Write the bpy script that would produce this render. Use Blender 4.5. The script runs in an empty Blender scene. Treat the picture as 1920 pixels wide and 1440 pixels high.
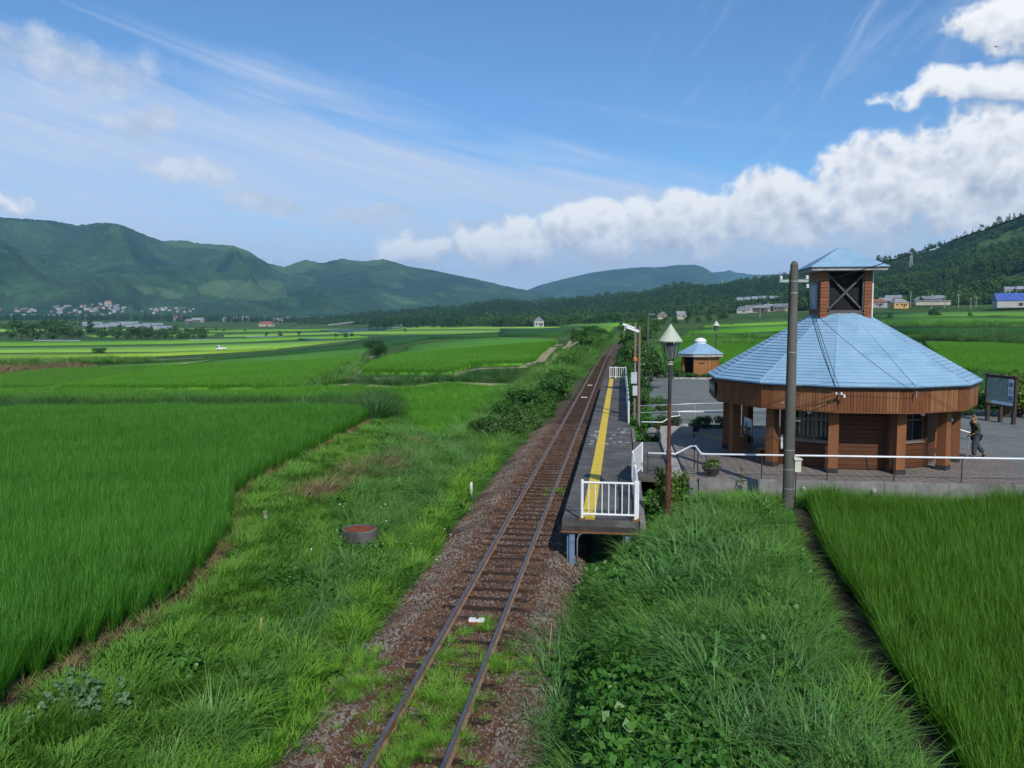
import bpy, bmesh, math, random
import numpy as np
from mathutils import Vector, Matrix, Quaternion
random.seed(7); RNG = np.random.default_rng(11)
R = math.radians
SC = bpy.context.scene
COL = SC.collection

# ------------------------------------------------------------------ camera
F_PX, HZ_PX, CAM_H = 1530.0, 600.0, 6.5           # focal length in photo pixels, horizon row, metres above rail head
PITCH = math.atan((720 - HZ_PX) / F_PX)
YAW = math.atan((1165 - 960) / F_PX * math.cos(PITCH))
cam_d = bpy.data.cameras.new('camera'); cam = bpy.data.objects.new('camera', cam_d); COL.objects.link(cam)
cam_d.sensor_width = 36.0; cam_d.lens = F_PX / 1920 * 36.0
cam_d.clip_start = 0.1; cam_d.clip_end = 60000
cam.location = (0, 0, CAM_H); cam.rotation_euler = (math.pi / 2 - PITCH, 0, YAW)
SC.camera = cam

# ------------------------------------------------------------------ world: sky with clouds
SUN_TRAVEL = Vector((-2.26, 5.06, -4.8)).normalized()   # from the lamp head and its shadow on the platform
SUN_EL = math.asin(-SUN_TRAVEL.z); SUN_AZ = math.atan2(-SUN_TRAVEL.x, -SUN_TRAVEL.y)   # clockwise from +Y
W = bpy.data.worlds.new('World'); SC.world = W; W.use_nodes = True
wt = W.node_tree; wt.nodes.clear()

class NT:
    """small helper for node trees"""
    def __init__(s, tree): s.t = tree
    def n(s, typ, **kw):
        nd = s.t.nodes.new(typ)
        for k, v in kw.items(): setattr(nd, k, v)
        return nd
    def lk(s, a, b): s.t.links.new(a, b)
    def put(s, sock, v):
        if hasattr(v, 'is_linked'): s.lk(v, sock)
        else:
            try: sock.default_value = v
            except Exception: sock.default_value = (*v, 1.0)
    def m(s, op, a, b=0.0, c=0.0, clamp=False):
        nd = s.n('ShaderNodeMath', operation=op, use_clamp=clamp)
        s.put(nd.inputs[0], a); s.put(nd.inputs[1], b)
        if len(nd.inputs) > 2: s.put(nd.inputs[2], c)
        return nd.outputs[0]
    def vm(s, op, a, b=(0, 0, 0)):
        nd = s.n('ShaderNodeVectorMath', operation=op); s.put(nd.inputs[0], a)
        if op == 'SCALE': s.put(nd.inputs['Scale'], b)
        else: s.put(nd.inputs[1], b)
        return nd.outputs['Value'] if op in ('LENGTH', 'DOT_PRODUCT') else nd.outputs[0]
    def comb(s, x, y, z=0.0):
        nd = s.n('ShaderNodeCombineXYZ')
        for i, v in enumerate((x, y, z)): s.put(nd.inputs[i], v)
        return nd.outputs[0]
    def noise(s, vec, scale, detail=4.0, rough=0.55, dist=0.0, col=False):
        nd = s.n('ShaderNodeTexNoise'); s.put(nd.inputs['Vector'], vec)
        nd.inputs['Scale'].default_value = scale; nd.inputs['Detail'].default_value = detail
        nd.inputs['Roughness'].default_value = rough; nd.inputs['Distortion'].default_value = dist
        return nd.outputs['Color' if col else 'Fac']
    def ss(s, v, lo, hi, o0=0.0, o1=1.0):
        nd = s.n('ShaderNodeMapRange', interpolation_type='SMOOTHSTEP'); s.put(nd.inputs[0], v)
        for i, q in enumerate((lo, hi, o0, o1)): s.put(nd.inputs[i + 1], q)
        return nd.outputs[0]
    def lin(s, v, lo, hi, o0=0.0, o1=1.0):
        nd = s.n('ShaderNodeMapRange'); s.put(nd.inputs[0], v)
        for i, q in enumerate((lo, hi, o0, o1)): s.put(nd.inputs[i + 1], q)
        return nd.outputs[0]
    def mix(s, f, a, b, mode='MIX'):
        nd = s.n('ShaderNodeMix', data_type='RGBA', blend_type=mode)
        s.put(nd.inputs[0], f); s.put(nd.inputs[6], a); s.put(nd.inputs[7], b)
        return nd.outputs[2]

SKY_STRENGTH = 0.115
def build_world():
    N = NT(wt)
    sky = N.n('ShaderNodeTexSky', sky_type='NISHITA', sun_disc=False)
    sky.sun_elevation = SUN_EL; sky.sun_rotation = SUN_AZ
    sky.altitude = 500; sky.air_density = 1.0; sky.dust_density = 0.6; sky.ozone_density = 1.6
    tc = N.n('ShaderNodeTexCoord'); d = tc.outputs['Generated']
    sp = N.n('ShaderNodeSeparateXYZ'); N.lk(d, sp.inputs[0])
    x, y, z = sp.outputs
    az = N.m('ARCTAN2', x, y)                      # radians, 0 along the track, + to the right
    el = N.m('ARCSINE', z)
    dg = 180 / math.pi
    az = N.m('MULTIPLY', az, dg); el = N.m('MULTIPLY', el, dg)
    elp = N.m('MAXIMUM', el, 0.0)
    blue = N.mix(1.0, sky.outputs[0], (0.66, 0.97, 1.24, 1), 'MULTIPLY')
    # coordinates for cloud noise (degrees / 10)
    p = N.comb(N.m('MULTIPLY', az, .1), N.m('MULTIPLY', el, .1), 0.0)
    # ---- high veil of cirrus, streaked and falling slightly to the right
    cx = N.m('ADD', N.m('MULTIPLY', az, .055), N.m('MULTIPLY', el, .10)); cyy = N.m('ADD', N.m('MULTIPLY', el, .30), N.m('MULTIPLY', az, .070))
    st = N.noise(N.comb(cx, cyy, 3.1), 1.0, 5, .62, .6); st2 = N.noise(N.comb(cx, cyy, 9.0), 2.6, 4, .6, .5)
    top = N.m('SUBTRACT', 16.6, N.m('MULTIPLY', N.m('MAXIMUM', N.m('ADD', az, 24.0), 0.0), .205))       # upper rim of the veil in degrees
    rim = N.m('ADD', N.m('SUBTRACT', top, el), N.m('MULTIPLY', N.m('SUBTRACT', st, .5), 15))
    veil = N.m('MULTIPLY', N.ss(rim, -1.5, 4.5), N.ss(az, 34, 12))
    veil = N.m('MULTIPLY', veil, N.lin(st2, .34, .62, .60, 1.0), clamp=True)
    # faint wisps higher up to the right
    wx = N.m('ADD', N.m('MULTIPLY', az, .20), N.m('MULTIPLY', el, -.20)); wy = N.m('ADD', N.m('MULTIPLY', el, .06), N.m('MULTIPLY', az, .05))
    wn = N.noise(N.comb(wx, wy, 1.7), 1.0, 5, .6, 1.2)
    wisp = N.m('MULTIPLY', N.ss(wn, .50, .80), N.m('MULTIPLY', N.ss(el, 9, 15), N.ss(az, -4, 10)))
    veil = N.m('MAXIMUM', N.m('MULTIPLY', veil, .88), N.m('MULTIPLY', wisp, .5))
    # ---- cumulus: soft blobs broken up by billowing noise
    warp = N.vm('SCALE', N.vm('SUBTRACT', N.noise(p, 1.5, 2, .6, 0, True), (.5, .5, .5)), 5.0)   # degrees
    ws = N.n('ShaderNodeSeparateXYZ'); N.lk(warp, ws.inputs[0])
    aw = N.m('ADD', az, ws.outputs[0]); ew = N.m('ADD', el, ws.outputs[1])
    def blob(a0, e0, wa, we, e_=None):
        u = N.m('MULTIPLY', N.m('SUBTRACT', aw, a0), 1 / wa); v = N.m('MULTIPLY', N.m('SUBTRACT', ew if e_ is None else e_, e0), 1 / we)
        return N.m('SUBTRACT', 1.0, N.m('MULTIPLY_ADD', u, u, N.m('MULTIPLY', v, v)))
    def puff(q):
        n = N.noise(q, 5.0, 3, .5); return N.m('SUBTRACT', 1.0, N.m('ABSOLUTE', N.m('MULTIPLY', N.m('SUBTRACT', n, .5), 3.2)))
    blobs = [(17, 8.4, 5, 3.2), (23, 8.4, 6, 3.9), (10, 7.2, 4.8, 2.7), (4, 6.4, 5, 2.2), (-2, 5.9, 4.5, 2.0), (-8, 5.1, 4, 1.6), (-14, 4.7, 3.5, 1.2),
             (32, 8.6, 8, 4.0), (46, 9.0, 9, 5.0), (64, 8.0, 12, 4.5), (92, 9.0, 16, 5), (125, 8, 18, 5), (-100, 8, 18, 5), (165, 9, 20, 5), (-140, 8, 20, 5),
             (24.5, 16.6, 4.2, 2.0), (22.5, 13.3, 6, .95), (38, 16.0, 6, 2.5), (-45, 7.2, 6, 1.2), (-66, 8, 10, 2.5)]
    f = fu = None; eu = N.m('ADD', ew, .9)
    for b in blobs:
        q = blob(*b); f = q if f is None else N.m('MAXIMUM', f, q)
        q = blob(*b, e_=eu); fu = q if fu is None else N.m('MAXIMUM', fu, q)
    dens = N.noise(p, 3.6, 6, .60)
    pf = puff(N.vm('ADD', p, (7.3, 2.1, 0)))
    fd = N.m('ADD', f, N.m('ADD', N.m('MULTIPLY', N.m('SUBTRACT', dens, .5), 1.5), N.m('MULTIPLY', N.m('SUBTRACT', pf, .62), .9)))
    cm = N.ss(fd, -.15, .62)
    cm = N.m('MULTIPLY', cm, N.ss(el, 2.2, 5.5, .30, 1.0))
    # thin grey drifting puffs on the left
    g = None
    for b in [(-36, 15.6, 6.5, 1.7), (-31, 12.4, 2.1, 1.5), (-29, 9.3, 2.8, .7), (-24, 8.0, 4.0, .8), (-17, 6.9, 4, .7), (-10, 6.6, 3, .6), (-56, 15, 6, 2)]:
        q = blob(*b); g = q if g is None else N.m('MAXIMUM', g, q)
    gd = N.m('ADD', g, N.m('MULTIPLY', N.m('SUBTRACT', dens, .5), 2.2))
    gm = N.m('MULTIPLY', N.ss(gd, -.2, 1.1), .70)
    # sunlit tops, greyer bellies
    d2 = N.noise(N.vm('ADD', p, (.03, .11, 0)), 3.6, 3, .60)
    lit = N.m('ADD', N.m('MULTIPLY', N.m('SUBTRACT', dens, d2), 1.5), N.m('MULTIPLY', N.m('SUBTRACT', pf, .62), .7))
    lit = N.m('ADD', lit, N.m('MULTIPLY_ADD', N.m('SUBTRACT', f, fu), .62, .50), clamp=True)
    ccol = N.mix(lit, (.46, .52, .62, 1), (1.02, 1.03, 1.04, 1))
    gcol = N.mix(N.lin(dens, .4, .65), (.52, .60, .72, 1), (.84, .87, .92, 1))
    vcol = (.62, .72, .90, 1)
    col = N.mix(1.0, blue, (SKY_STRENGTH,) * 3 + (1,), 'MULTIPLY')
    col = N.mix(veil, col, vcol)
    col = N.mix(gm, col, gcol)
    strat = N.m('MULTIPLY', N.m('MULTIPLY', N.ss(az, -22, 2), N.ss(el, 8.2, 4.2)), N.lin(st2, .3, .65, .35, .85))
    col = N.mix(strat, col, (.60, .66, .76, 1))
    col = N.mix(cm, col, ccol)
    # bright, milky air low over the hills
    low = N.m('MULTIPLY', N.ss(el, 7.5, 0.0), .62)
    col = N.mix(low, col, (.50, .62, .78, 1))
    bg = N.n('ShaderNodeBackground'); N.lk(col, bg.inputs[0]); bg.inputs[1].default_value = 1.0
    out = N.n('ShaderNodeOutputWorld'); N.lk(bg.outputs[0], out.inputs[0])
build_world()
W.cycles.sampling_method = 'NONE'

# ------------------------------------------------------------------ sun and exposure
sun_d = bpy.data.lights.new('sun', 'SUN'); sun = bpy.data.objects.new('sun', sun_d); COL.objects.link(sun)
sun_d.energy = 4.0; sun_d.angle = R(0.53); sun_d.color = (1.0, 0.955, 0.88)
sun.rotation_euler = SUN_TRAVEL.to_track_quat('-Z', 'Y').to_euler(); sun.location = (0, -20, 60)
SC.view_settings.view_transform = 'Standard'; SC.view_settings.look = 'None'
SC.view_settings.exposure = 0.0; SC.view_settings.gamma = 1.0; SC.view_settings.use_curve_mapping = False
cy = SC.cycles
cy.max_bounces = 5; cy.diffuse_bounces = 2; cy.glossy_bounces = 2; cy.transmission_bounces = 4; cy.transparent_max_bounces = 8
cy.volume_bounces = 1; cy.sample_clamp_indirect = 4.0; cy.use_denoising = True; cy.use_adaptive_sampling = True; cy.adaptive_threshold = .014; cy.adaptive_min_samples = 16; cy.caustics_reflective = False; cy.caustics_refractive = False

# ------------------------------------------------------------------ pixel <-> place
_cp, _sp, _cy, _sy = math.cos(PITCH), math.sin(PITCH), math.cos(YAW), math.sin(YAW)
FWD = np.array([-_sy * _cp, _cy * _cp, -_sp]); RGT = np.array([_cy, _sy, 0.0]); UPV = np.cross(RGT, FWD); CAMP = np.array([0, 0, CAM_H])
def ray(x, y): return FWD + RGT * (x - 960) / F_PX - UPV * (y - 720) / F_PX
def atz(x, y, z):
    d = ray(x, y); return CAMP + d * ((z - CAM_H) / d[2])
def aty(x, y, Y):
    d = ray(x, y); return CAMP + d * (Y / d[1])
def atr(x, y, r):
    d = ray(x, y); return CAMP + d * (r / math.hypot(d[0], d[1]))
def proj(P):
    v = np.asarray(P, float) - CAMP; z = v @ FWD
    return 960 + F_PX * (v @ RGT) / z, 720 - F_PX * (v @ UPV) / z

# ------------------------------------------------------------------ mesh helpers
class MB:
    def __init__(s): s.v = []; s.f = []
    def add(s, vs, fs):
        o = len(s.v); s.v.extend([tuple(map(float, q)) for q in vs]); s.f.extend([tuple(o + i for i in f) for f in fs]); return s
    def box(s, c, size, rz=0.0, M=None):
        hx, hy, hz = size[0] / 2, size[1] / 2, size[2] / 2
        cs, sn = math.cos(rz), math.sin(rz); vs = []
        for dz in (-hz, hz):
            for dx, dy in ((-hx, -hy), (hx, -hy), (hx, hy), (-hx, hy)):
                p = Vector((dx, dy, dz))
                if M is not None: p = M @ p
                vs.append((c[0] + p.x * cs - p.y * sn, c[1] + p.x * sn + p.y * cs, c[2] + p.z))
        return s.add(vs, [(3, 2, 1, 0), (4, 5, 6, 7), (0, 1, 5, 4), (1, 2, 6, 5), (2, 3, 7, 6), (3, 0, 4, 7)])
    def bar(s, a, b, w, h=None, up=(0, 0, 1)):
        """box beam from a to b, width w, height h"""
        h = h or w; a = Vector(a); b = Vector(b); d = (b - a).normalized(); u = Vector(up)
        if abs(d.dot(u)) > .98: u = Vector((0, 1, 0))
        sd = d.cross(u).normalized(); u = sd.cross(d).normalized(); vs = []
        for p in (a, b):
            for i, j in ((-1, -1), (1, -1), (1, 1), (-1, 1)): vs.append(p + sd * (i * w / 2) + u * (j * h / 2))
        return s.add(vs, [(3, 2, 1, 0), (4, 5, 6, 7), (0, 1, 5, 4), (1, 2, 6, 5), (2, 3, 7, 6), (3, 0, 4, 7)])
    def tube(s, pts, r, n=8, cap=True):
        pts = [Vector(p) for p in pts]; rs = r if isinstance(r, (list, tuple)) else [r] * len(pts); rings = []
        u = None
        for i, p in enumerate(pts):
            d = (pts[min(i + 1, len(pts) - 1)] - pts[max(i - 1, 0)]).normalized()
            if u is None: u = d.orthogonal().normalized()
            u = (u - d * u.dot(d)); u = u.normalized() if u.length > 1e-6 else d.orthogonal().normalized()
            w = d.cross(u)
            rings.append([p + (u * math.cos(2 * math.pi * k / n) + w * math.sin(2 * math.pi * k / n)) * rs[i] for k in range(n)])
        fs = []
        for i in range(len(pts) - 1):
            for k in range(n): fs.append((i * n + k, i * n + (k + 1) % n, (i + 1) * n + (k + 1) % n, (i + 1) * n + k))
        if cap: fs += [tuple(reversed(range(n))), tuple((len(pts) - 1) * n + k for k in range(n))]
        return s.add([q for rg in rings for q in rg], fs)
    def prism(s, poly, z0, z1):
        n = len(poly); vs = [(p[0], p[1], z0) for p in poly] + [(p[0], p[1], z1) for p in poly]
        return s.add(vs, [tuple(reversed(range(n))), tuple(range(n, 2 * n))] + [(i, (i + 1) % n, n + (i + 1) % n, n + i) for i in range(n)])
    def lathe(s, prof, c=(0, 0, 0), n=16, cap=True):
        vs = [(c[0] + r * math.cos(2 * math.pi * k / n), c[1] + r * math.sin(2 * math.pi * k / n), c[2] + z) for r, z in prof for k in range(n)]
        fs = [(i * n + k, i * n + (k + 1) % n, (i + 1) * n + (k + 1) % n, (i + 1) * n + k) for i in range(len(prof) - 1) for k in range(n)]
        if cap: fs += [tuple(reversed(range(n))), tuple((len(prof) - 1) * n + k for k in range(n))]
        return s.add(vs, fs)
    def hexa(s, bot, top):
        """eight free corners"""
        return s.add(list(bot) + list(top), [(3, 2, 1, 0), (4, 5, 6, 7), (0, 1, 5, 4), (1, 2, 6, 5), (2, 3, 7, 6), (3, 0, 4, 7)])
    def mesh(s, name, mat=None, smooth=False):
        me = bpy.data.meshes.new(name); me.from_pydata(s.v, [], s.f); me.update()
        if mat is not None: me.materials.append(mat)
        if smooth: me.polygons.foreach_set('use_smooth', [True] * len(me.polygons))
        return me
    def build(s, name, mat, parent=None, smooth=False, bevel=0.0):
        me = s.mesh(name, mat, smooth); o = bpy.data.objects.new(name, me); COL.objects.link(o)
        if parent is not None: o.parent = parent
        if bevel: 
            b = o.modifiers.new('bevel', 'BEVEL'); b.width = bevel; b.segments = 2; b.limit_method = 'ANGLE'; b.angle_limit = R(40)
        return o
def tag(o, label=None, cat=None, group=None, kind=None):
    if label: o['label'] = label
    if cat: o['category'] = cat
    if group: o['group'] = group
    if kind: o['kind'] = kind
    return o
def empty(name, loc=(0, 0, 0), rz=0.0):
    o = bpy.data.objects.new(name, None); COL.objects.link(o); o.location = loc; o.rotation_euler = (0, 0, rz); o.empty_display_size = .2; return o
def thing(name, label, cat, loc=(0, 0, 0), rz=0.0, group=None):
    return tag(empty(name, loc, rz), label, cat, group)
def link(name, me, parent=None, loc=(0, 0, 0), rot=(0, 0, 0), scale=(1, 1, 1)):
    o = bpy.data.objects.new(name, me); COL.objects.link(o); o.location = loc; o.rotation_euler = rot; o.scale = scale
    if parent is not None: o.parent = parent
    return o
def copy_tree(o, parent=None):
    c = o.copy(); COL.objects.link(c); c.parent = parent
    for ch in o.children: copy_tree(ch, c)
    return c

# ------------------------------------------------------------------ materials
MATS = {}
def pm(name, c1, c2=None, scale=3.0, rough=.75, bump=0.0, bscale=None, metal=0.0, spec=.3, detail=6, lo=.35, hi=.65, stretch=None, c3=None, s3=.6, coat=0.0):
    """principled material, colour broken up by noise in object space, optional stain colour c3 and bump"""
    m = bpy.data.materials.new(name); m.use_nodes = True; N = NT(m.node_tree); b = m.node_tree.nodes['Principled BSDF']
    b.inputs['Roughness'].default_value = rough; b.inputs['Metallic'].default_value = metal; b.inputs['Specular IOR Level'].default_value = spec
    if coat: b.inputs['Coat Weight'].default_value = coat
    geo = N.n('ShaderNodeNewGeometry'); v = geo.outputs['Position']
    if stretch: v = N.vm('MULTIPLY', v, stretch)
    col = (*c1, 1)
    if c2 is not None: col = N.mix(N.lin(N.noise(v, scale, detail), lo, hi), (*c1, 1), (*c2, 1))
    if c3 is not None: col = N.mix(N.m('MULTIPLY', N.ss(N.noise(v, s3, 7, .65), .5, .68), .8), col, (*c3, 1))
    N.put(b.inputs['Base Color'], col)
    if bump:
        bn = N.n('ShaderNodeBump'); bn.inputs['Strength'].default_value = bump; bn.inputs['Distance'].default_value = .02
        N.lk(N.noise(v, bscale or scale * 4, 8, .6), bn.inputs['Height']); N.lk(bn.outputs[0], b.inputs['Normal'])
    MATS[name] = m; return m
def leafm(name, c1, c2, trans=.35, scale=.25, rough=.5, spec=.25, vary=.5, tip=None, lo=.38, hi=.62):
    """leaf material: world-space patches plus a random tone for each clump, light shining through"""
    m = bpy.data.materials.new(name); m.use_nodes = True; N = NT(m.node_tree); t = m.node_tree; b = t.nodes['Principled BSDF']; out = t.nodes['Material Output']
    geo = N.n('ShaderNodeNewGeometry'); oi = N.n('ShaderNodeObjectInfo')
    n = N.noise(geo.outputs['Position'], scale, 2, .6)
    f = N.m('ADD', N.lin(n, lo, hi, 0, 1 - vary), N.m('MULTIPLY', oi.outputs['Random'], vary), clamp=True)
    col = N.mix(f, (*c1, 1), (*c2, 1))
    if tip:
        at = N.n('ShaderNodeAttribute', attribute_name='tip'); col = N.mix(N.m('MULTIPLY', at.outputs['Fac'], tip[3]), col, (*tip[:3], 1))
    t.nodes.remove(b); df = N.n('ShaderNodeBsdfDiffuse'); N.lk(col, df.inputs[0])
    tr = N.n('ShaderNodeBsdfTranslucent'); N.lk(N.mix(1.0, col, (1.1, 1.25, .55, 1), 'MULTIPLY'), tr.inputs[0])
    mx = N.n('ShaderNodeMixShader'); mx.inputs[0].default_value = trans; N.lk(df.outputs[0], mx.inputs[1]); N.lk(tr.outputs[0], mx.inputs[2])
    gl = N.n('ShaderNodeBsdfGlossy'); gl.inputs['Roughness'].default_value = rough; gl.inputs[0].default_value = (.9, .95, .9, 1)
    m2 = N.n('ShaderNodeMixShader'); m2.inputs[0].default_value = spec * .05; N.lk(mx.outputs[0], m2.inputs[1]); N.lk(gl.outputs[0], m2.inputs[2]); N.lk(m2.outputs[0], out.inputs[0])
    MATS[name] = m; return m
# ------------------------------------------------------------------ ground heights (metres above rail head), read off the photograph
GC = []
def gp(x, y, z): p = atz(x, y, z); GC.append((p[0], p[1], z))
def gr(x, y, r): p = atr(x, y, r); GC.append((p[0], p[1], p[2]))
PADDY_L = [(0, 1320), (120, 1250), (250, 1168), (370, 1082), (428, 1015), (434, 960), (440, 935), (480, 905), (560, 865), (640, 820), (692, 789)]
for x, y in PADDY_L: gp(x, y, .55)
for x, y in [(-200, 1440), (-300, 1200), (0, 1100), (200, 1000), (0, 900), (300, 880), (0, 800), (300, 790), (600, 780), (-300, 900), (150, 1180)]: gp(x, y, .55)
for Y in (0, 6, 9, 12, 16, 20, 25, 30, 36, 44, 54, 66, 80, 96, 115):
    GC.append((-3.08, Y, -.4)); GC.append((-5.3, Y, -.6)); GC.append((-1.0, Y, -.55))
for Y in (11, 16, 22, 28): GC.append((-6.9, Y, -.32))
GC += [(-9.2, 16, .25), (-8.2, 12, .25), (-9.0, 20, .2), (-9.2, 26, .25), (-10.2, 32, .45), (-9.0, 36, .1), (-11.5, 40, .4), (-9.3, 41, -.3)]
for q in [(815, 826, -.75), (880, 790, -.75), (925, 745, -.75), (740, 752, -.75), (780, 790, -.75), (400, 752, -.7), (0, 757, -.6), (660, 762, -.3), (300, 766, -.1), (0, 768, -.1),
          (100, 738, -.7), (500, 735, -.7), (700, 729, -.6), (930, 726, -.5),
          (672, 714, .45), (840, 714, .45), (985, 694, .5), (1046, 646, .8), (880, 638, .9), (1037, 638, .9), (790, 648, .7), (760, 690, .5), (900, 670, .6), (937, 621, 1.1), (1060, 621, 1.2),
          (560, 737, -.9), (400, 700, -1.3), (640, 664, -1.7), (690, 673, -1.0), (83, 738, -1.0), (300, 687, -2.0), (0, 714, -1.8), (140, 694, -2.1), (-300, 700, -2),
          (830, 631, -1.2), (700, 637, -2.8), (520, 669, -3.2), (300, 682, -3.4),
          (415, 657, -8.0), (0, 674, -5.6), (183, 666, -7.0), (250, 636, -7.6), (0, 642, -7.4), (600, 640, -6.6), (-400, 640, -7.5), (450, 640, -7.6),
          (0, 614, -4.5), (300, 614, -4.2), (600, 614, -3.6), (700, 616, -2.4), (850, 617, -1.6), (1010, 615, -.6), (1110, 616, 1.0)]: gp(*q)
for q in [(-400, 600, 2000), (0, 594, 2200), (300, 592, 2200), (600, 603, 1700), (800, 606, 1250), (960, 604, 1250), (1100, 602, 1000), (1200, 598, 800), (1300, 592, 800), (1400, 586, 750),
          (1480, 584, 650), (1600, 579, 600), (1700, 575, 560), (1920, 570, 520), (2300, 560, 500), (1650, 598, 350), (1920, 590, 380), (2300, 590, 350), (1400, 597, 500)]: gr(*q)
for x, y, z in [(1250, 690, 1.15), (1300, 656, 2.0), (1480, 656, 2.0), (1240, 641, 2.4), (1480, 641, 2.4), (1262, 632, 2.9), (1480, 621, 3.5), (1300, 613, 4.1), (1480, 606, 5.0),
          (1740, 646, 2.2), (1920, 657, 2.2), (1920, 716, 1.2), (1850, 700, 1.2), (1920, 631, 3.1), (1750, 626, 3.1), (1920, 606, 5.2), (2200, 680, 2), (2300, 620, 4)]: gp(x, y, z)
for X, Y, z in [(.7, 9, .75), (.8, 12, .85), (1.2, 16, .9), (1.7, 21, .85), (1.9, 24, .6), (1.5, 27, .5), (1.3, 33, .5), (3.0, 26.5, .5), (.6, 22, .2),
                (4.0, 11.5, .5), (4.4, 17, .5), (4.8, 22, .5), (5.5, 27, .45), (4.9, 9, .35), (5.2, 14, .35), (5.7, 19, .35), (6.1, 24, .35), (9, 10, .4), (9, 18, .4), (9, 26, .4), (16, 12, .4), (16, 20, .4), (16, 26, .4), (24, 18, .4), (24, 26, .5), (9, 4, .4), (5, 4, .4),
                (-.4, 14, .35), (-.2, 18, .35), (-.3, 10, .35), (2.8, 10, .85), (3.2, 14, .85), (3.5, 19, .85), (3.8, 23.6, .9), (4.6, 24.2, .95), (5.3, 24.6, .9), (3.2, 24.4, .8),
                (2, 45, .9), (2, 60, .95), (2, 75, 1.0), (8, 60, 1.0), (8, 75, 1.0), (16, 50, 1.0), (20, 40, 1.0), (20, 60, 1.0), (.9, 90, .6), (1.5, 110, 1.4), (2.5, 140, 2.4), (24, 44, 1.3), (30, 40, 1.2), (24, 33, 1.0),
                (-1, 140, 1.0), (0, 180, 1.6), (3, 240, 2.6), (-6, 85, .6), (-6.5, 110, 1.3), (-6, 140, 2.2), (-5, 175, 2.8), (-7.5, 70, .1), (-8.5, 58, -.2), (-8, 48, -.4)]: GC.append((X, Y, z))
for a in range(-70, 80, 14):
    for r, z in ((5200, 30), (9300, 34)): GC.append((r * math.sin(R(a)), r * math.cos(R(a)), z))
for a in (-64, 64):
    for r, z in ((6, .4), (15, .5), (40, .5), (100, .3), (300, .3), (900, .3)): GC.append((r * math.sin(R(a)), r * math.cos(R(a)), z))
GCA = np.array(GC)
def _uv(X, Y):
    a = np.arctan2(X, Y); a = np.clip(a, R(-72), R(72)); r = np.maximum(np.hypot(X, Y), 4.0)
    return np.stack([a * 1.25, np.log(r)], -1)
_Q = _uv(GCA[:, 0], GCA[:, 1])
def _ker(D): return np.sqrt(D + 1e-5)
_D = ((_Q[:, None] - _Q[None]) ** 2).sum(-1); _n = len(_Q)
_A = np.zeros((_n + 1, _n + 1)); _A[:_n, :_n] = _ker(_D) - 1e-3 * np.eye(_n); _A[_n, :_n] = 1; _A[:_n, _n] = 1
_Wt = np.linalg.solve(_A, np.append(GCA[:, 2], 0))
def track_x(Y): Y = np.asarray(Y, float); return -3.08 + np.where(Y > 105, (Y - 105.0) ** 2 * 1.1e-4, 0.0) + np.where(Y > 190, (Y - 190.0) ** 2 * 1.2e-3, 0.0)
def track_z(Y): Y = np.asarray(Y, float); return np.where(Y > 70, np.minimum(Y - 70, 110) ** 2 * 3.0e-5, 0.0)
LOT = [(1.55, 41.2), (1.45, 90.0), (12.5, 90.0), (15, 72), (23, 50), (22.5, 29.0), (17, 27.75), (2.3, 27.75), (2.3, 41.2)]
def inside(X, Y, poly):
    X = np.asarray(X); Y = np.asarray(Y); r = np.zeros(X.shape, bool); n = len(poly); j = n - 1
    for i in range(n):
        xi, yi = poly[i][:2]; xj, yj = poly[j][:2]
        c = ((yi > Y) != (yj > Y)) & (X < (xj - xi) * (Y - yi) / ((yj - yi) or 1e-9) + xi); r ^= c; j = i
    return r
def gz(X, Y):
    X = np.atleast_1d(np.asarray(X, float)); Y = np.atleast_1d(np.asarray(Y, float)); out = np.empty(X.size); xf, yf = X.ravel(), Y.ravel()
    for i in range(0, X.size, 20000):
        q = _uv(xf[i:i + 20000], yf[i:i + 20000])
        D = (q ** 2).sum(1)[:, None] + (_Q ** 2).sum(1)[None] - 2 * q @ _Q.T
        out[i:i + 20000] = _ker(np.maximum(D, 0)) @ _Wt[:_n] + _Wt[_n]
    z = out
    # track bed
    inr = (yf > -30) & (yf < 330); d = np.abs(xf - track_x(yf)); w = np.clip((3.1 - d) / .9, 0, 1) * inr; w = w * w * (3 - 2 * w)
    z = z * (1 - w) + (track_z(yf) - .62) * w
    # under the paved yard, and under the platform
    z = np.where(inside(xf, yf, LOT), .9, z)
    m = (xf > -1.75) & (xf < .75) & (yf > 22.2) & (yf < 80); z = np.where(m, np.minimum(z, -.5), z)
    return z.reshape(X.shape)
def G(x, y, lift=0.0):
    """the place where the sight line through photo pixel x, y meets the ground"""
    d = ray(x, y); h = math.hypot(d[0], d[1])
    r = np.geomspace(5, 9000, 1400); P = CAMP[None] + d[None] * (r / h)[:, None]
    below = P[:, 2] < gz(P[:, 0], P[:, 1]) + lift
    i = int(np.argmax(below)) if below.any() else len(r) - 1
    return P[i]
def Gpoly(pts, lift=0.0): return [tuple(G(x, y, lift)[:2]) for x, y in pts]

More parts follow.
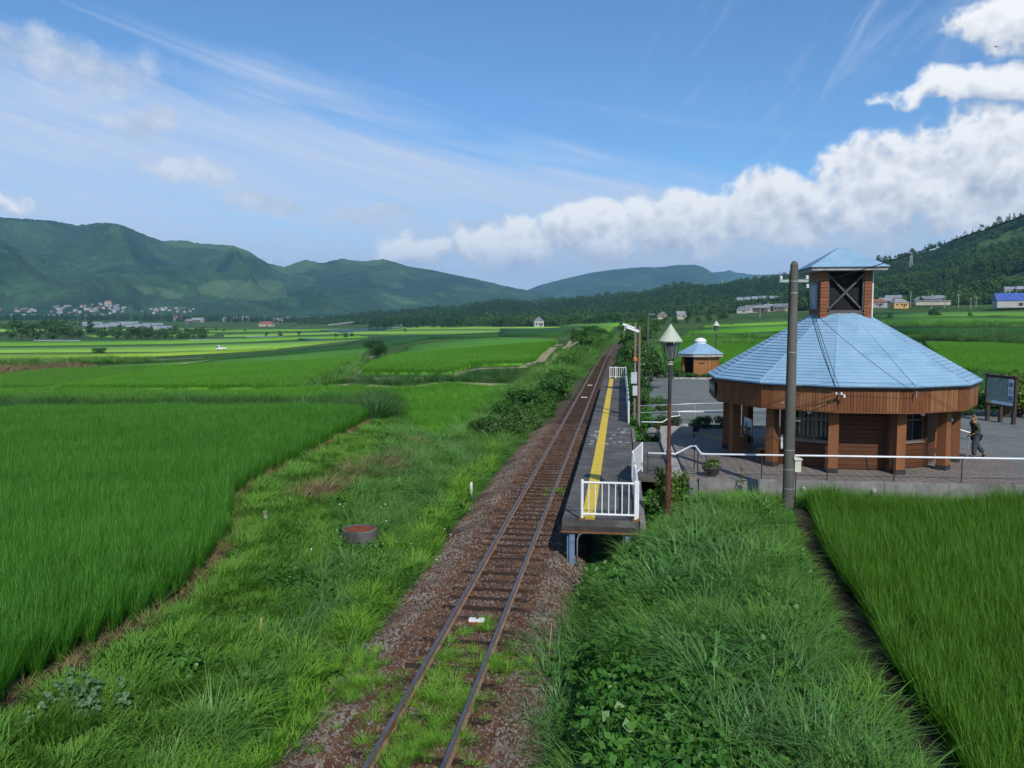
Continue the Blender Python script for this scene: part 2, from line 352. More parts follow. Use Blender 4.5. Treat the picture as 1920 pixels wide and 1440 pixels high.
def build_ground():
    az = np.radians(np.concatenate([np.linspace(-180, -60, 25)[:-1], np.linspace(-60, 60, 361), np.linspace(60, 180, 25)[1:]]))
    rr = np.concatenate([[2.0, 4, 6], np.geomspace(7, 260, 190), np.geomspace(275, 9200, 56)])
    A, RR = np.meshgrid(az, rr); X = RR * np.sin(A); Y = RR * np.cos(A); Z = gz(X, Y)
    Z = Z - np.where((RR < 60), .0, 0)
    vs = np.stack([X, Y, Z], -1).reshape(-1, 3); na = len(az); fs = []
    for i in range(len(rr) - 1):
        b = i * na
        fs += [(b + k, b + na + k, b + na + k + 1, b + k + 1) for k in range(na - 1)]
    me = bpy.data.meshes.new('ground'); me.from_pydata(vs.tolist(), [], fs); me.update(); me.polygons.foreach_set('use_smooth', [True] * len(me.polygons))
    m = bpy.data.materials.new('meadow_soil'); m.use_nodes = True; N = NT(m.node_tree); b = m.node_tree.nodes['Principled BSDF']
    v = N.n('ShaderNodeNewGeometry').outputs['Position']
    c = N.mix(N.lin(N.noise(v, .35, 7), .4, .62), (.030, .072, .016, 1), (.060, .120, .024, 1))
    c = N.mix(N.ss(N.noise(v, 2.2, 6), .62, .78), c, (.085, .075, .038, 1))
    c = N.mix(N.m('MULTIPLY', N.ss(N.noise(v, .02, 5), .45, .6), .6), c, (.085, .150, .035, 1))
    N.lk(c, b.inputs['Base Color']); b.inputs['Roughness'].default_value = .95; b.inputs['Specular IOR Level'].default_value = .1
    bn = N.n('ShaderNodeBump'); bn.inputs['Strength'].default_value = .6; bn.inputs['Distance'].default_value = .1; N.lk(N.noise(v, 3.0, 8), bn.inputs['Height']); N.lk(bn.outputs[0], b.inputs['Normal'])
    me.materials.append(m); o = link('ground', me); o['kind'] = 'structure'; o['label'] = 'green meadow ground and grassy banks of the valley floor'
build_ground()

def sheet(name, poly, z, mat, kind='structure', thick=0.0, label=None, sub=None):
    """flat polygon sheet (optionally a slab reaching down by thick)"""
    mb = MB()
    if thick: mb.prism(poly, z - thick, z)
    else: mb.add([(p[0], p[1], z) for p in poly], [tuple(range(len(poly)))])
    o = mb.build(name, mat); o['kind'] = kind
    if label: o['label'] = label
    return o
def drape(name, poly, lift, mat, step=1.0, kind='structure', label=None, skirt=0.0, far=False):
    """polygon laid over the ground, following its height; lifted, with a skirt down to the soil"""
    bm = bmesh.new(); vs = [bm.verts.new((p[0], p[1], 0)) for p in poly]
    f = bm.faces.new(vs); bm.normal_update()
    if f.normal.z < 0: f.normal_flip()
    bmesh.ops.triangulate(bm, faces=[f])
    for _ in range(9):
        es = [e for e in bm.edges if e.calc_length() > step * (max(1.0, .5 * (e.verts[0].co + e.verts[1].co).length / 40) if far else 1)]
        if not es or len(bm.verts) > 14000: break
        bmesh.ops.subdivide_edges(bm, edges=es, cuts=1); bmesh.ops.triangulate(bm, faces=bm.faces[:])
    co = np.array([v.co[:] for v in bm.verts]); z = gz(co[:, 0], co[:, 1]) + lift
    for v, q in zip(bm.verts, z): v.co.z = q
    if skirt:
        es = [e for e in bm.edges if e.is_boundary]; r = bmesh.ops.extrude_edge_only(bm, edges=es)
        for v in [g for g in r['geom'] if isinstance(g, bmesh.types.BMVert)]: v.co.z -= skirt
    bmesh.ops.recalc_face_normals(bm, faces=bm.faces[:])
    me = bpy.data.meshes.new(name); bm.to_mesh(me); bm.free(); me.materials.append(mat); me.polygons.foreach_set('use_smooth', [True] * len(me.polygons))
    o = link(name, me); o['kind'] = kind
    if label: o['label'] = label
    return o
# ------------------------------------------------------------------ railway track
pm('ballast', (.060, .042, .032), (.135, .105, .083), 9.0, .95, 1.0, 22, spec=.1, c3=(.11, .055, .030), s3=.35)
pm('stone', (.115, .094, .078), (.235, .200, .168), 1.2, .9, .4, 30, spec=.15)
pm('stone_rusty', (.070, .036, .022), (.150, .080, .048), 1.5, .95, .4, 30, spec=.1)
pm('sleeper_wood', (.028, .018, .013), (.062, .040, .027), 2.0, .9, .8, 30, spec=.15, stretch=(1, 8, 8), c3=(.12, .060, .030), s3=1.3)
pm('rail_steel', (.20, .115, .07), (.28, .18, .12), 4.0, .55, .2, 20, spec=.4)
pm('rail_head', (.25, .215, .21), (.18, .15, .145), 2.0, .42, 0, metal=.7)
pm('rust', (.17, .065, .028), (.26, .11, .050), 6.0, .85, .4, 30, spec=.15)
pm('white_plastic', (.78, .78, .76), (.66, .66, .63), 8.0, .5)
def build_track():
    Ys = np.concatenate([np.arange(-14, 105, 4.0), np.arange(105, 300, 3.0)]); xs = track_x(Ys); zs = track_z(Ys)
    # ballast bed: a long mound under the sleepers
    prof = [(-2.75, -.72), (-2.3, -.50), (-1.65, -.22), (-1.2, -.175), (-.55, -.185), (0, -.195), (.55, -.185), (1.2, -.175), (1.6, -.22), (1.95, -.42), (2.2, -.66)]
    yy = np.concatenate([np.arange(-14, 80, .5), np.arange(80, 300, 2.0)]); vs = []; n = len(prof)
    for Y in yy:
        x0, z0 = float(track_x(Y)), float(track_z(Y))
        for i, (dx, dz) in enumerate(prof):
            wob = .10 * math.sin(Y * .9 + i) + .08 * math.sin(Y * 2.3 + 2 * i) if i in (0, 1, n - 2, n - 1) else 0
            vs.append((x0 + dx + wob, Y, z0 + dz + random.uniform(-.012, .012)))
    fs = [(i * n + k, i * n + k + 1, (i + 1) * n + k + 1, (i + 1) * n + k) for i in range(len(yy) - 1) for k in range(n - 1)]
    o = MB().add(vs, fs).build('ballast_bed', MATS['ballast'], smooth=True); tag(o, 'brown gravel ballast bed carrying the single railway track', kind='structure')
    # track: two rails, sleepers one by one
    t = thing('railway_track', 'single narrow gauge railway track running past the platform into the distance', 'railway track', (-3.08, 10, -.2))
    t.location = (0, 0, 0)
    sec = [(-.062, -.150), (.062, -.150), (.060, -.138), (.010, -.122), (.009, -.048), (.033, -.036), (.033, 0), (-.033, 0), (-.033, -.036), (-.009, -.048), (-.010, -.122), (-.060, -.138)]
    head = {5, 6, 7}
    for s in (-1, 1):
        mb = MB(); vs = []; k = len(sec)
        for X, Y, Z in zip(xs, Ys, zs):
            vs += [(X + s * .56 + dx, Y, Z + dz) for dx, dz in sec]
        fs = [(i * k + j, i * k + (j + 1) % k, (i + 1) * k + (j + 1) % k, (i + 1) * k + j) for i in range(len(Ys) - 1) for j in range(k)]
        me = mb.add(vs, fs).mesh('rail', MATS['rail_steel']); me.materials.append(MATS['rail_head'])
        for i, p in enumerate(me.polygons):
            if (i % k) in (6,): p.material_index = 1
        link('rail', me, t)
    mes = []
    for v in range(5):
        mb = MB(); L = 2.05 + random.uniform(-.06, .06); a = random.uniform(-.02, .02)
        mb.hexa([(-L / 2, -.10, -.13), (L / 2, -.10 + a, -.13), (L / 2, .10 + a, -.13), (-L / 2, .10, -.13)],
                [(-L / 2 + .01, -.092, 0), (L / 2 - .02, -.095 + a, .004), (L / 2 - .01, .092 + a, 0), (-L / 2 + .015, .095, .006)])
        for sx in (-1, 1):
            mb.box((sx * .56, 0, .006), (.20, .13, .014)); 
            for q in (-1, 1): mb.box((sx * .56 + q * .085, q * .03, .018), (.03, .03, .02))
        mes.append(mb.mesh('sleeper', MATS['sleeper_wood']))
    Y = 8.3
    while Y < 150:
        o = link('sleeper', mes[random.randrange(5)], t, (float(track_x(Y)) + random.uniform(-.04, .04), Y, float(track_z(Y)) - .158 + random.uniform(-.012, .008)), (0, 0, random.uniform(-.014, .014)))
        Y += .66 if Y < 26 else .62
    # rail joint fish plates on the near left rail
    for yj in (12.35, 37.0):
        mb = MB()
        for q in (-1, 1): mb.box((-3.64 + q * .028, yj, -.085), (.018, .46, .06))
        mb.build('fish_plate', MATS['rust'], t)
    # white signal beacons between the rails
    lab = ['low white and orange beacon between the rails in the foreground', 'white beacon plate between the rails beside the platform', 'farther of the two white beacon plates beside the platform']
    for i, (Yb, w) in enumerate(((17.2, .34), (69.5, .50), (82.5, .46))):
        b = thing('track_beacon', lab[i], 'beacon', (-3.08, Yb, -.15 + float(track_z(Yb))), group='track beacons')
        MB().box((0, 0, .03), (w, .20, .06)).build('base', MATS['rust'], b)
        mb = MB().box((-w * .3, 0, .085), (w * .4, .16, .055)).box((w * .3, 0, .085), (w * .4, .16, .055)).box((0, 0, .075), (w * .9, .10, .04)); mb.build('cover', MATS['white_plastic'], b, bevel=.008)
build_track()

# ------------------------------------------------------------------ instancing of stuff by geometry nodes (grass, rice, gravel, far woods)
def proto_collection(name, meshes):
    c = bpy.data.collections.new(name)
    for i, me in enumerate(meshes):
        o = bpy.data.objects.new('%s_%02d' % (name, i), me); c.objects.link(o)
    return c
def gn_tree(coll):
    t = bpy.data.node_groups.new('scatter_' + coll.name, 'GeometryNodeTree')
    t.interface.new_socket('Geometry', in_out='INPUT', socket_type='NodeSocketGeometry'); t.interface.new_socket('Geometry', in_out='OUTPUT', socket_type='NodeSocketGeometry')
    gi = t.nodes.new('NodeGroupInput'); go = t.nodes.new('NodeGroupOutput')
    ci = t.nodes.new('GeometryNodeCollectionInfo'); ci.inputs['Collection'].default_value = coll; ci.inputs['Separate Children'].default_value = True; ci.inputs['Reset Children'].default_value = True
    ip = t.nodes.new('GeometryNodeInstanceOnPoints'); ip.inputs['Pick Instance'].default_value = True
    def na(n, typ):
        a = t.nodes.new('GeometryNodeInputNamedAttribute'); a.data_type = typ; a.inputs['Name'].default_value = n
        return [s for s in a.outputs if s.enabled and s.name == 'Attribute'][0]
    t.links.new(gi.outputs[0], ip.inputs['Points']); t.links.new(ci.outputs[0], ip.inputs['Instance'])
    t.links.new(na('idx', 'INT'), ip.inputs['Instance Index']); t.links.new(na('scl', 'FLOAT_VECTOR'), ip.inputs['Scale'])
    e2r = t.nodes.new('FunctionNodeEulerToRotation'); t.links.new(na('rot', 'FLOAT_VECTOR'), e2r.inputs[0]); t.links.new(e2r.outputs[0], ip.inputs['Rotation'])
    t.links.new(ip.outputs[0], go.inputs[0]); return t
_GN = {}
def scatter(name, pts, coll, scale=(.8, 1.2), tilt=.12, label=None, rot=None, zs=None, kind='stuff', lean=None, parent=None):
    n = len(pts)
    if n == 0: return None
    me = bpy.data.meshes.new(name); me.vertices.add(n); me.vertices.foreach_set('co', np.asarray(pts, np.float32).ravel())
    r = np.zeros((n, 3), np.float32); r[:, 0] = RNG.normal(0, tilt, n); r[:, 1] = RNG.normal(0, tilt, n); r[:, 2] = RNG.uniform(0, 2 * math.pi, n) if rot is None else rot
    if lean is not None: r[:, 0] += lean[0]; r[:, 1] += lean[1]
    s = RNG.uniform(scale[0], scale[1], n).astype(np.float32) if np.ndim(scale[0]) == 0 and len(scale) == 2 else np.asarray(scale, np.float32)
    S = np.repeat(s[:, None], 3, 1) if s.ndim == 1 else s
    if zs is not None: S[:, 2] *= zs
    me.attributes.new('rot', 'FLOAT_VECTOR', 'POINT').data.foreach_set('vector', r.ravel())
    me.attributes.new('scl', 'FLOAT_VECTOR', 'POINT').data.foreach_set('vector', S.astype(np.float32).ravel())
    me.attributes.new('idx', 'INT', 'POINT').data.foreach_set('value', RNG.integers(0, len(coll.objects), n).astype(np.int32))
    o = link(name, me, parent)
    if coll.name not in _GN: _GN[coll.name] = gn_tree(coll)
    md = o.modifiers.new('scatter', 'NODES'); md.node_group = _GN[coll.name]
    if kind: o['kind'] = kind
    if label: o['label'] = label
    return o
def fill(poly, dens, falloff=None, minpx=None):
    """random ground points in a world polygon; dens per square metre (falloff: function of distance)"""
    P = np.array([p[:2] for p in poly]); lo, hi = P.min(0), P.max(0); n = int((hi - lo).prod() * dens)
    X = RNG.uniform(lo[0], hi[0], n); Y = RNG.uniform(lo[1], hi[1], n); k = inside(X, Y, poly)
    if falloff is not None: k &= RNG.random(n) < falloff(np.hypot(X, Y))
    X, Y = X[k], Y[k]; return np.stack([X, Y, gz(X, Y)], -1)
def keep(P, f): return P[f(P[:, 0], P[:, 1])]

# loose ballast stones
def stone_meshes(mat, n, s=.036):
    out = []
    for i in range(n):
        bm = bmesh.new(); bmesh.ops.create_icosphere(bm, subdivisions=1, radius=s)
        for v in bm.verts: v.co *= random.uniform(.72, 1.25); v.co.z *= .75
        me = bpy.data.meshes.new('ballast_stone'); bm.to_mesh(me); bm.free(); me.materials.append(mat); out.append(me)
    return out
def build_gravel():
    coll = proto_collection('ballast_stone', stone_meshes(MATS['stone'], 5)); coll2 = proto_collection('ballast_stone_rusty', stone_meshes(MATS['stone_rusty'], 5))
    prof = np.array([(-2.75, -.72), (-2.3, -.50), (-1.65, -.22), (-1.2, -.175), (-.55, -.185), (0, -.195), (.55, -.185), (1.2, -.175), (1.6, -.22), (1.95, -.42), (2.2, -.66)])
    n = 62000; Y = 8.5 + (52 - 8.5) * RNG.random(n) ** 1.5; dx = RNG.uniform(-2.6, 2.1, n)
    z = np.interp(dx, prof[:, 0], prof[:, 1]) + .006
    ys = np.arange(8.3, 60, .66)
    P = np.stack([-3.08 + dx, Y, z], -1)
    edge = (np.abs(dx + .1) > 1.25); rnd = RNG.random(n)
    rusty = np.where(edge, rnd < .35, rnd < .72)
    sc = RNG.uniform(.7, 1.25, n); sc[np.abs(dx) < 1.0] *= .85
    for m, c, nm, lb in ((~rusty, coll, 'ballast_gravel', 'grey brown crushed stones heaped along both sides of the rails'), (rusty, coll2, 'rusty_ballast_gravel', 'rust stained crushed stones lying between the sleepers')):
        s = sc[m]; scatter(nm, P[m], c, scale=np.stack([s, s, s], -1), tilt=1.0, label=lb)
build_gravel()
# ------------------------------------------------------------------ platform
pm('concrete_deck', (.085, .082, .076), (.140, .135, .125), 1.4, .9, .5, 20, spec=.15, c3=(.045, .043, .04), s3=.55)
pm('concrete_old', (.14, .135, .125), (.26, .25, .235), 2.2, .9, .6, 14, spec=.15, c3=(.07, .065, .058), s3=1.1)
pm('concrete_light', (.27, .26, .245), (.38, .37, .35), 2.5, .9, .4, 14, spec=.15)
pm('yellow_paint', (.74, .52, .045), (.64, .45, .045), 3.0, .7, .2, 30, c3=(.50, .37, .07), s3=2.0)
pm('white_paint', (.80, .80, .79), (.70, .71, .70), 5.0, .45)
pm('worn_white', (.42, .42, .40), (.28, .28, .27), 3.0, .85)
pm('blue_steel', (.16, .25, .36), (.11, .17, .25), 4.0, .5, c3=(.13, .075, .05), s3=2.5)
pm('steel_dark', (.035, .032, .030), (.07, .055, .045), 3.0, .6, c3=(.13, .06, .035), s3=1.5)
pm('shaded_white_paint', (.27, .42, .56), (.22, .35, .47), 4.0, .5)  # white bars tinted blue to stand for their shaded side
pm('galvanised', (.52, .53, .53), (.42, .43, .43), 5.0, .4, metal=.55)
pm('white_rail', (.80, .81, .82), (.74, .75, .75), 5.0, .35)
PX0, PX1, PZ, PY0, PY1 = -1.58, .53, .95, 22.35, 78.0
def railing(name, label, a, b, z, h=1.1, nb=8, mat='white_paint', group=None, post_mat=None, spacing=None, foot=True, bar_r=.016):
    a = Vector((*a, z)); b = Vector((*b, z)); d = b - a; L = d.length; ang = math.atan2(d.y, d.x)
    t = thing(name, label, 'railing', tuple(a), ang, group)
    npost = max(2, 1 + round(L / (spacing or L)))
    for i in range(npost):
        x = L * i / (npost - 1)
        p = MB().tube([(x, 0, 0), (x, 0, h), (x, 0, h + .02)], [.042, .042, .03], 10).build('post', MATS[post_mat or mat], t, smooth=False)
        if foot: MB().box((x, 0, .03), (.16, .14, .06)).build('foot', MATS['rust'], p)
    for zz, r in ((h - .06, .030), (.17, .030)):
        MB().tube([(.02, 0, zz), (L - .02, 0, zz)], r, 8).build('rail_bar', MATS[mat], t)
    n = nb if spacing is None else max(2, int(L / .16))
    for i in range(1, n):
        x = L * i / n
        if spacing and min(abs(x - L * k / (npost - 1)) for k in range(npost)) < .06: continue
        MB().tube([(x, 0, .17), (x, 0, h - .06)], bar_r, 6).build('baluster', MATS[mat], t)
    return t
def build_platform():
    t = thing('station_platform', 'long grey concrete platform on steel legs beside the track with yellow line', 'platform', (-.5, PY0, -.4)); t.location = (0, 0, 0)
    y = PY0; me = {}
    n = 28; L = (PY1 - PY0) / n
    mb = MB().hexa([(PX0, .004, PZ - .16), (PX1, .004, PZ - .16), (PX1, L - .004, PZ - .16), (PX0, L - .004, PZ - .16)], [(PX0, .004, PZ), (PX1, .004, PZ), (PX1, L - .004, PZ), (PX0, L - .004, PZ)])
    m = mb.mesh('deck_slab', MATS['concrete_deck'])
    for i in range(n): link('deck_slab', m, t, (0, PY0 + i * L, random.uniform(-.004, .004)))
    # yellow tactile line: pads laid end to end
    k = 36; l2 = (PY1 - .3 - PY0 - .15) / k; m = MB().box((-.86 + .0, l2 / 2, PZ + .012), (.37, l2 - .006, .016)).mesh('yellow_pad', MATS['yellow_paint'])
    for i in range(k): link('yellow_pad', m, t, (0, PY0 + .15 + i * l2, 0))
    MB().box(((-.70 + PX1) / 2, 40.4, PZ + .008), (PX1 + .66, .07, .008)).build('white_line', MATS['worn_white'], t)
    # worn white patches of lettering paint near the line
    for i in range(26):
        x = random.choice([random.uniform(-1.45, -1.05), random.uniform(-.6, .4)]); yy = random.uniform(36.2, 42)
        pts = [(x + .16 * math.cos(a) * random.uniform(.3, 1), yy + .30 * math.sin(a) * random.uniform(.3, 1)) for a in np.linspace(0, 6.28, 7)[:-1]]
        MB().add([(q[0], q[1], PZ + .0085) for q in pts], [tuple(range(6))]).build('paint_patch', MATS['worn_white'], t)
    # steel frame and legs
    MB().box(((PX0 + PX1) / 2, PY0 + .05, PZ - .235), (PX1 - PX0 + .02, .10, .15)).build('end_beam', MATS['steel_dark'], t)
    MB().box(((PX0 + PX1) / 2, PY0 + .02, PZ - .325), (PX1 - PX0 + .06, .16, .03)).build('flange', MATS['rust'], t)
    for x in (PX0 + .12, PX1 - .1): MB().box((x, (PY0 + PY1) / 2, PZ - .25), (.10, PY1 - PY0 - .25, .18)).build('edge_beam', MATS['steel_dark'], t)
    for i, yy in enumerate(np.arange(PY0 + .1, PY1, 3.05)):
        for j, x in enumerate((PX0 + .28, PX1 - .28)):
            mb = MB().box((x, yy, .08), (.014, .16, 1.10)).box((x - .07, yy, .08), (.15, .014, 1.10)).box((x, yy - .08, .08), (.15, .012, 1.10))
            mb.build('leg', MATS['blue_steel'], t)
        if i: MB().box(((PX0 + PX1) / 2, yy, PZ - .25), (PX1 - PX0 - .5, .10, .16)).build('cross_beam', MATS['steel_dark'], t)
    # pipe curling over the near leg
    MB().tube([(-1.15, PY0 - .02, -.35), (-1.15, PY0 - .02, .42), (-1.10, PY0 - .02, .55), (-1.0, PY0 - .02, .60), (.3, PY0 - .02, .60)], .02, 8).build('pipe', MATS['galvanised'], t, smooth=True)
    # rough block retaining wall below the back edge
    w = thing('retaining_kerb', 'weathered concrete kerb wall along the back of the platform', 'kerb wall', (.62, 23, .1)); w.location = (0, 0, 0)
    for i in range(9):
        y0 = 22.6 + i * 2.3
        MB().hexa([(.57, y0, -.3), (.86, y0, -.3), (.86, y0 + 2.27, -.3), (.57, y0 + 2.27, -.3)], [(.58, y0, .86), (.74, y0, .80), (.74, y0 + 2.27, .80), (.58, y0 + 2.27, .86)]).build('block', MATS['concrete_old'], w)
    railing('end_railing', 'white steel railing across the near end of the platform', (-1.03, PY0 + .08), (.44, PY0 + .08), PZ, 1.12, 8, group='white platform railings')
    railing('end_railing', 'small white picket railing across the far end of the platform', (-1.03, PY1 - .1), (.44, PY1 - .1), PZ, 1.12, 8, group='white platform railings', bar_r=.026)
    railing('side_railing', 'white railing running back from the near platform corner', (.50, PY0 + .2), (.44, 27.9), PZ, 1.08, group='white platform railings', spacing=2.8)
    # boarded white wing panel turning towards the steps
    p = thing('wing_panel', 'white boarded railing panel angled towards the station steps', 'railing', (.44, 28.0, PZ)); a = Vector((0, 0, 0)); b = Vector((.36, 2.05, 0)); ang = math.atan2(b.y, b.x); p.rotation_euler[2] = ang; Lp = b.length
    for x in (0, Lp): MB().tube([(x, 0, -.05), (x, 0, 1.08)], .04, 10).build('post', MATS['white_paint'], p)
    for zz in (1.04, .16): MB().tube([(0, 0, zz), (Lp, 0, zz)], .03, 8).build('rail_bar', MATS['white_paint'], p)
    for i in range(13): MB().box((.10 + i * (Lp - .2) / 12, 0, .60), (.145, .014, .84)).build('board', MATS['white_paint'], p)
    # long white fence along the back edge, shaded-side blue painted into its bars
    railing('back_fence', 'white fence along the back edge of the platform, shade tinted into its bars', (.45, 44.2), (.45, 77.6), PZ, 1.18, mat='shaded_white_paint', post_mat='white_paint', spacing=2.78, foot=False, bar_r=.03)
build_platform()
# ------------------------------------------------------------------ paved yard and terrace
def tile_mat(name, c1, c2, groove, sx, sy, rz=0.0, rough=.8, width=.06):
    m = bpy.data.materials.new(name); m.use_nodes = True; N = NT(m.node_tree); b = m.node_tree.nodes['Principled BSDF']
    v = N.n('ShaderNodeNewGeometry').outputs['Position']
    mp = N.n('ShaderNodeMapping'); N.lk(v, mp.inputs[0]); mp.inputs['Rotation'].default_value = (0, 0, rz); mp.inputs['Scale'].default_value = (1 / sx, 1 / sy, 1)
    br = N.n('ShaderNodeTexBrick', offset=.5); N.lk(mp.outputs[0], br.inputs[0])
    br.inputs['Color1'].default_value = (*c1, 1); br.inputs['Color2'].default_value = (*c2, 1); br.inputs['Mortar'].default_value = (*groove, 1)
    br.inputs['Scale'].default_value = 1.0; br.inputs['Mortar Size'].default_value = width; br.inputs['Mortar Smooth'].default_value = .2; br.inputs['Brick Width'].default_value = 1.0; br.inputs['Row Height'].default_value = 1.0
    c = N.mix(N.lin(N.noise(v, 1.1, 6), .35, .7, .0, .55), br.outputs[0], tuple(x * .62 for x in c1) + (1,))
    N.lk(c, b.inputs['Base Color']); b.inputs['Roughness'].default_value = rough; b.inputs['Specular IOR Level'].default_value = .25
    bn = N.n('ShaderNodeBump'); bn.inputs['Strength'].default_value = .35; bn.inputs['Distance'].default_value = .01; bn.invert = True; N.lk(br.outputs['Fac'], bn.inputs['Height']); N.lk(bn.outputs[0], b.inputs['Normal'])
    MATS[name] = m; return m
tile_mat('terrace_tile', (.245, .210, .180), (.190, .162, .140), (.10, .088, .078), .62, .22, .0)
pm('asphalt', (.138, .152, .138), (.190, .202, .182), 1.2, .92, .5, 40, spec=.15, c3=(.115, .122, .116), s3=.25)
pm('tactile', (.30, .205, .075), (.24, .165, .07), 3.0, .8, .3, 20)
pm('kerb_stone', (.33, .32, .30), (.45, .44, .41), 3.0, .85, .3, 20, c3=(.16, .15, .13), s3=1.4)
CBX, CBY, TZ = 8.43, 33.4, 1.2
def build_yard():
    o = sheet('asphalt_yard', [(1.6, 41.6), (1.5, 89.5), (12.4, 89.5), (14.8, 71.5), (22.8, 50), (22.3, 29.2), (16.9, 28.25), (14.6, 29.0), (12.4, 31.5), (12.4, 38), (10.5, 40.0)], 1.15, MATS['asphalt'], label='grey asphalt station yard behind and beside the station building')
    arc = [(CBX + 6.3 * math.sin(R(a)), CBY - 6.3 * math.cos(R(a))) for a in range(60, 176, 10)]
    terr = [(2.25, 27.75), (16.6, 28.3), (14.9, 30.2)] + arc + [(8.0, 40.5), (3.4, 40.6), (3.4, 37.4), (2.25, 37.4)]
    o = sheet('tiled_terrace', terr, TZ, MATS['terrace_tile'], thick=.32, label='grey brown paved terrace around the station building')
    # yellow tactile paving leading to the steps
    t = thing('tactile_path', 'ochre tactile paving strip bending across the terrace', 'tactile paving'); k = 0
    for i in range(14): MB().box((3.85 + i * .115, 38.7 - i * .44, TZ + .008), (.34, .46, .012), .25).build('tactile_tile', MATS['tactile'], t)
    for i in range(9): MB().box((5.55 + i * .33, 32.55 - i * .02, TZ + .008), (.31, .32, .012)).build('tactile_tile', MATS['tactile'], t)
    for i in range(6): MB().box((3.5 + i * .33, 38.95, TZ + .0085), (.31, .30, .012)).build('tactile_tile', MATS['tactile'], t)
    # two steps down to the platform
    s = thing('station_steps', 'low concrete steps between the terrace and the platform', 'steps')
    MB().box((2.02, 33.2, 1.00), (.42, 8.3, .22)).build('step', MATS['concrete_light'], s)
    MB().box((1.2, 33.2, .86), (1.25, 8.4, .18)).build('landing', MATS['concrete_deck'], s)
    # retaining wall towards the paddy
    w = thing('retaining_wall', 'stained concrete retaining wall along the front of the terrace', 'wall')
    xs = np.linspace(2.62, 16.5, 8)
    for i in range(7):
        x0, x1 = xs[i] + .004, xs[i + 1] - .004; y0 = 27.52 + .04 * i
        MB().hexa([(x0, y0 - .06, .1), (x1, y0 + .04 - .06, .1), (x1, y0 + .28, .1), (x0, y0 + .28, .1)], [(x0, y0, 1.22), (x1, y0 + .04, 1.22), (x1, y0 + .20, 1.22), (x0, y0 + .20, 1.22)]).build('wall_panel', MATS['concrete_old'], w, bevel=.012)
    MB().hexa([(2.27, 27.3, .1), (2.60, 27.3, .1), (2.60, 28.6, .1), (2.27, 28.6, .1)], [(2.3, 27.4, 1.12), (2.58, 27.4, 1.12), (2.58, 28.6, 1.12), (2.3, 28.6, 1.12)]).build('wall_end', MATS['concrete_old'], w, bevel=.02)
    for x in (3.9, 6.0, 8.2): MB().lathe([(.055, 0), (.055, .06), (.038, .06), (.038, .0)], (0, 0, 0), 12, False).build('drain_pipe', MATS['white_plastic'], w).matrix_world = Matrix.Translation((x, 27.52, .98)) @ Matrix.Rotation(R(90), 4, 'X')
    # kerb and planting edge behind the terrace
    kb = thing('yard_kerb', 'pale stone kerb between the terrace and the asphalt yard', 'kerb')
    for i in range(9): MB().box((2.6 + i * 1.02, 41.45 + .02 * (i % 2), 1.2), (1.0, .16, .2)).build('kerb_block', MATS['kerb_stone'], kb, bevel=.015)
    kb = thing('toilet_kerb', 'pale stone kerb around the bed of the small outbuilding', 'kerb')
    for i in range(8): MB().box((5.3 + i * 1.02, 75.2, 1.2), (1.0, .16, .22)).build('kerb_block', MATS['kerb_stone'], kb, bevel=.015)
    # planter wall left of the steps, with boulders
    pw = thing('planter_wall', 'low concrete planter wall at the far side of the steps', 'wall')
    MB().box((2.6, 38.5, 1.2), (1.5, .22, .7)).build('wall_panel', MATS['concrete_light'], pw, bevel=.02)
    MB().box((1.92, 37.7, 1.08), (.2, 1.5, .62)).build('wall_panel', MATS['concrete_light'], pw, bevel=.02)
build_yard()

# ------------------------------------------------------------------ station building
def wood(name, c1, c2, vertical=True, grain=8.0, rough=.6, c3=None):
    m = bpy.data.materials.new(name); m.use_nodes = True; N = NT(m.node_tree); b = m.node_tree.nodes['Principled BSDF']
    geo = N.n('ShaderNodeNewGeometry'); v = geo.outputs['Position']; oi = N.n('ShaderNodeObjectInfo')
    st = (grain, grain, grain * .07) if vertical else (grain * .12, grain * .12, grain * 2)
    n = N.noise(N.vm('MULTIPLY', v, st), 1.0, 6, .6)
    c = N.mix(N.lin(n, .3, .7), (*c1, 1), (*c2, 1))
    c = N.mix(1.0, c, N.mix(oi.outputs['Random'], (.80, .80, .80, 1), (1.12, 1.10, 1.08, 1)), 'MULTIPLY')
    if c3: c = N.mix(N.m('MULTIPLY', N.ss(N.noise(v, 1.2, 6, .65), .50, .72), .65), c, (*c3, 1))
    N.lk(c, b.inputs['Base Color']); b.inputs['Roughness'].default_value = rough; b.inputs['Specular IOR Level'].default_value = .3
    bn = N.n('ShaderNodeBump'); bn.inputs['Strength'].default_value = .25; bn.inputs['Distance'].default_value = .01; N.lk(n, bn.inputs['Height']); N.lk(bn.outputs[0], b.inputs['Normal'])
    MATS[name] = m; return m
wood('fascia_wood', (.150, .051, .020), (.215, .080, .031), c3=(.108, .039, .017))
wood('fascia_wood_light', (.225, .096, .040), (.285, .128, .054))
wood('fascia_wood_dark', (.135, .052, .025), (.195, .078, .036))
wood('column_wood', (.175, .070, .027), (.240, .100, .040), grain=5)
wood('siding_wood', (.085, .032, .015), (.135, .053, .024), vertical=False, grain=4, c3=(.080, .036, .020))  # wall wood, tone lowered to deepen the shade under the eaves
wood('tower_wood', (.210, .070, .030), (.270, .098, .042), vertical=False, grain=4)
wood('hut_wood', (.270, .118, .040), (.350, .162, .060), vertical=False, grain=4)
wood('dark_wood', (.045, .027, .020), (.080, .050, .036))
wood('grey_wood', (.20, .165, .14), (.32, .28, .24), vertical=False, c3=(.17, .10, .07))
pm('roof_blue', (.240, .400, .535), (.290, .455, .585), 1.3, .5, 0, spec=.25, c3=(.20, .345, .48), s3=.8)
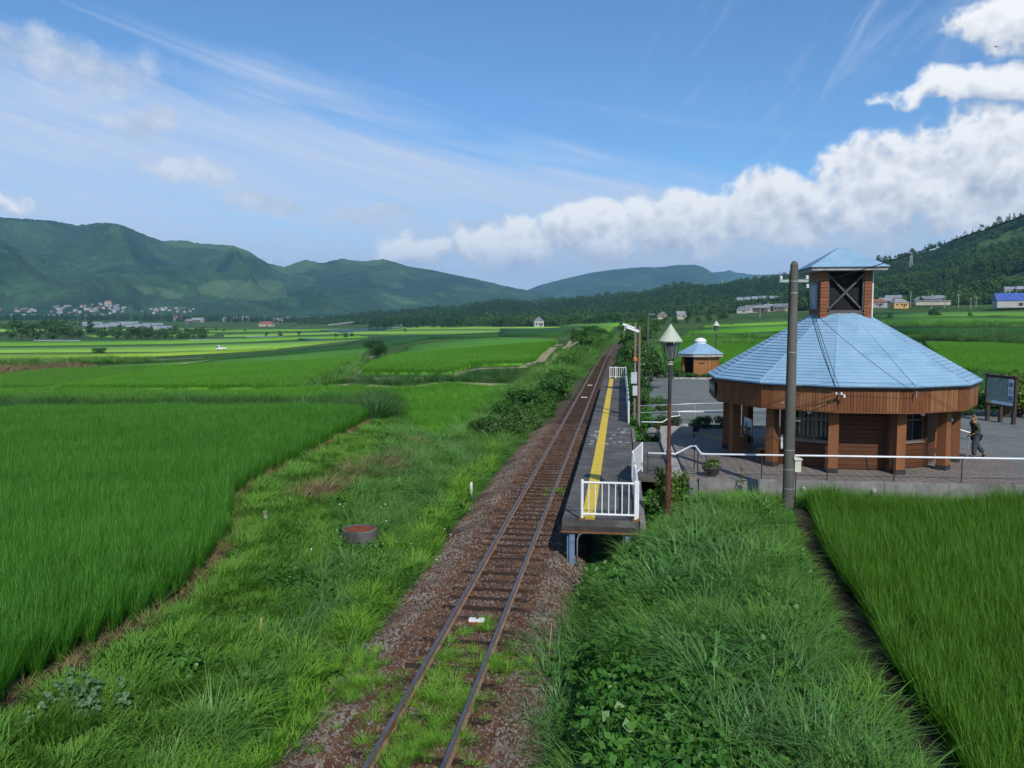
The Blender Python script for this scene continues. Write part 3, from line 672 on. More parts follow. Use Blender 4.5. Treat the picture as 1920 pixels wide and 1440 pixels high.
pm('roof_edge', (.035, .065, .105), (.05, .085, .13), 3.0, .5)  # dark gutters; also the core whose gaps stand for shadow between strips
pm('dark_void', (.012, .012, .013), (.02, .02, .02), 2.0, .9)
pm('glass_dark', (.018, .022, .026), (.03, .035, .04), .8, .06, spec=.6)
pm('alu_frame', (.20, .19, .18), (.15, .14, .13), 4.0, .4, metal=.5)
pm('black_base', (.028, .027, .027), (.05, .048, .046), 4.0, .8)
pm('grey_panel', (.34, .42, .46), (.28, .35, .39), 2.0, .6)
pm('pale_trim', (.45, .42, .38), (.33, .30, .27), 4.0, .8, c3=(.25, .15, .11), s3=2.0)
pm('lamp_white', (.85, .85, .84), (.8, .8, .8), 3.0, .4)
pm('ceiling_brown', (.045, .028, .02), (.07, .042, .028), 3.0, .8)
def ring(rad, z, n=12, ph=15.0, c=(CBX, CBY)): return [Vector((c[0] + rad * math.sin(R(ph + i * 360 / n)), c[1] - rad * math.cos(R(ph + i * 360 / n)), z)) for i in range(n)]
def stepped_roof(parent, c, n, ph, r0, z0, r1, z1, rows, mat, thick=.045, gap=.055):
    """each facet is a pile of shortened metal strips, the dark core between them drawing shadow joints, every strip a piece of its own"""
    for i in range(n):
        A0, B0 = ring(1, 0, n, ph, (0, 0))[i], ring(1, 0, n, ph, (0, 0))[(i + 1) % n]
        for k in range(rows):
            f0, f1 = k / rows, (k + 1) / rows
            f1 = f0 + (f1 - f0) * .87
            ra, rb = r0 + (r1 - r0) * f0, r0 + (r1 - r0) * f1; za, zb = z0 + (z1 - z0) * f0, z0 + (z1 - z0) * f1
            p = [Vector((c[0], c[1], 0)) + A0 * ra, Vector((c[0], c[1], 0)) + B0 * ra, Vector((c[0], c[1], 0)) + B0 * rb, Vector((c[0], c[1], 0)) + A0 * rb]
            bot = [Vector((q.x, q.y, z)) for q, z in zip(p, (za, za, zb, zb))]
            e = (bot[1] - bot[0]).normalized() * .006
            bot[0] += e; bot[3] += e * .6; bot[1] -= e; bot[2] -= e * .6
            top = [bot[0] + Vector((0, 0, thick)), bot[1] + Vector((0, 0, thick)), bot[2] + Vector((0, 0, thick * .6)), bot[3] + Vector((0, 0, thick * .6))]
            MB().hexa(bot, top).build('roof_strip', MATS[mat], parent)
def build_station():
    t = thing('station_building', 'twelve sided wooden station with pale blue tiered roof and lantern tower', 'station building', (CBX, CBY, TZ)); t.location = (0, 0, 0)
    ZE = 4.27; RE = 5.0
    roof = MB(); a = ring(RE - .02, ZE - .03); b = ring(.95, 6.70)
    roof.add([*a, *b], [(i, (i + 1) % 12, 12 + (i + 1) % 12, 12 + i) for i in range(12)] + [tuple(range(12, 24))])
    rf = roof.build('roof', MATS['roof_edge'], t)
    stepped_roof(rf, (CBX, CBY), 12, 15, RE, ZE - .005, .95, 6.735, 24, 'roof_blue')
    v0, v1 = ring(RE + .012, ZE - .05), ring(RE + .012, ZE + .038)
    w0, w1 = ring(RE - .09, ZE - .05), ring(RE - .09, ZE - .002)
    for i in range(12):
        j = (i + 1) % 12
        MB().hexa([v0[i], v0[j], w0[j], w0[i]], [v1[i] + Vector((0, 0, -.045)), v1[j] + Vector((0, 0, -.045)), w1[j], w1[i]]).build('gutter', MATS['roof_edge'], rf)
    # ridge caps on the hips
    for i in range(12):
        MB().bar(ring(RE, ZE + .045)[i], ring(.95, 6.76)[i], .05, .02).build('hip_cap', MATS['roof_blue'], rf)
    # boarded fascia: vertical boards, tone changes from panel to panel
    ft, fb = 4.19, 3.40; RF = RE - .13
    tones = ['fascia_wood', 'fascia_wood', 'fascia_wood_light', 'fascia_wood', 'fascia_wood_dark', 'fascia_wood', 'fascia_wood_light', 'fascia_wood']
    rv = ring(RF, 0); cnt = 0
    for i in range(12):
        A, B = rv[i], rv[(i + 1) % 12]; d = (B - A); L = d.length; u = d.normalized(); nrm = Vector((u.y, -u.x, 0))
        if nrm.dot((A + B) / 2 - Vector((CBX, CBY, 0))) < 0: nrm = -nrm
        ang = math.atan2(u.y, u.x); nbd = 24; w = L / nbd; k = 0; tone = 'fascia_wood'
        for kbd in range(nbd):
            if kbd % 4 == 0 and random.random() < .75: tone = random.choice(tones)
            p = A + u * (w * (kbd + .5))
            MB().box((p.x - nrm.x * .02, p.y - nrm.y * .02, (ft + fb) / 2), (w - .012, .03, ft - fb - .01 * (kbd % 2)), ang).build('fascia_board', MATS[tone], t); cnt += 1
        mid = (A + B) / 2 - nrm * .055
        MB().box((mid.x, mid.y, (ft + fb) / 2), (L, .03, ft - fb - .03), ang).build('fascia_backing', MATS['dark_wood'], t)
        q = (A + B) / 2 - nrm * .07
        MB().box((q.x, q.y, fb - .02), (L - .02, .12, .045), ang).build('fascia_trim', MATS['fascia_wood_dark'], t)
    # soffit under the eaves
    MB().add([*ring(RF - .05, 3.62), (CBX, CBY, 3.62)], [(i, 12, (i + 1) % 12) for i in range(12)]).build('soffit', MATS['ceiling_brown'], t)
    # columns
    for i, p in enumerate(ring(4.16, 0)):
        ang = R(15 + i * 30)
        c = MB().box((p.x, p.y, TZ + 1.32), (.34, .34, 2.34), ang).build('column', MATS['column_wood'], t, bevel=.012)
        MB().box((p.x, p.y, TZ + .085), (.37, .37, .17), ang).build('base', MATS['black_base'], c)
    # core walls: horizontal boards, windows on the two facets beside the front
    iv = ring(3.52, 0); iz0, iz1 = TZ + .02, 3.6; rows = 15; rh = (iz1 - iz0) / rows
    WL = Vector((6.95, 36.3, 0))
    for i, A, B in [(k, iv[k], iv[(k + 1) % 12]) for k in (10, 11, 0, 1, 2)] + [(20, WL, iv[10]), (21, iv[3], WL)]:
        u = (B - A).normalized(); L = (B - A).length; ang = math.atan2(u.y, u.x)
        m = (A + B) / 2; nrm = Vector((u.y, -u.x, 0)); vis = i in (10, 11, 0, 20)
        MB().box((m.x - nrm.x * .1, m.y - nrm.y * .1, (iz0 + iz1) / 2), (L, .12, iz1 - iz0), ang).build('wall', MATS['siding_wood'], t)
        win = i in (10, 0)
        if not vis and i != 1: continue
        for k in range(rows):
            z = iz0 + (k + .5) * rh; s0, s1 = .03, L - .03
            segs = [(s0, s1)]
            if win and .95 < z - TZ < 2.25: segs = [(s0, .16), (L - .16, s1)]
            for q0, q1 in segs:
                c = A + u * ((q0 + q1) / 2)
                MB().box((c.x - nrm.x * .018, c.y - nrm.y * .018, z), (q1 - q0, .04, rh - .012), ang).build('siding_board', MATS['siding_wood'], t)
        if win:
            w = L - .34; zc = TZ + 1.62; h = 1.26
            P = lambda s, z, o=0.0: (m.x + u.x * s - nrm.x * (.035 - o), m.y + u.y * s - nrm.y * (.035 - o), z)
            wn = MB().box(P(0, zc), (w, .02, h), ang).build('window', MATS['glass_dark'], t)
            fr = MB()
            for s in (-w / 2, -w / 6, w / 6, w / 2): fr.box(P(s, zc, .02), (.045, .04, h), ang)
            for zz in (zc - h / 2, zc + h / 2 - .02, zc + .12): fr.box(P(0, zz, .022), (w + .04, .038, .05), ang)
            fr.build('frame', MATS['alu_frame'], wn)
            MB().box(P(0, zc - h / 2 - .05, .05), (w + .12, .1, .05), ang).build('sill', MATS['grey_wood'], wn)
            for q in range(9 if i == 10 else 0): MB().box(P(-w / 2 + .12 + q * (w - .24) / 8, zc + .02, -.008 + .02), (.05, .006, h - .25)).build('blind', MATS['pale_trim'], wn)
        cp = A; MB().box((cp.x, cp.y, (iz0 + iz1) / 2), (.14, .14, iz1 - iz0), ang).build('corner_post', MATS['siding_wood'], t)
    # lower step of the wall front and cable, vents, eaves lights
    for i, s in ((11, -.55), (11, .55)):
        A, B = iv[i], iv[0]; u = (B - A).normalized(); m = (A + B) / 2 + u * s; MB().box((m.x, m.y - .03, 3.28), (.24, .05, .13)).build('vent', MATS['steel_dark'], t)
    MB().tube([(8.9, 29.97, 1.22), (8.72, 29.95, 1.27), (8.66, 29.96, 1.5), (8.64, 29.97, 1.75)], .012, 5).build('cable', MATS['black_base'], t)
    for x, y, z in ((10.25, 29.35, 3.30), (11.79, 31.0, 2.92), (6.55, 29.5, 3.30)):
        lp = MB().lathe([(.0, -.07), (.06, -.055), (.085, 0), (.06, .05), (.02, .07)], (x, y, z), 12).build('eaves_lamp', MATS['lamp_white'], t, smooth=True)
        MB().tube([(x, y, z + .06), (x, y, 3.62)], .008, 5).build('stem', MATS['black_base'], lp)
    # lantern tower
    hw = .93; tz0, tz1 = 6.30, 8.38; x0, x1, y0, y1 = CBX - hw, CBX + hw, CBY - hw, CBY + hw
    tw = MB().box((CBX, CBY, (tz0 + 8.2) / 2), (2 * hw - .7, 2 * hw - .7, 8.2 - tz0)).build('tower', MATS['dark_void'], t)
    pw = .27; rws = 16
    for cx, cy in ((x0 + pw / 2, y0 + pw / 2), (x1 - pw / 2, y0 + pw / 2), (x0 + pw / 2, y1 - pw / 2), (x1 - pw / 2, y1 - pw / 2)):
        for k in range(rws): MB().box((cx, cy, tz0 + (k + .5) * (tz1 - tz0) / rws), (pw, pw, (tz1 - tz0) / rws - .012)).build('tower_board', MATS['tower_wood'], tw)
    for s, yy in ((-1, y0), (1, y1)):
        MB().bar((x0 + pw, yy - s * .12, 6.85), (x1 - pw, yy - s * .12, 8.25), .06, .16, (0, 1, 0)).bar((x0 + pw, yy - s * .19, 8.25), (x1 - pw, yy - s * .19, 6.85), .06, .16, (0, 1, 0)).build('cross_brace', MATS['grey_wood'] if False else MATS['brace'], tw)
        MB().box((CBX, yy - s * .1, 6.80), (2 * (hw - pw), .12, .14)).build('lower_rail', MATS['brace'], tw)
        MB().box((CBX, yy - s * .26, 7.55), (2 * (hw - pw), .03, 1.6)).build('louvre_back', MATS['dark_void'], tw)
        for sx in (-1, 1): MB().box((CBX + sx * (hw - pw - .03), yy - s * .1, 7.5), (.05, .12, 1.4)).build('jamb', MATS['brace'], tw)
    for s, xx in ((-1, x0), (1, x1)):
        for k in range(rws): MB().box((xx - s * .02, CBY, tz0 + (k + .5) * (tz1 - tz0) / rws), (.05, 2 * (hw - pw), (tz1 - tz0) / rws - .012)).build('tower_board', MATS['tower_wood'], tw)
    MB().box((x0 - .07, CBY - .1, 7.42), (.10, .95, 1.02)).build('grey_box', MATS['grey_panel'], tw, bevel=.01)
    MB().tube([(x1 + .05, y0 + .1, 6.6), (x1 + .05, y0 + .1, 8.3)], .03, 8).build('conduit', MATS['white_paint'], tw)
    tr = MB().box((CBX, CBY, 8.40), (2.70, 2.70, .09)).build('tower_eave', MATS['pale_trim'], t)
    MB().box((CBX, CBY, 8.462), (2.78, 2.78, .035)).build('gutter', MATS['roof_edge'], tr)
    stepped_roof(tr, (CBX, CBY), 4, 45, 1.40 * math.sqrt(2), 8.48, .06, 9.30, 11, 'roof_blue', .035)
    MB().add([(CBX - 1.36, CBY - 1.36, 8.475), (CBX + 1.36, CBY - 1.36, 8.475), (CBX + 1.36, CBY + 1.36, 8.475), (CBX - 1.36, CBY + 1.36, 8.475), (CBX, CBY, 9.28)], [(0, 1, 4), (1, 2, 4), (2, 3, 4), (3, 0, 4)]).build('roof_core', MATS['roof_edge'], tr)
    # small plate above the roof, facing the railway
    MB().box((CBX - .08, CBY - 1.02, 6.70), (.42, .02, .07)).build('plate', MATS['pale_trim'], t)
    # station name board hung on the fascia facing the track
    A, B = ring(RE - .08, 0)[9], ring(RE - .08, 0)[8]; m = (A + B) / 2; u = (B - A).normalized(); ang = math.atan2(u.y, u.x); nrm = (m - Vector((CBX, CBY, 0))).normalized(); m = m + nrm * .03
    sg = MB().box((m.x, m.y, 3.80), (1.95, .05, .58), ang).build('name_board', MATS['dark_wood'], t)
    for k in range(5):
        p = m + u * (-.75 + .37 * k) + nrm * .032
        g = MB()
        for q in range(5):
            w_, h_ = random.choice([(.20, .028), (.03, .20), (.12, .028), (.028, .12)]); g.box((p.x + u.x * random.uniform(-.07, .07), p.y + u.y * random.uniform(-.07, .07), 3.80 + random.uniform(-.12, .12)), (w_, .012 + .001 * q, h_), ang)
        g.build('character', MATS['white_paint'], sg)
    # insulators and brackets where the wires land on the fascia
    p = (7.33, 28.58, 4.06)
    MB().bar((p[0], p[1] + .06, p[2]), (p[0], p[1] - .14, p[2] - .04), .035).bar((p[0] - .1, p[1] - .12, p[2] - .04), (p[0] + .12, p[1] - .12, p[2] - .04), .03).build('wire_bracket', MATS['galvanised'], t)
    for dx in (-.16, .0, .1): MB().lathe([(.02, -.05), (.04, -.03), (.03, 0), (.04, .03), (.02, .05)], (p[0] + dx, p[1] - .13, p[2] - .02 - .09 * (dx == .1)), 8).build('insulator', MATS['lamp_white'], t)
    MB().tube([(7.35, 28.48, 3.98), (7.38, 28.50, 3.80), (7.40, 28.55, 3.62)], .012, 5).build('cable', MATS['black_base'], t)
    MB().box((9.75, 28.60, 4.10), (.05, .12, .05)).box((9.75, 28.56, 4.02), (.03, .04, .16)).build('wire_bracket', MATS['galvanised'], t)
pm('brace', (.085, .078, .078), (.13, .12, .118), 5.0, .8)
build_station()
# ------------------------------------------------------------------ handrails, lamps, poles
pm('lamp_shade', (.50, .53, .42), (.44, .47, .37), 3.0, .6, c3=(.36, .38, .30), s3=3)
pm('lamp_post_brown', (.085, .030, .022), (.120, .045, .032), 3.0, .55)
pm('lamp_post_dark', (.030, .034, .030), (.05, .055, .05), 3.0, .5)
pm('pole_concrete', (.085, .084, .070), (.130, .128, .108), 1.6, .9, .5, 25, stretch=(1, 1, .25), c3=(.095, .098, .075), s3=1.2)
pm('pole_wood', (.17, .13, .10), (.25, .20, .16), 3.0, .85, .4, 20, stretch=(1, 1, .1))
pm('wire_black', (.012, .012, .012), None, rough=.6)
pm('box_cream', (.62, .62, .52), (.54, .54, .45), 3.0, .6)
pm('box_grey', (.50, .55, .57), (.43, .47, .49), 2.0, .6)
pm('porcelain', (.78, .78, .76), None, rough=.25)
pm('terracotta_dark', (.05, .042, .038), (.08, .065, .055), 4.0, .8)
m = bpy.data.materials.new('clear_glass'); m.use_nodes = True; b = m.node_tree.nodes['Principled BSDF']; b.inputs['Transmission Weight'].default_value = .9; b.inputs['Roughness'].default_value = .05; b.inputs['IOR'].default_value = 1.1; b.inputs['Base Color'].default_value = (.8, .9, .85, 1); MATS['clear_glass'] = m
def handrail(name, label, pts, posts, base, r=.03, mat='white_rail', post_mat='steel_dark', cat='handrail', second=None):
    t = thing(name, label, cat)
    MB().tube(pts, r, 8).build('rail_tube', MATS[mat], t, smooth=True)
    if second: MB().tube(second, r, 8).build('rail_tube', MATS[mat], t, smooth=True)
    for (x, y, z1), z0 in zip(posts, base if isinstance(base, list) else [base] * len(posts)):
        MB().tube([(x, y, z0), (x, y, z1)], .022, 8).build('post', MATS[post_mat], t)
    return t
def lerp(a, b, f): return tuple(x + (y - x) * f for x, y in zip(a, b))
def build_rails():
    a, b = (2.70, 27.66, 2.02), (16.4, 28.25, 2.02)
    ps = [lerp(a, b, f) for f in (.012, .145, .30, .455, .61, .765, .92)]
    handrail('terrace_handrail', 'long white handrail along the front edge of the terrace', [(1.0, 29.5, 1.72), (1.98, 29.45, 1.72), (2.5, 29.35, 2.02), (2.66, 29.25, 2.05), (2.70, 27.7, 2.02), a, b],
             [(1.0, 29.5, 1.72), (2.62, 29.3, 2.04), (2.68, 28.6, 2.03)] + ps, [.95, 1.2, 1.2] + [1.2] * 7, r=.034)
    handrail('step_handrail', 'white handrail beside the far end of the station steps', [(.98, 38.4, 1.74), (1.95, 38.45, 1.74), (2.35, 38.5, 2.0), (2.75, 38.55, 2.05), (2.72, 39.9, 2.08), (7.4, 40.6, 2.02)],
             [(.98, 38.4, 1.74), (1.75, 38.43, 1.74), (2.72, 38.55, 2.05), (2.72, 39.2, 2.06), (2.74, 39.9, 2.08), (5.2, 40.25, 2.04), (7.4, 40.6, 2.02)], [.95, .95] + [1.2] * 5, r=.028)
    handrail('yard_fence_rail', 'pale two bar pipe rail between the platform and the asphalt yard', [(1.0, 43.0, 2.02), (3.7, 43.6, 2.1), (9.6, 45.0, 2.2)], [(1.0, 43.0, 2.02), (3.9, 43.65, 2.11), (6.8, 44.3, 2.15), (9.6, 45.0, 2.2)], .9, r=.028, mat='galvanised', post_mat='galvanised',
             second=[(1.0, 43.0, 1.66), (3.7, 43.6, 1.72), (9.6, 45.0, 1.80)])
    handrail('yard_guard_rail', 'white guard rail behind the right side of the station building', [(13.4, 38.6, 2.1), (15.3, 37.4, 1.55)], [(13.5, 38.55, 2.08), (15.2, 37.45, 1.58)], 1.15, r=.03)
build_rails()
def lamp_post(loc, h, label, mat_low):
    t = thing('lamp_post', label, 'lamp post', loc, group='conical park lamps')
    p = MB().tube([(0, 0, 0), (0, 0, 1.9), (0, 0, 1.92), (0, 0, 2.3)], [.085, .085, .075, .075], 12).build('lower_pole', MATS[mat_low], t, smooth=False)
    MB().lathe([(.15, 0), (.15, .05), (.09, .09)], (0, 0, 0), 12).build('base_plate', MATS[mat_low], p)
    MB().tube([(0, 0, 2.3), (0, 0, 2.34), (0, 0, h - 1.35)], [.085, .055, .05], 10).build('upper_pole', MATS[mat_low], t)
    MB().tube([(0, 0, h - 2.9), (0, 0, h - 1.2)], .052, 10).build('pole_top', MATS['lamp_post_dark'], t)
    MB().lathe([(.05, 0), (.09, .03), (.075, .07), (.10, .11), (.06, .16)], (0, 0, h - 1.2), 12).build('collar', MATS['pale_trim'], t)
    lg = empty('lantern'); lg.parent = t
    for k in range(6):
        a = k * math.pi / 3; c, s = math.cos(a), math.sin(a)
        MB().tube([(.05 * c, .05 * s, h - 1.06), (.17 * c, .17 * s, h - 1.0), (.20 * c, .20 * s, h - .88), (.235 * c, .235 * s, h - .50)], .011, 5).build('strut', MATS['lamp_post_dark'], lg)
    MB().lathe([(.16, h - 1.0), (.225, h - .52)], (0, 0, 0), 12, False).build('glass', MATS['clear_glass'], lg, smooth=True)
    MB().lathe([(.045, h - 1.02), (.055, h - .85), (.085, h - .78), (.085, h - .5)], (0, 0, 0), 10).build('lamp_socket', MATS['lamp_post_dark'], lg)
    MB().lathe([(.335, h - .52), (.34, h - .49), (.0, h)], (0, 0, 0), 24, True).build('lamp_shade', MATS['lamp_shade'], t, smooth=False)
    return t
lamp_post((1.39, 23.6, .45), 5.95, 'tall park lamp with cream cone shade standing beside the platform', 'lamp_post_brown')
lamp_post((9.05, 80.5, 1.1), 5.35, 'small distant park lamp with cream cone shade behind the outbuilding', 'lamp_post_dark')
def build_poles():
    # heavy concrete pole in front of the station
    x, y = 5.17, 25.8
    t = thing('utility_pole', 'thick grey concrete utility pole in front of the station roof', 'utility pole', (x, y, .42))
    MB().tube([(0, 0, 0), (0, 0, 3), (0, 0, 7.75), (0, 0, 7.85)], [.178, .155, .115, .065], 20).build('shaft', MATS['pole_concrete'], t, smooth=False)
    for z in (5.1, 6.9, 7.25, 2.1, 1.5, .9): MB().lathe([(.178 - .0087 * z + .006, -.012), (.178 - .0087 * z + .006, .012)], (0, 0, z), 20, False).build('band', MATS['galvanised'], t)
    for i, z in enumerate((1.9, 2.45, 3.0, 3.55, 4.1, 4.65)):
        s = -1 if i % 2 else 1; MB().bar((s * .12, 0, z), (s * .30, -.02, z), .022).build('step_bolt', MATS['galvanised'], t)
    MB().box((.24, -.05, 1.62), (.19, .2, .38)).build('meter_box', MATS['box_cream'], t, bevel=.012)
    MB().hexa([(.12, -.19, 1.81), (.37, -.19, 1.81), (.37, .07, 1.81), (.12, .07, 1.81)], [(.12, -.17, 1.90), (.36, -.17, 1.84), (.36, .05, 1.84), (.12, .05, 1.90)]).build('box_roof', MATS['box_cream'], t)
    MB().tube([(.20, -.06, 1.42), (.20, -.08, 1.3), (.19, -.06, .1)], .014, 6).build('cable', MATS['wire_black'], t)
    MB().tube([(-.17, -.05, .1), (-.15, -.05, 3), (-.13, -.03, 7.4)], .02, 6).build('earth_pipe', MATS['wire_black'], t)
    arm = MB().bar((-.42, 0, 7.26), (.42, .0, 7.26), .06, .08).build('cross_arm', MATS['galvanised'], t)
    for dx, zz in ((.38, 7.36), (.40, 7.10), (-.38, 7.35)): MB().lathe([(.02, -.06), (.05, -.04), (.03, -.01), (.05, .02), (.02, .06)], (dx, -.02, zz), 8).build('insulator', MATS['porcelain'], arm)
    P = Vector((x, y, .42))
    def wire(name, label, a, b, sag, r=.012, n=14):
        a, b = Vector(a), Vector(b); pts = [a.lerp(b, i / n) - Vector((0, 0, sag * 4 * (i / n) * (1 - i / n))) for i in range(n + 1)]
        o = MB().tube(pts, r, 5).build(name, MATS['wire_black']); tag(o, label, 'wire')
    wire('overhead_wire', 'thin black wire rising from the pole past the tower roof to the right', P + Vector((.40, -.02, 7.10)), (17.5, 20.5, 12.2), .25, .013)
    wire('service_wire', 'first thin wire dropping from the pole to the station fascia', P + Vector((.40, 0, 7.0)), (7.33, 28.44, 4.06), .12, .010)
    wire('service_wire', 'twisted black service cable dropping from pole to fascia bracket', P + Vector((.36, 0, 6.9)), (7.30, 28.44, 4.0), .32, .013)
    wire('service_wire', 'slack outer wire dropping from the pole to the fascia bracket', P + Vector((.30, .02, 7.2)), (7.18, 28.46, 4.05), .05, .008)
    wire('service_wire', 'long wire crossing the roof from the pole to the right fascia bracket', P + Vector((.14, 0, 6.75)), (9.75, 28.53, 4.05), .15, .008)
    # twin poles with tube lights behind the platform
    for (px_, py_, h, lab, s) in ((.98, 44.6, 5.35, 'nearer wooden platform light pole with white tube lamp', 0), (.80, 47.2, 5.5, 'farther wooden platform light pole carrying tube lamp and grey boxes', 1)):
        t = thing('platform_light_pole', lab, 'light pole', (px_, py_, .85), group='platform light poles')
        MB().tube([(0, 0, 0), (0, 0, h)], [.085, .062], 10).build('pole', MATS['pole_wood'], t)
        MB().bar((0, -.05, h - .30), (-.2, -.1, h - .28), .04).build('bracket', MATS['galvanised'], t)
        MB().tube([(-.05, -.1, h - .34), (-.72, -.35, h - .10)], .058, 8).build('tube_lamp', MATS['lamp_white'], t)
        MB().hexa([(-.02, -.13, h - .30), (-.02, -.05, h - .30), (-.72, -.30, h - .04), (-.72, -.38, h - .04)], [(-.02, -.16, h - .24), (-.02, -.02, h - .24), (-.72, -.27, h + .01), (-.72, -.41, h + .01)]).build('reflector', MATS['white_paint'], t)
        if s:
            MB().box((-.05, -.16, 2.35), (.34, .22, .64)).build('box', MATS['box_grey'], t, bevel=.01)
            MB().box((0.02, -.16, 1.62), (.28, .2, .56)).build('box', MATS['box_grey'], t, bevel=.01)
            MB().lathe([(.05, -.12), (.12, -.1), (.12, .06), (.06, .12)], (0, -.1, 3.42), 12).build('warning_lamp', MATS['orange'], t)
            MB().tube([(0, -.1, 2.6), (0, -.1, 3.3)], .03, 6).build('conduit', MATS['galvanised'], t)
    t = thing('utility_pole', 'slim concrete pole with short arm standing behind the leafy tree', 'utility pole', (2.75, 86, .9))
    MB().tube([(0, 0, 0), (0, 0, 6.25)], [.13, .09], 10).build('shaft', MATS['pole_concrete'], t)
    MB().bar((-.05, 0, 6.2), (.75, 0, 6.2), .05).build('arm', MATS['galvanised'], t)
pm('orange', (.62, .19, .03), (.50, .15, .03), 5, .5)
build_poles()

# ------------------------------------------------------------------ small outbuilding (octagonal, blue roof)
def build_hut():
    c = (7.35, 77.9); z = 1.2
    t = thing('toilet_hut', 'small octagonal wooden outbuilding with blue roof and white dome vent', 'outbuilding'); rr = lambda r, zz: ring(r, zz, 8, 22.5, c)
    w = rr(1.72, 0); hh = 1.98
    for i in range(8):
        A, B = w[i], w[(i + 1) % 8]; m_ = (A + B) / 2; u = (B - A).normalized(); L = (B - A).length; ang = math.atan2(u.y, u.x); n = (m_ - Vector((*c, 0))).normalized()
        if i == 6:   # the open doorway
            MB().box((m_.x - n.x * .9, m_.y - n.y * .9, z + hh / 2), (L, .05, hh), ang).build('door_recess', MATS['dark_void'], t)
        else:
            MB().box((m_.x - n.x * .07, m_.y - n.y * .07, z + hh / 2), (L, .08, hh), ang).build('wall', MATS['hut_wood'], t)
            if i in (7, 0, 5, 1):
                for k in range(12): MB().box((m_.x, m_.y, z + (k + .5) * hh / 12), (L - .06, .03, hh / 12 - .014), ang).build('siding_board', MATS['hut_wood'], t)
        MB().box((A.x, A.y, z + hh / 2), (.14, .14, hh), R(22.5 + 45 * i)).build('corner_post', MATS['hut_wood'], t)
    a, b = w[7], w[0]; MB().box(((a.x + b.x) / 2, (a.y + b.y) / 2 - .03, z + 1.35), (.55, .03, .10)).build('name_plate', MATS['dark_wood'], t)
    f0, f1 = rr(2.12, 0), rr(2.02, 0)
    for i in range(8):
        j = (i + 1) % 8
        MB().hexa([(*f0[i][:2], z + hh - .05), (*f0[j][:2], z + hh - .05), (*f1[j][:2], z + hh - .05), (*f1[i][:2], z + hh - .05)], [(*f0[i][:2], z + hh + .19), (*f0[j][:2], z + hh + .19), (*f1[j][:2], z + hh + .19), (*f1[i][:2], z + hh + .19)]).build('fascia', MATS['pale_trim'], t)
    rf = MB().add([*rr(2.14, z + hh + .20), *rr(.5, z + hh + 1.12)], [(i, (i + 1) % 8, 8 + (i + 1) % 8, 8 + i) for i in range(8)] + [tuple(reversed(range(8)))]).build('roof', MATS['roof_edge'], t)
    stepped_roof(rf, c, 8, 22.5, 2.2, z + hh + .205, .52, z + hh + 1.14, 10, 'roof_blue', .035)
    MB().lathe([(.50, 0), (.50, .22), (.56, .24), (.56, .28), (.52, .34), (.42, .47), (.25, .56), (.0, .60)], (*c, z + hh + 1.08), 20).build('dome_vent', MATS['white_paint'], t, smooth=False)
build_hut()

# ------------------------------------------------------------------ map board
def build_board():
    a, b = Vector((19.45, 46.0, 1.15)), Vector((20.6, 44.2, 1.15)); a = Vector(atz(1849, 787, 1.15)); b = Vector(atz(1898, 796, 1.15)); u = (b - a); L = u.length; ang = math.atan2(u.y, u.x)
    t = thing('map_board', 'large dark framed map board with green map beside the station', 'sign board', tuple(a), ang, None)
    for x in (0, L * .5, L): MB().box((x, .06, 1.25), (.16, .16, 2.5)).build('post', MATS['dark_wood'], t)
    MB().box((L / 2, .0, 1.62), (L + .3, .05, 1.55)).build('board', MATS['dark_wood'], t)
    MB().box((L / 2, -.02, 2.44), (L + .5, .24, .06)).build('cap', MATS['dark_wood'], t)
    f = -.03
    mp = MB().box((L * .40 - .02, f, 1.72), (L * .80, .012, 1.20)).build('map_panel', MATS['map_green'], t)
    side = MB().box((L * .91, f, 1.74), (L * .20, .012, 1.16)).build('side_panel', MATS['map_pale'], t)
    MB().box((L * .5 + .02, f - .001, 1.03), (L * 1.0, .012, .17)).build('legend_strip', MATS['map_pale'], t)
    MB().box((L * .10, f - .008, 1.03), (L * .2, .012, .17)).build('legend_patch', MATS['map_yellow'], t)
    MB().box((L * .91, f - .008, 2.02), (L * .14, .012, .22)).build('picture', MATS['map_teal'], side); MB().box((L * .91, f - .008, 1.32), (L * .16, .012, .26)).build('picture', MATS['map_teal'], side)
    for k in range(5): MB().box((L * .91, f - .008, 1.78 - k * .05), (L * .15, .01, .018)).build('text_line', MATS['alu_frame'], side)
pm('map_green', (.15, .23, .19), (.25, .33, .27), 3.5, .4, c3=(.34, .38, .33), s3=5)
pm('map_pale', (.74, .78, .82), (.68, .72, .76), 3, .4); pm('map_yellow', (.42, .40, .16), None, rough=.5); pm('map_teal', (.06, .17, .24), (.12, .25, .30), 9, .4)
build_board()

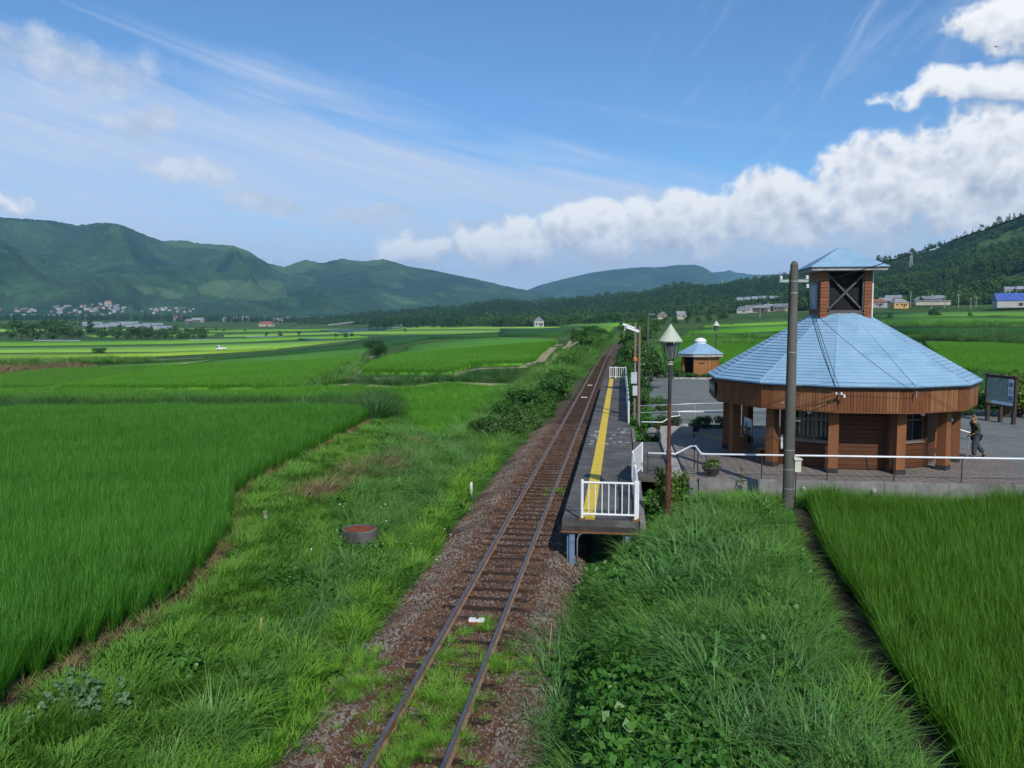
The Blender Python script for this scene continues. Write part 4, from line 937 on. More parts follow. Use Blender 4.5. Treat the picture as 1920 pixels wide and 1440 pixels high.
# ------------------------------------------------------------------ benches with posters under the eaves
def bench(loc, rz, label):
    t = thing('bench', label, 'bench', loc, rz, 'waiting benches')
    for k in range(3): MB().box((0, -.12 + k * .13, .42), (1.5, .11, .035)).build('seat_slat', MATS['hut_wood'], t)
    for k in range(2): MB().box((0, .25, .60 + k * .16), (1.5, .03, .11)).build('back_slat', MATS['hut_wood'], t)
    for x in (-.62, .62): MB().box((x, 0, .20), (.06, .36, .40)).box((x, .25, .42), (.06, .05, .84)).build('leg', MATS['hut_wood'], t)
    return t
bench((5.75, 31.35, TZ), R(-52), 'yellow wooden bench behind the left front column of the station')
bench((4.98, 35.2, TZ), R(-92), 'wooden bench under the eaves at the far left of the station')
def build_posters():
    t = thing('notice_board', 'pale blue notice board leaning beside the far bench', 'notice board', (5.32, 35.0, TZ), R(-80))
    MB().box((0, 0, .85), (.95, .03, .70)).build('panel', MATS['map_pale'], t)
    MB().box((-.2, -.02, .9), (.22, .01, .26)).build('picture', MATS['map_teal'], t); MB().box((.2, -.02, .8), (.26, .01, .10)).build('picture', MATS['black_base'], t)
    for x in (-.4, .4): MB().box((x, .02, .45), (.04, .04, .9)).build('leg', MATS['grey_wood'], t)
    t = thing('paper_bag', 'white bag lying on the far bench under the eaves', 'bag', (4.92, 34.7, TZ + .44))
    MB().hexa([(-.13, -.1, 0), (.13, -.1, 0), (.13, .1, 0), (-.13, .1, 0)], [(-.09, -.05, .24), (.1, -.07, .26), (.08, .06, .22), (-.1, .05, .25)]).build('bag_body', MATS['white_plastic'], t, bevel=.02)
    t = thing('leaflet_rack', 'narrow white leaflet holder fixed to the front left column', 'rack', (5.83, 30.42, TZ + .9), R(-20)); MB().box((0, 0, 0), (.05, .16, .5)).build('holder', MATS['white_plastic'], t); MB().box((-.03, 0, .02), (.012, .12, .3)).build('leaflets', MATS['map_pale'], t)
build_posters()

# ------------------------------------------------------------------ well ring, stakes, marker post
def build_small():
    gx, gy = -7.6, 22.9; g0 = float(gz(gx, gy)[0])
    t = thing('well_ring', 'round grey concrete well ring with rusty red lid in the grass', 'well ring', (gx, gy, g0))
    MB().lathe([(.52, -.2), (.52, .44), (.50, .47), (.455, .47), (.455, .40), (.0, .40)], (0, 0, .06), 32).build('ring_body', MATS['concrete_deck'], t, smooth=False)
    MB().lathe([(.452, .405), (.45, .43), (.0, .436)], (0, 0, .06), 28).build('lid', MATS['rust_red'], t)
    p = atz(884, 930, -.45); t = thing('marker_post', 'short white boundary marker post in the grass left of the track', 'marker post', (p[0], p[1], float(gz(p[0], p[1])[0])))
    MB().hexa([(-.05, -.05, -.1), (.05, -.05, -.1), (.05, .05, -.1), (-.05, .05, -.1)], [(-.045, -.045, .58), (.045, -.045, .58), (.045, .045, .58), (-.045, .045, .58)]).build('post_body', MATS['white_plastic'], t)
    MB().add([(-.045, -.045, .58), (.045, -.045, .58), (.045, .045, .58), (-.045, .045, .58), (0, 0, .64)], [(0, 1, 4), (1, 2, 4), (2, 3, 4), (3, 0, 4)]).build('post_cap', MATS['white_plastic'], t)
    p = G(497, 982); t = thing('concrete_stub', 'small grey concrete stub on the bank beside the left paddy', 'stub', tuple(p), .3)
    MB().hexa([(-.08, -.07, -.1), (.08, -.07, -.1), (.08, .07, -.1), (-.08, .07, -.1)], [(-.07, -.06, .40), (.06, -.06, .38), (.06, .06, .40), (-.07, .06, .36)]).build('stub_body', MATS['concrete_light'], t, bevel=.01)
    p = G(488, 1195); t = thing('cut_stump', 'pale dry cut stem standing on the left bank', 'stump', tuple(p)); MB().tube([(0, 0, -.1), (.02, 0, .22), (.03, .01, .42)], [.06, .045, .015], 8).build('stem', MATS['straw'], t)
    t = thing('brick_heap', 'few reddish bricks at the back corner of the platform end', 'bricks', (.95, 22.9, .35))
    for k in range(7): MB().box((random.uniform(-.15, .25), random.uniform(-.1, .3), .04 + .06 * (k // 3)), (.21, .10, .06), random.uniform(-.6, .6)).build('brick', MATS['brick_red'], t)
pm('rust_red', (.175, .048, .022), (.24, .075, .034), 5.0, .9, .3, 30, spec=.1, c3=(.13, .045, .025), s3=3)
pm('straw', (.33, .24, .10), (.42, .32, .15), 6, .8); pm('brick_red', (.25, .09, .055), (.33, .13, .08), 6, .85)
build_small()
# ------------------------------------------------------------------ plants: prototypes
def np_mesh(name, V, Fq, mat, tip=None, smooth=False):
    V = np.asarray(V, np.float32); Fq = np.asarray(Fq, np.int32); me = bpy.data.meshes.new(name); n, k = Fq.shape
    me.vertices.add(len(V)); me.vertices.foreach_set('co', V.ravel()); me.loops.add(n * k); me.loops.foreach_set('vertex_index', Fq.ravel())
    me.polygons.add(n); me.polygons.foreach_set('loop_start', np.arange(n, dtype=np.int32) * k); me.polygons.foreach_set('loop_total', np.full(n, k, np.int32))
    me.materials.append(mat); me.update(calc_edges=True)
    if tip is not None: me.attributes.new('tip', 'FLOAT', 'POINT').data.foreach_set('value', np.asarray(tip, np.float32))
    return me
def tuft(name, mat, n, spread, h, w, lean, bend, seg=4, h_var=.25, base_r=.04):
    """n tapering, arching blades"""
    V = []; Fq = []; T = []
    for i in range(n):
        a = RNG.uniform(0, 6.283); rr = spread * math.sqrt(RNG.random()); bx, by = rr * math.cos(a), rr * math.sin(a)
        d = a + RNG.normal(0, .7); dx, dy = math.cos(d), math.sin(d); hh = h * (1 + RNG.uniform(-h_var, h_var)); ln = abs(RNG.normal(lean, lean * .5)); bd = bend * RNG.uniform(.3, 1.6)
        sx, sy = -dy, dx; o = len(V); ww = w * RNG.uniform(.75, 1.25); tw = RNG.uniform(-.6, .6)
        for k in range(seg + 1):
            f = k / seg; out = ln * f * hh + bd * f * f * hh; z = hh * (f - .45 * bd * f * f * f); wk = ww * (1 - f ** 1.7) * .5 + .0008
            c, s = math.cos(tw * f), math.sin(tw * f); ax, ay = sx * c + dx * s, sy * c + dy * s
            V.append((bx + dx * out - ax * wk, by + dy * out - ay * wk, z)); V.append((bx + dx * out + ax * wk, by + dy * out + ay * wk, z)); T += [f, f]
        for k in range(seg): Fq.append((o + 2 * k, o + 2 * k + 1, o + 2 * k + 3, o + 2 * k + 2))
    return np_mesh(name, V, Fq, mat, T)
def leaves(name, mat, lobes, n, size, droop=.2, inner=.55, tipw=None, aspect=.62):
    """leaf faces spread through ellipsoid lobes, denser towards the outside, with gaps between clumps"""
    L = np.array([l[:6] for l in lobes], float); vol = (L[:, 3] * L[:, 4] * L[:, 5]) ** .67; idx = RNG.choice(len(L), n, p=vol / vol.sum())
    d = RNG.normal(size=(n, 3)); d /= np.linalg.norm(d, axis=1)[:, None]; d[:, 2] = np.where(d[:, 2] < -.55, -d[:, 2] * .5, d[:, 2])
    rad = inner + (1.08 - inner) * RNG.random(n) ** .6
    C = L[idx, :3] + d * L[idx, 3:6] * rad[:, None]
    nrm = d + RNG.normal(0, .55, (n, 3)) + np.array([0, 0, .35]); nrm /= np.linalg.norm(nrm, axis=1)[:, None]
    t = np.cross(nrm, RNG.normal(size=(n, 3))); t /= np.linalg.norm(t, axis=1)[:, None]; b = np.cross(nrm, t)
    s = size * RNG.uniform(.6, 1.35, n)[:, None]
    V = np.stack([C - t * s * .5, C + b * s * aspect * .5 - nrm * s * .10, C + t * s * .5 - np.array([0, 0, 1]) * s * droop, C - b * s * aspect * .5 - nrm * s * .10], 1).reshape(-1, 3)
    return np_mesh(name, V, np.arange(4 * n).reshape(n, 4), mat, np.repeat((C[:, 2] - C[:, 2].min()) / max(1e-3, np.ptp(C[:, 2])), 4))
leafm('rice_leaf', (.044, .178, .014), (.074, .245, .022), .30, .22, .45, .25, .35, tip=(.095, .27, .030, .55))
leafm('rice_leaf_right', (.034, .128, .008), (.062, .188, .012), .30, .3, .45, .25, .4, tip=(.110, .250, .018, .6))
leafm('rice_far', (.075, .215, .022), (.110, .270, .030), .30, .06, .5, .2, .3, tip=(.13, .30, .04, .5))
leafm('rice_mid', (.085, .265, .018), (.120, .330, .028), .30, .08, .5, .2, .35, tip=(.13, .32, .035, .5))
leafm('grass_short', (.086, .228, .026), (.150, .318, .046), .35, .55, .55, .2, .35, tip=(.19, .36, .065, .4))
leafm('grass_long', (.078, .215, .034), (.155, .325, .060), .35, .5, .40, .35, .6, tip=(.21, .38, .10, .5))
leafm('grass_blue', (.062, .185, .040), (.135, .285, .070), .35, .5, .38, .4, .6, tip=(.19, .34, .12, .5))
leafm('grass_lime', (.120, .300, .022), (.185, .380, .038), .35, .8, .5, .2, .35, tip=(.22, .40, .06, .5))
leafm('weed_leaf', (.042, .145, .020), (.090, .230, .036), .30, .6, .42, .35, .6)
leafm('weed_pale', (.10, .20, .085), (.16, .27, .13), .3, .8, .45, .3, .5)
leafm('straw_leaf', (.22, .155, .075), (.33, .25, .14), .25, .8, .7, .1, .5)
leafm('bush_leaf', (.032, .098, .016), (.076, .180, .032), .25, .5, .45, .3, .45)
leafm('bush_olive', (.045, .098, .022), (.085, .155, .038), .25, .5, .5, .25, .5)
leafm('tree_leaf', (.020, .060, .014), (.048, .110, .024), .25, .35, .42, .35, .5)
leafm('tree_leaf_gloss', (.030, .085, .018), (.080, .160, .036), .22, .6, .30, .5, .5)
leafm('shrub_yellow', (.085, .150, .022), (.160, .230, .040), .3, .9, .42, .35, .5)
leafm('clipped_leaf', (.014, .050, .012), (.034, .090, .020), .2, 1.5, .5, .25, .5)
leafm('cedar_leaf', (.020, .060, .018), (.042, .100, .026), .15, .03, .6, .2, .6)
leafm('wood_leaf', (.034, .088, .018), (.078, .160, .034), .2, .03, .6, .2, .6)
leafm('miscanthus', (.036, .115, .026), (.072, .170, .042), .35, .4, .4, .35, .4, tip=(.13, .24, .075, .5))
pm('bark', (.060, .045, .034), (.11, .085, .065), 6, .9, .6, 20)
pm('petal', (.82, .82, .78), None, rough=.6); pm('field_soil', (.028, .060, .012), (.045, .085, .018), 1.5, .95, .4, 6, spec=.05)
pm('shaded_ditch_soil', (.022, .017, .012), (.050, .037, .025), 4, .95, .5, 12, spec=.1)  # ditch soil, darkened to carry the shade lying in it
def rice_block(name, mat, w, n=26):
    """a block of three by five planted hills, .75 m square"""
    V, Fq, T = [], [], []; o = 0
    for i in range(3):
        for j in range(5):
            me = tuft('t', mat, n, .055, .78 * RNG.uniform(.9, 1.08), w, .22, .17, 4); nv = len(me.vertices); co = np.empty(nv * 3, np.float32); me.vertices.foreach_get('co', co); co = co.reshape(-1, 3) + np.array([(i - 1) * .25 + RNG.normal(0, .02), (j - 2) * .15 + RNG.normal(0, .02), 0], np.float32)
            fi = np.empty(len(me.loops), np.int32); me.loops.foreach_get('vertex_index', fi); tp = np.empty(nv, np.float32); me.attributes['tip'].data.foreach_get('value', tp)
            V.append(co); Fq.append(fi.reshape(-1, 4) + o); T.append(tp); o += nv; bpy.data.meshes.remove(me)
    return np_mesh(name, np.concatenate(V), np.concatenate(Fq), mat, np.concatenate(T))
C_rice = proto_collection('rice_tuft', [rice_block('rice_block', MATS['rice_leaf'], .011, 40) for _ in range(6)])
C_rice_r = proto_collection('rice_tuft_right', [rice_block('rice_block_right', MATS['rice_leaf_right'], .011, 40) for _ in range(6)])
C_rblock = proto_collection('rice_block_mid', [rice_block('rice_block_mid', MATS['rice_mid'], .022, 20) for _ in range(4)])
C_rblock_l = proto_collection('rice_block_light', [rice_block('rice_block_light', MATS['rice_far'], .022, 20) for _ in range(4)])
C_tuft_l = proto_collection('rice_hill', [tuft('rice_hill', MATS['rice_leaf'], 40, .055, .76, .011, .22, .17, 4) for _ in range(5)])
C_tuft_r = proto_collection('rice_hill_right', [tuft('rice_hill_right', MATS['rice_leaf_right'], 40, .055, .76, .011, .22, .17, 4) for _ in range(5)])
C_rmid = proto_collection('rice_patch', [tuft('rice_patch', MATS['rice_mid'], 60, .45, .74, .034, .22, .18, 2) for _ in range(4)])
C_rfar = proto_collection('rice_patch_light', [tuft('rice_patch_light', MATS['rice_far'], 60, .45, .74, .034, .22, .18, 2) for _ in range(4)])
C_short = proto_collection('short_grass', [tuft('short_grass', MATS['grass_short'], 170, .34, .21, .015, .5, .5, 3) for _ in range(4)])
C_long = proto_collection('long_grass', [tuft('long_grass', MATS['grass_long'], 120, .30, .46, .018, .45, .75, 4, .5) for _ in range(5)])
C_blue = proto_collection('blue_grass', [tuft('blue_grass', MATS['grass_blue'], 64, .30, .66, .020, .36, .85, 5, .5) for _ in range(5)])
C_lime = proto_collection('lime_grass', [tuft('lime_grass', MATS['grass_lime'], 60, .20, .36, .016, .4, .6, 3) for _ in range(4)])
C_straw = proto_collection('dry_grass', [tuft('dry_grass', MATS['straw_leaf'], 30, .16, .34, .013, .6, .8, 4) for _ in range(4)])
C_misc = proto_collection('tall_grass', [tuft('tall_grass', MATS['miscanthus'], 34, .22, 1.35, .030, .25, .75, 6) for _ in range(4)])
def weed_mesh(mat, n, h, spread, size):
    lob = [(RNG.normal(0, spread), RNG.normal(0, spread), h * RNG.uniform(.55, 1.0), spread * .8, spread * .8, h * .25) for _ in range(5)]
    return leaves('broadleaf_weed', mat, lob, n, size, .25, .3, aspect=.8)
C_weed = proto_collection('broadleaf_weed', [weed_mesh(MATS['weed_leaf'], 46, .34, .15, .115) for _ in range(5)])
C_pale = proto_collection('pale_weed', [weed_mesh(MATS['weed_pale'], 26, .40, .13, .12) for _ in range(4)])
def flower_mesh():
    mb = MB().lathe([(.0, 0), (.035, .008), (.04, .03), (.0, .045)], (0, 0, .30), 8, False).tube([(0, 0, 0), (0, 0, .3)], .004, 4); return mb.mesh('white_flower', MATS['petal'])
C_flower = proto_collection('white_flower', [flower_mesh()])

def fall(r0, r1, lo=.2): return lambda r: np.clip(1 - (r - r0) / (r1 - r0) * (1 - lo), lo, 1)
def mask_noise(X, Y, s, seed=0.0):
    return .5 + .25 * (np.sin(X * s + seed) * np.cos(Y * s * 1.13 + seed * 1.7) + np.sin(X * s * 2.3 + Y * s * 1.1 + seed * 3) * .7 + np.cos(Y * s * 2.9 - X * s * 1.7 + seed) * .5)
def rows(poly, dx, dy, jit=.03, ang=0.0):
    """planted rows filling a polygon"""
    P = np.array([p[:2] for p in poly]); c, s = math.cos(ang), math.sin(ang); Q = P @ np.array([[c, -s], [s, c]]); lo, hi = Q.min(0), Q.max(0)
    a, b = np.meshgrid(np.arange(lo[0], hi[0], dx), np.arange(lo[1], hi[1], dy)); a = a.ravel() + RNG.normal(0, jit, a.size); b = b.ravel() + RNG.normal(0, jit, b.size)
    X, Y = a * c - b * s, a * s + b * c; k = inside(X, Y, poly); X, Y = X[k], Y[k]; return np.stack([X, Y, gz(X, Y)], -1)
# ------------------------------------------------------------------ the two near paddies
EDGE_L = [tuple(atz(x, y, .55)[:2]) for x, y in PADDY_L]
POLY_L = [(-9.3, 7.5)] + EDGE_L + [tuple(atz(664, 777, .55)[:2]), tuple(atz(300, 775, .55)[:2]), tuple(atz(0, 774, .55)[:2]), (-62, 49), (-62, 7.5)]
POLY_R = [(4.35, 6.5), (4.48, 11.5), (4.82, 16.5), (5.25, 21.5), (5.75, 26.6), (16.5, 27.1), (27, 27.3), (27, 6.5)]
def in_view(P, m=3.0):
    v = P - CAMP[None]; z = v @ FWD; x = (v @ RGT) / np.maximum(z, .1); return (np.abs(x) < .63 + m / np.maximum(z, 1)) & (z > 3)
def edge_dist(P, line):
    d = np.full(len(P), 1e9)
    for a, b in zip(line[:-1], line[1:]):
        a, b = np.array(a[:2]), np.array(b[:2]); u = b - a; t = np.clip(((P[:, :2] - a) @ u) / (u @ u), 0, 1); d = np.minimum(d, np.linalg.norm(P[:, :2] - a - t[:, None] * u, axis=1))
    return d
def build_near_paddies():
    for nm, poly, coll, lab, ang in (('left_rice', POLY_L, C_rice, 'tall green rice filling the paddy on the left bank of the track', .35), ('right_rice', POLY_R, C_rice_r, 'tall green rice filling the paddy in front of the station terrace', -.12)):
        o = drape('paddy_soil', poly, .02, MATS['field_soil'], 3.0, label='dark wet soil under the rice')
        edge = EDGE_L if nm == 'left_rice' else POLY_R[:5]
        E_ = rows(poly, .25, .15, .025, ang); E_ = E_[in_view(E_)]; de = edge_dist(E_, edge); E_ = E_[(de < .62) & (de > .06)]
        scatter(nm + '_edge', E_, C_tuft_l if nm == 'left_rice' else C_tuft_r, (.88, 1.05), .07, 'outermost rice plants ' + ('of the left paddy' if nm == 'left_rice' else 'of the right paddy along the ditch'))
        P = rows(poly, .75, .75, .02, ang); P = P[in_view(P)]; P = P[edge_dist(P, edge) > .50]
        n = len(P); s = np.ones(n) * 1.02; zz = RNG.uniform(.95, 1.05, n) * (.90 + .20 * mask_noise(P[:, 0], P[:, 1], .35))
        S = np.stack([s, s, zz], -1); scatter(nm, P, coll, S, .035, lab, rot=-ang * 0 + ang + math.pi * RNG.integers(0, 2, n), lean=(.03, -.03))
        print(nm, n)
    # pale dying blades and mud along the foot of the left paddy
    P = []
    for (a, b) in zip(EDGE_L[:-1], EDGE_L[1:]):
        L = math.hypot(b[0] - a[0], b[1] - a[1]); k = int(L * 9); f = RNG.random(k); P.append(np.stack([a[0] + (b[0] - a[0]) * f + RNG.normal(.06, .06, k), a[1] + (b[1] - a[1]) * f + RNG.normal(-.03, .06, k)], -1))
    P = np.concatenate(P); P = np.stack([P[:, 0], P[:, 1], gz(P[:, 0], P[:, 1])], -1); scatter('paddy_edge_straw', P, C_straw, (.4, .8), .25, 'dry yellow stalks along the edge of the left paddy')
    L = [(x + .34, y - .22) for x, y in EDGE_L]; drape('paddy_ditch', EDGE_L + L[::-1], .03, MATS['shaded_ditch_soil'], 1.0, label='narrow muddy ditch along the left paddy')
    drape('paddy_ditch', [(3.9, 6.5), (4.02, 11.5), (4.36, 16.5), (4.8, 21.5), (5.3, 26.6), (5.85, 26.6), (5.35, 21.5), (4.92, 16.5), (4.58, 11.5), (4.45, 6.5)], .03, MATS['shaded_ditch_soil'], 1.0, label='narrow ditch beside the right paddy, its shade put into the soil colour')
build_near_paddies()

# ------------------------------------------------------------------ grassy banks
def build_banks():
    BL = [(545, 1440), (690, 1200), (795, 1055), (872, 950), (940, 852)]
    short = Gpoly([(-150, 1440)] ) + EDGE_L + Gpoly([(735, 778), (640, 880), (560, 1000), (500, 1150), (350, 1300), (200, 1440)])
    short = [(-9.0, 7.0)] + [(x + .46, y - .32) for x, y in EDGE_L] + Gpoly([(740, 795), (720, 850), (650, 950), (600, 1060), (560, 1200), (450, 1330), (330, 1440)]) + [(-6.4, 7)]
    longz = Gpoly([(740, 790), (710, 850), (640, 950), (590, 1060), (545, 1200), (430, 1330), (300, 1440)]) + [(-6.6, 7), (-5.2, 7)] + Gpoly(BL) + Gpoly([(900, 845), (815, 832)])
    far = Gpoly([(815, 832), (890, 797), (940, 750), (985, 727), (1040, 700), (1095, 660), (1140, 648)]) + Gpoly([(1122, 655), (1045, 745), (980, 825), (930, 862), (895, 850)])
    allL = short; P = fill(short, 11, fall(20, 48, .6)); scatter('short_bank_grass', P, C_short, (.8, 1.5), .2, 'short mown grass on the bank beside the left paddy')
    P = fill(short, 14, fall(20, 48, .6)); P = keep(P, lambda X, Y: mask_noise(X, Y, .9, 2) > .48); scatter('clover_patches', P, C_weed, (.35, .7), .3, 'low leafy clover growing in the short grass')
    P = fill(short, 3); P = keep(P, lambda X, Y: mask_noise(X, Y, .5, 5) > .5); scatter('longer_tufts', P, C_lime, (.6, 1.1), .2, 'yellow green tufts in the short grass')
    P = fill(longz, 11, fall(18, 40, .8)); P = keep(P, lambda X, Y: ((X + 7.6) ** 2 + ((Y - 22.2) * .75) ** 2) > .95); a = mask_noise(P[:, 0], P[:, 1], .55, 1.0); b = mask_noise(P[:, 0], P[:, 1], 1.1, 4.0)
    nearb = P[:, 0] > -6.3 - .012 * P[:, 1]
    scatter('long_bank_grass', P[(a > .38) & ~(nearb & (b > .45))], C_long, (.55, 1.05), .2, 'long green grass on the slope left of the track', lean=(.08, .12))
    scatter('lime_bank_grass', P[nearb & (b > .40)], C_lime, (.9, 1.6), .2, 'bright yellow green grass along the left edge of the ballast')
    scatter('blue_bank_grass', P[(a < .42) & ~nearb], C_blue, (.45, .8), .18, 'tall bluish grass clumps on the slope left of the track', lean=(.1, .15))
    P = fill(longz, 22); P = keep(P, lambda X, Y: mask_noise(X, Y, .8, 7) > .54); scatter('broad_weeds', P, C_weed, (.55, 1.0), .25, 'leafy weeds among the long grass left of the track')
    for (x, y, rad, k) in ((150, 1330, .42, 30), (560, 1110, .8, 90), (330, 1265, .3, 24), (640, 1048, .3, 20)):
        c = G(x, y); Q = c[None] + np.stack([RNG.normal(0, rad * .5, k), RNG.normal(0, rad * .6, k), np.zeros(k)], -1); Q[:, 2] = gz(Q[:, 0], Q[:, 1])
        scatter('weed_clump', Q, C_pale if x == 150 else C_weed, (.55, .95), .25, 'clump of broad pale leaves on the left bank' if x == 150 else 'clump of dark broad leaves on the left bank')
    P = []   # bare, straw coloured spots on the steep end of the bank
    for x, y, rad in ((690, 885, .9), (740, 868, .8), (770, 838, .7), (650, 905, .8), (600, 930, .6), (720, 885, .8)):
        c = G(x, y); k = 60; Q = c[None] + np.stack([RNG.normal(0, rad * .5, k), RNG.normal(0, rad, k), np.zeros(k)], -1); Q[:, 2] = gz(Q[:, 0], Q[:, 1]); P.append(Q)
    scatter('dry_patches', np.concatenate(P), C_straw, (.8, 1.4), .3, 'patches of dead straw coloured grass on the steep bank')
    c = G(720, 1010); k = 24; Q = c[None] + np.stack([RNG.normal(.4, .9, k), RNG.normal(0, 1.4, k), np.zeros(k)], -1); Q[:, 2] = gz(Q[:, 0], Q[:, 1]) + .05; scatter('wild_flowers', Q, C_flower, (.6, .9), .2, 'small white flowers in the grass beside the well ring')
    P = fill(far, 4.5, fall(45, 150, .25)); s = np.clip(np.hypot(P[:, 0], P[:, 1]) / 40, 1, 2.4) * RNG.uniform(.8, 1.3, len(P))
    scatter('far_bank_grass', P, C_long, np.stack([s, s, s * .9], -1), .2, 'rough grass and scrub beside the track farther on')
    # right bank
    rb = Gpoly([(1105, 1100), (1130, 1090), (1195, 1045), (1255, 1000), (1330, 975), (1430, 950), (1446, 965), (1516, 1110), (1588, 1275), (1668, 1440)]) + [(3.72, 7), (-.7, 7)] + Gpoly([(1015, 1440), (1080, 1165)])
    P = fill(rb, 15, fall(14, 30, .9)); X, Y = P[:, 0], P[:, 1]; f = (X + 1.2) / (5.6); a = mask_noise(X, Y, .8, 3.0) + .12 * RNG.normal(size=len(X))
    mw = (X < .8 + .5 * np.sin(Y * .7)) & (a > .22); mb_ = ~mw & (X < 2.9) & (a > .36); ms = ~mw & ~mb_
    Q = fill(rb, 34); scatter('right_weeds', Q[(Q[:, 0] < .9 + .6 * np.sin(Q[:, 1] * .7)) & (mask_noise(Q[:, 0], Q[:, 1], .8, 3.0) > .22)], C_weed, (.65, 1.2), .25, 'dense leafy weeds on the slope right of the ballast')
    scatter('right_blue_grass', P[mb_ & (RNG.random(len(P)) < .36)], C_blue, (.55, 1.15), .16, 'long arching grass on the crest of the right bank', lean=(.12, -.12))
    scatter('right_long_grass', P[(ms | (mw & (a < .42)))], C_long, (.6, 1.0), .2, 'green grass on the right bank beside the ditch', lean=(.05, .05))
    P = fill(rb, 5); X, Y = P[:, 0], P[:, 1]; scatter('right_short_grass', P[X > 2.4], C_short, (1.0, 1.8), .25, 'short grass along the ditch of the right paddy')
    Q = fill(rb, 1.2); scatter('right_dry_blades', Q, C_straw, (.4, .8), .3, 'single dead stalks in the grass of the right bank')
    Q = fill(longz, 1.0); scatter('left_dry_blades', Q, C_straw, (.4, .8), .3, 'single dead stalks in the grass of the left bank')
    P = fill(rb, 34); P = keep(P, lambda X, Y: (X > .3) & (mask_noise(X, Y, 1.3, 9) > .46)); scatter('right_leafy_patches', P, C_weed, (.6, 1.0), .25, 'leafy patches in the grass of the right bank')
    reeds = Gpoly([(970, 1440), (1000, 1330), (1040, 1200), (1090, 1210), (1100, 1330), (1090, 1440)]); P = fill(reeds, 6); scatter('right_reeds', P, C_blue, (.8, 1.2), .15, 'reedy grass blades standing at the foot of the right bank')
    # weeds growing between the near rails
    P = []
    for x, y, sx, sy, k in ((830, 1330, .35, .8, 60), (860, 1245, .30, .4, 24), (700, 1310, .45, .8, 60), (680, 1250, .35, .4, 24), (960, 1250, .3, .4, 30), (790, 1400, .4, .5, 50), (905, 1175, .12, .25, 10), (1045, 925, .15, .3, 10)):
        c = atz(x, y, -.19); P.append(np.stack([RNG.normal(c[0], sx, k), RNG.normal(c[1], sy, k), np.full(k, -.20)], -1))
    P = np.concatenate(P); scatter('track_weeds', P, C_lime, (.25, .6), .2, 'grass tufts sprouting between the rails in the foreground')
    # shaded scrub behind the platform and below the terrace wall
    poly = [(.95, 23.2), (2.2, 23.5), (2.3, 27.2), (1.2, 28.6), (.95, 27)]; P = fill(poly, 14); scatter('platform_scrub', P, C_weed, (.7, 1.3), .25, 'low weeds between the platform and the terrace wall')
    poly = [(2.4, 26.2), (6.2, 26.4), (16, 26.9), (16, 27.4), (6, 27.3), (2.4, 27.2)]; P = fill(poly, 14); scatter('wall_foot_grass', P, C_long, (.5, .9), .2, 'grass fringe at the foot of the retaining wall')
    poly = [(.9, 40), (1.7, 41), (1.5, 90), (.75, 90), (.75, 48)]; P = fill(poly, 12); scatter('yard_edge_weeds', P, C_weed, (.9, 1.6), .25, 'weeds along the fence between platform and yard')
build_banks()
# ------------------------------------------------------------------ fields farther off
def field_mat(name, c1, c2, scale=.05, fine=1.2):
    m = bpy.data.materials.new(name); m.use_nodes = True; N = NT(m.node_tree); b = m.node_tree.nodes['Principled BSDF']
    v = N.n('ShaderNodeNewGeometry').outputs['Position']
    c = N.mix(N.lin(N.noise(v, scale, 5), .38, .62), (*c1, 1), (*c2, 1))
    c = N.mix(N.lin(N.noise(N.vm('MULTIPLY', v, (1, .35, 1)), fine, 5, .7), .30, .72, 0, .5), c, tuple(x * .55 for x in c1) + (1,))
    N.lk(c, b.inputs['Base Color']); b.inputs['Roughness'].default_value = .8; b.inputs['Specular IOR Level'].default_value = .15
    bn = N.n('ShaderNodeBump'); bn.inputs['Strength'].default_value = .7; bn.inputs['Distance'].default_value = .25; N.lk(N.noise(v, 2.2, 6, .7), bn.inputs['Height']); N.lk(bn.outputs[0], b.inputs['Normal'])
    MATS[name] = m; return m
field_mat('rice_sheet', (.084, .250, .018), (.115, .310, .028)); field_mat('rice_sheet_light', (.130, .315, .028), (.170, .370, .040)); field_mat('rice_sheet_dark', (.024, .095, .012), (.036, .125, .016))
field_mat('rice_sheet_pale', (.200, .390, .050), (.250, .450, .070)); field_mat('rice_sheet_yellow', (.240, .410, .038), (.285, .455, .055)); field_mat('rough_meadow', (.065, .150, .030), (.105, .200, .050), .12, .6)
pm('dirt_path', (.28, .25, .14), (.36, .32, .19), 1.2, .95, .2, 8, spec=.1, c3=(.12, .15, .05), s3=.5); pm('pale_road', (.46, .46, .43), (.40, .40, .37), .3, .9)
m = pm('pond_water', (.12, .17, .26), (.15, .20, .30), .05, .08, .1, 2, spec=.5)
FIELDS = []
def field(px, mat, lift, label, thick=None, coll=None, dens=0, step=6.0):
    poly = Gpoly(px); lift = lift if coll is None else .36; o = drape('rice_field', poly, lift, MATS[mat], step, 'stuff', label, skirt=lift + .3, far=True)
    if coll is not None:
        P = rows(poly, .75, .75, .02, .3); P = P[in_view(P)]; r = np.hypot(P[:, 0], P[:, 1]); P = P[r < 150]; scatter('rice_plants', P, C_rblock_l if coll is C_rfar else C_rblock, (.98, 1.05), .03, 'rice plants of the ' + label, rot=.3 + math.pi * RNG.integers(0, 2, len(P)))
        print(label, len(P))
    return poly
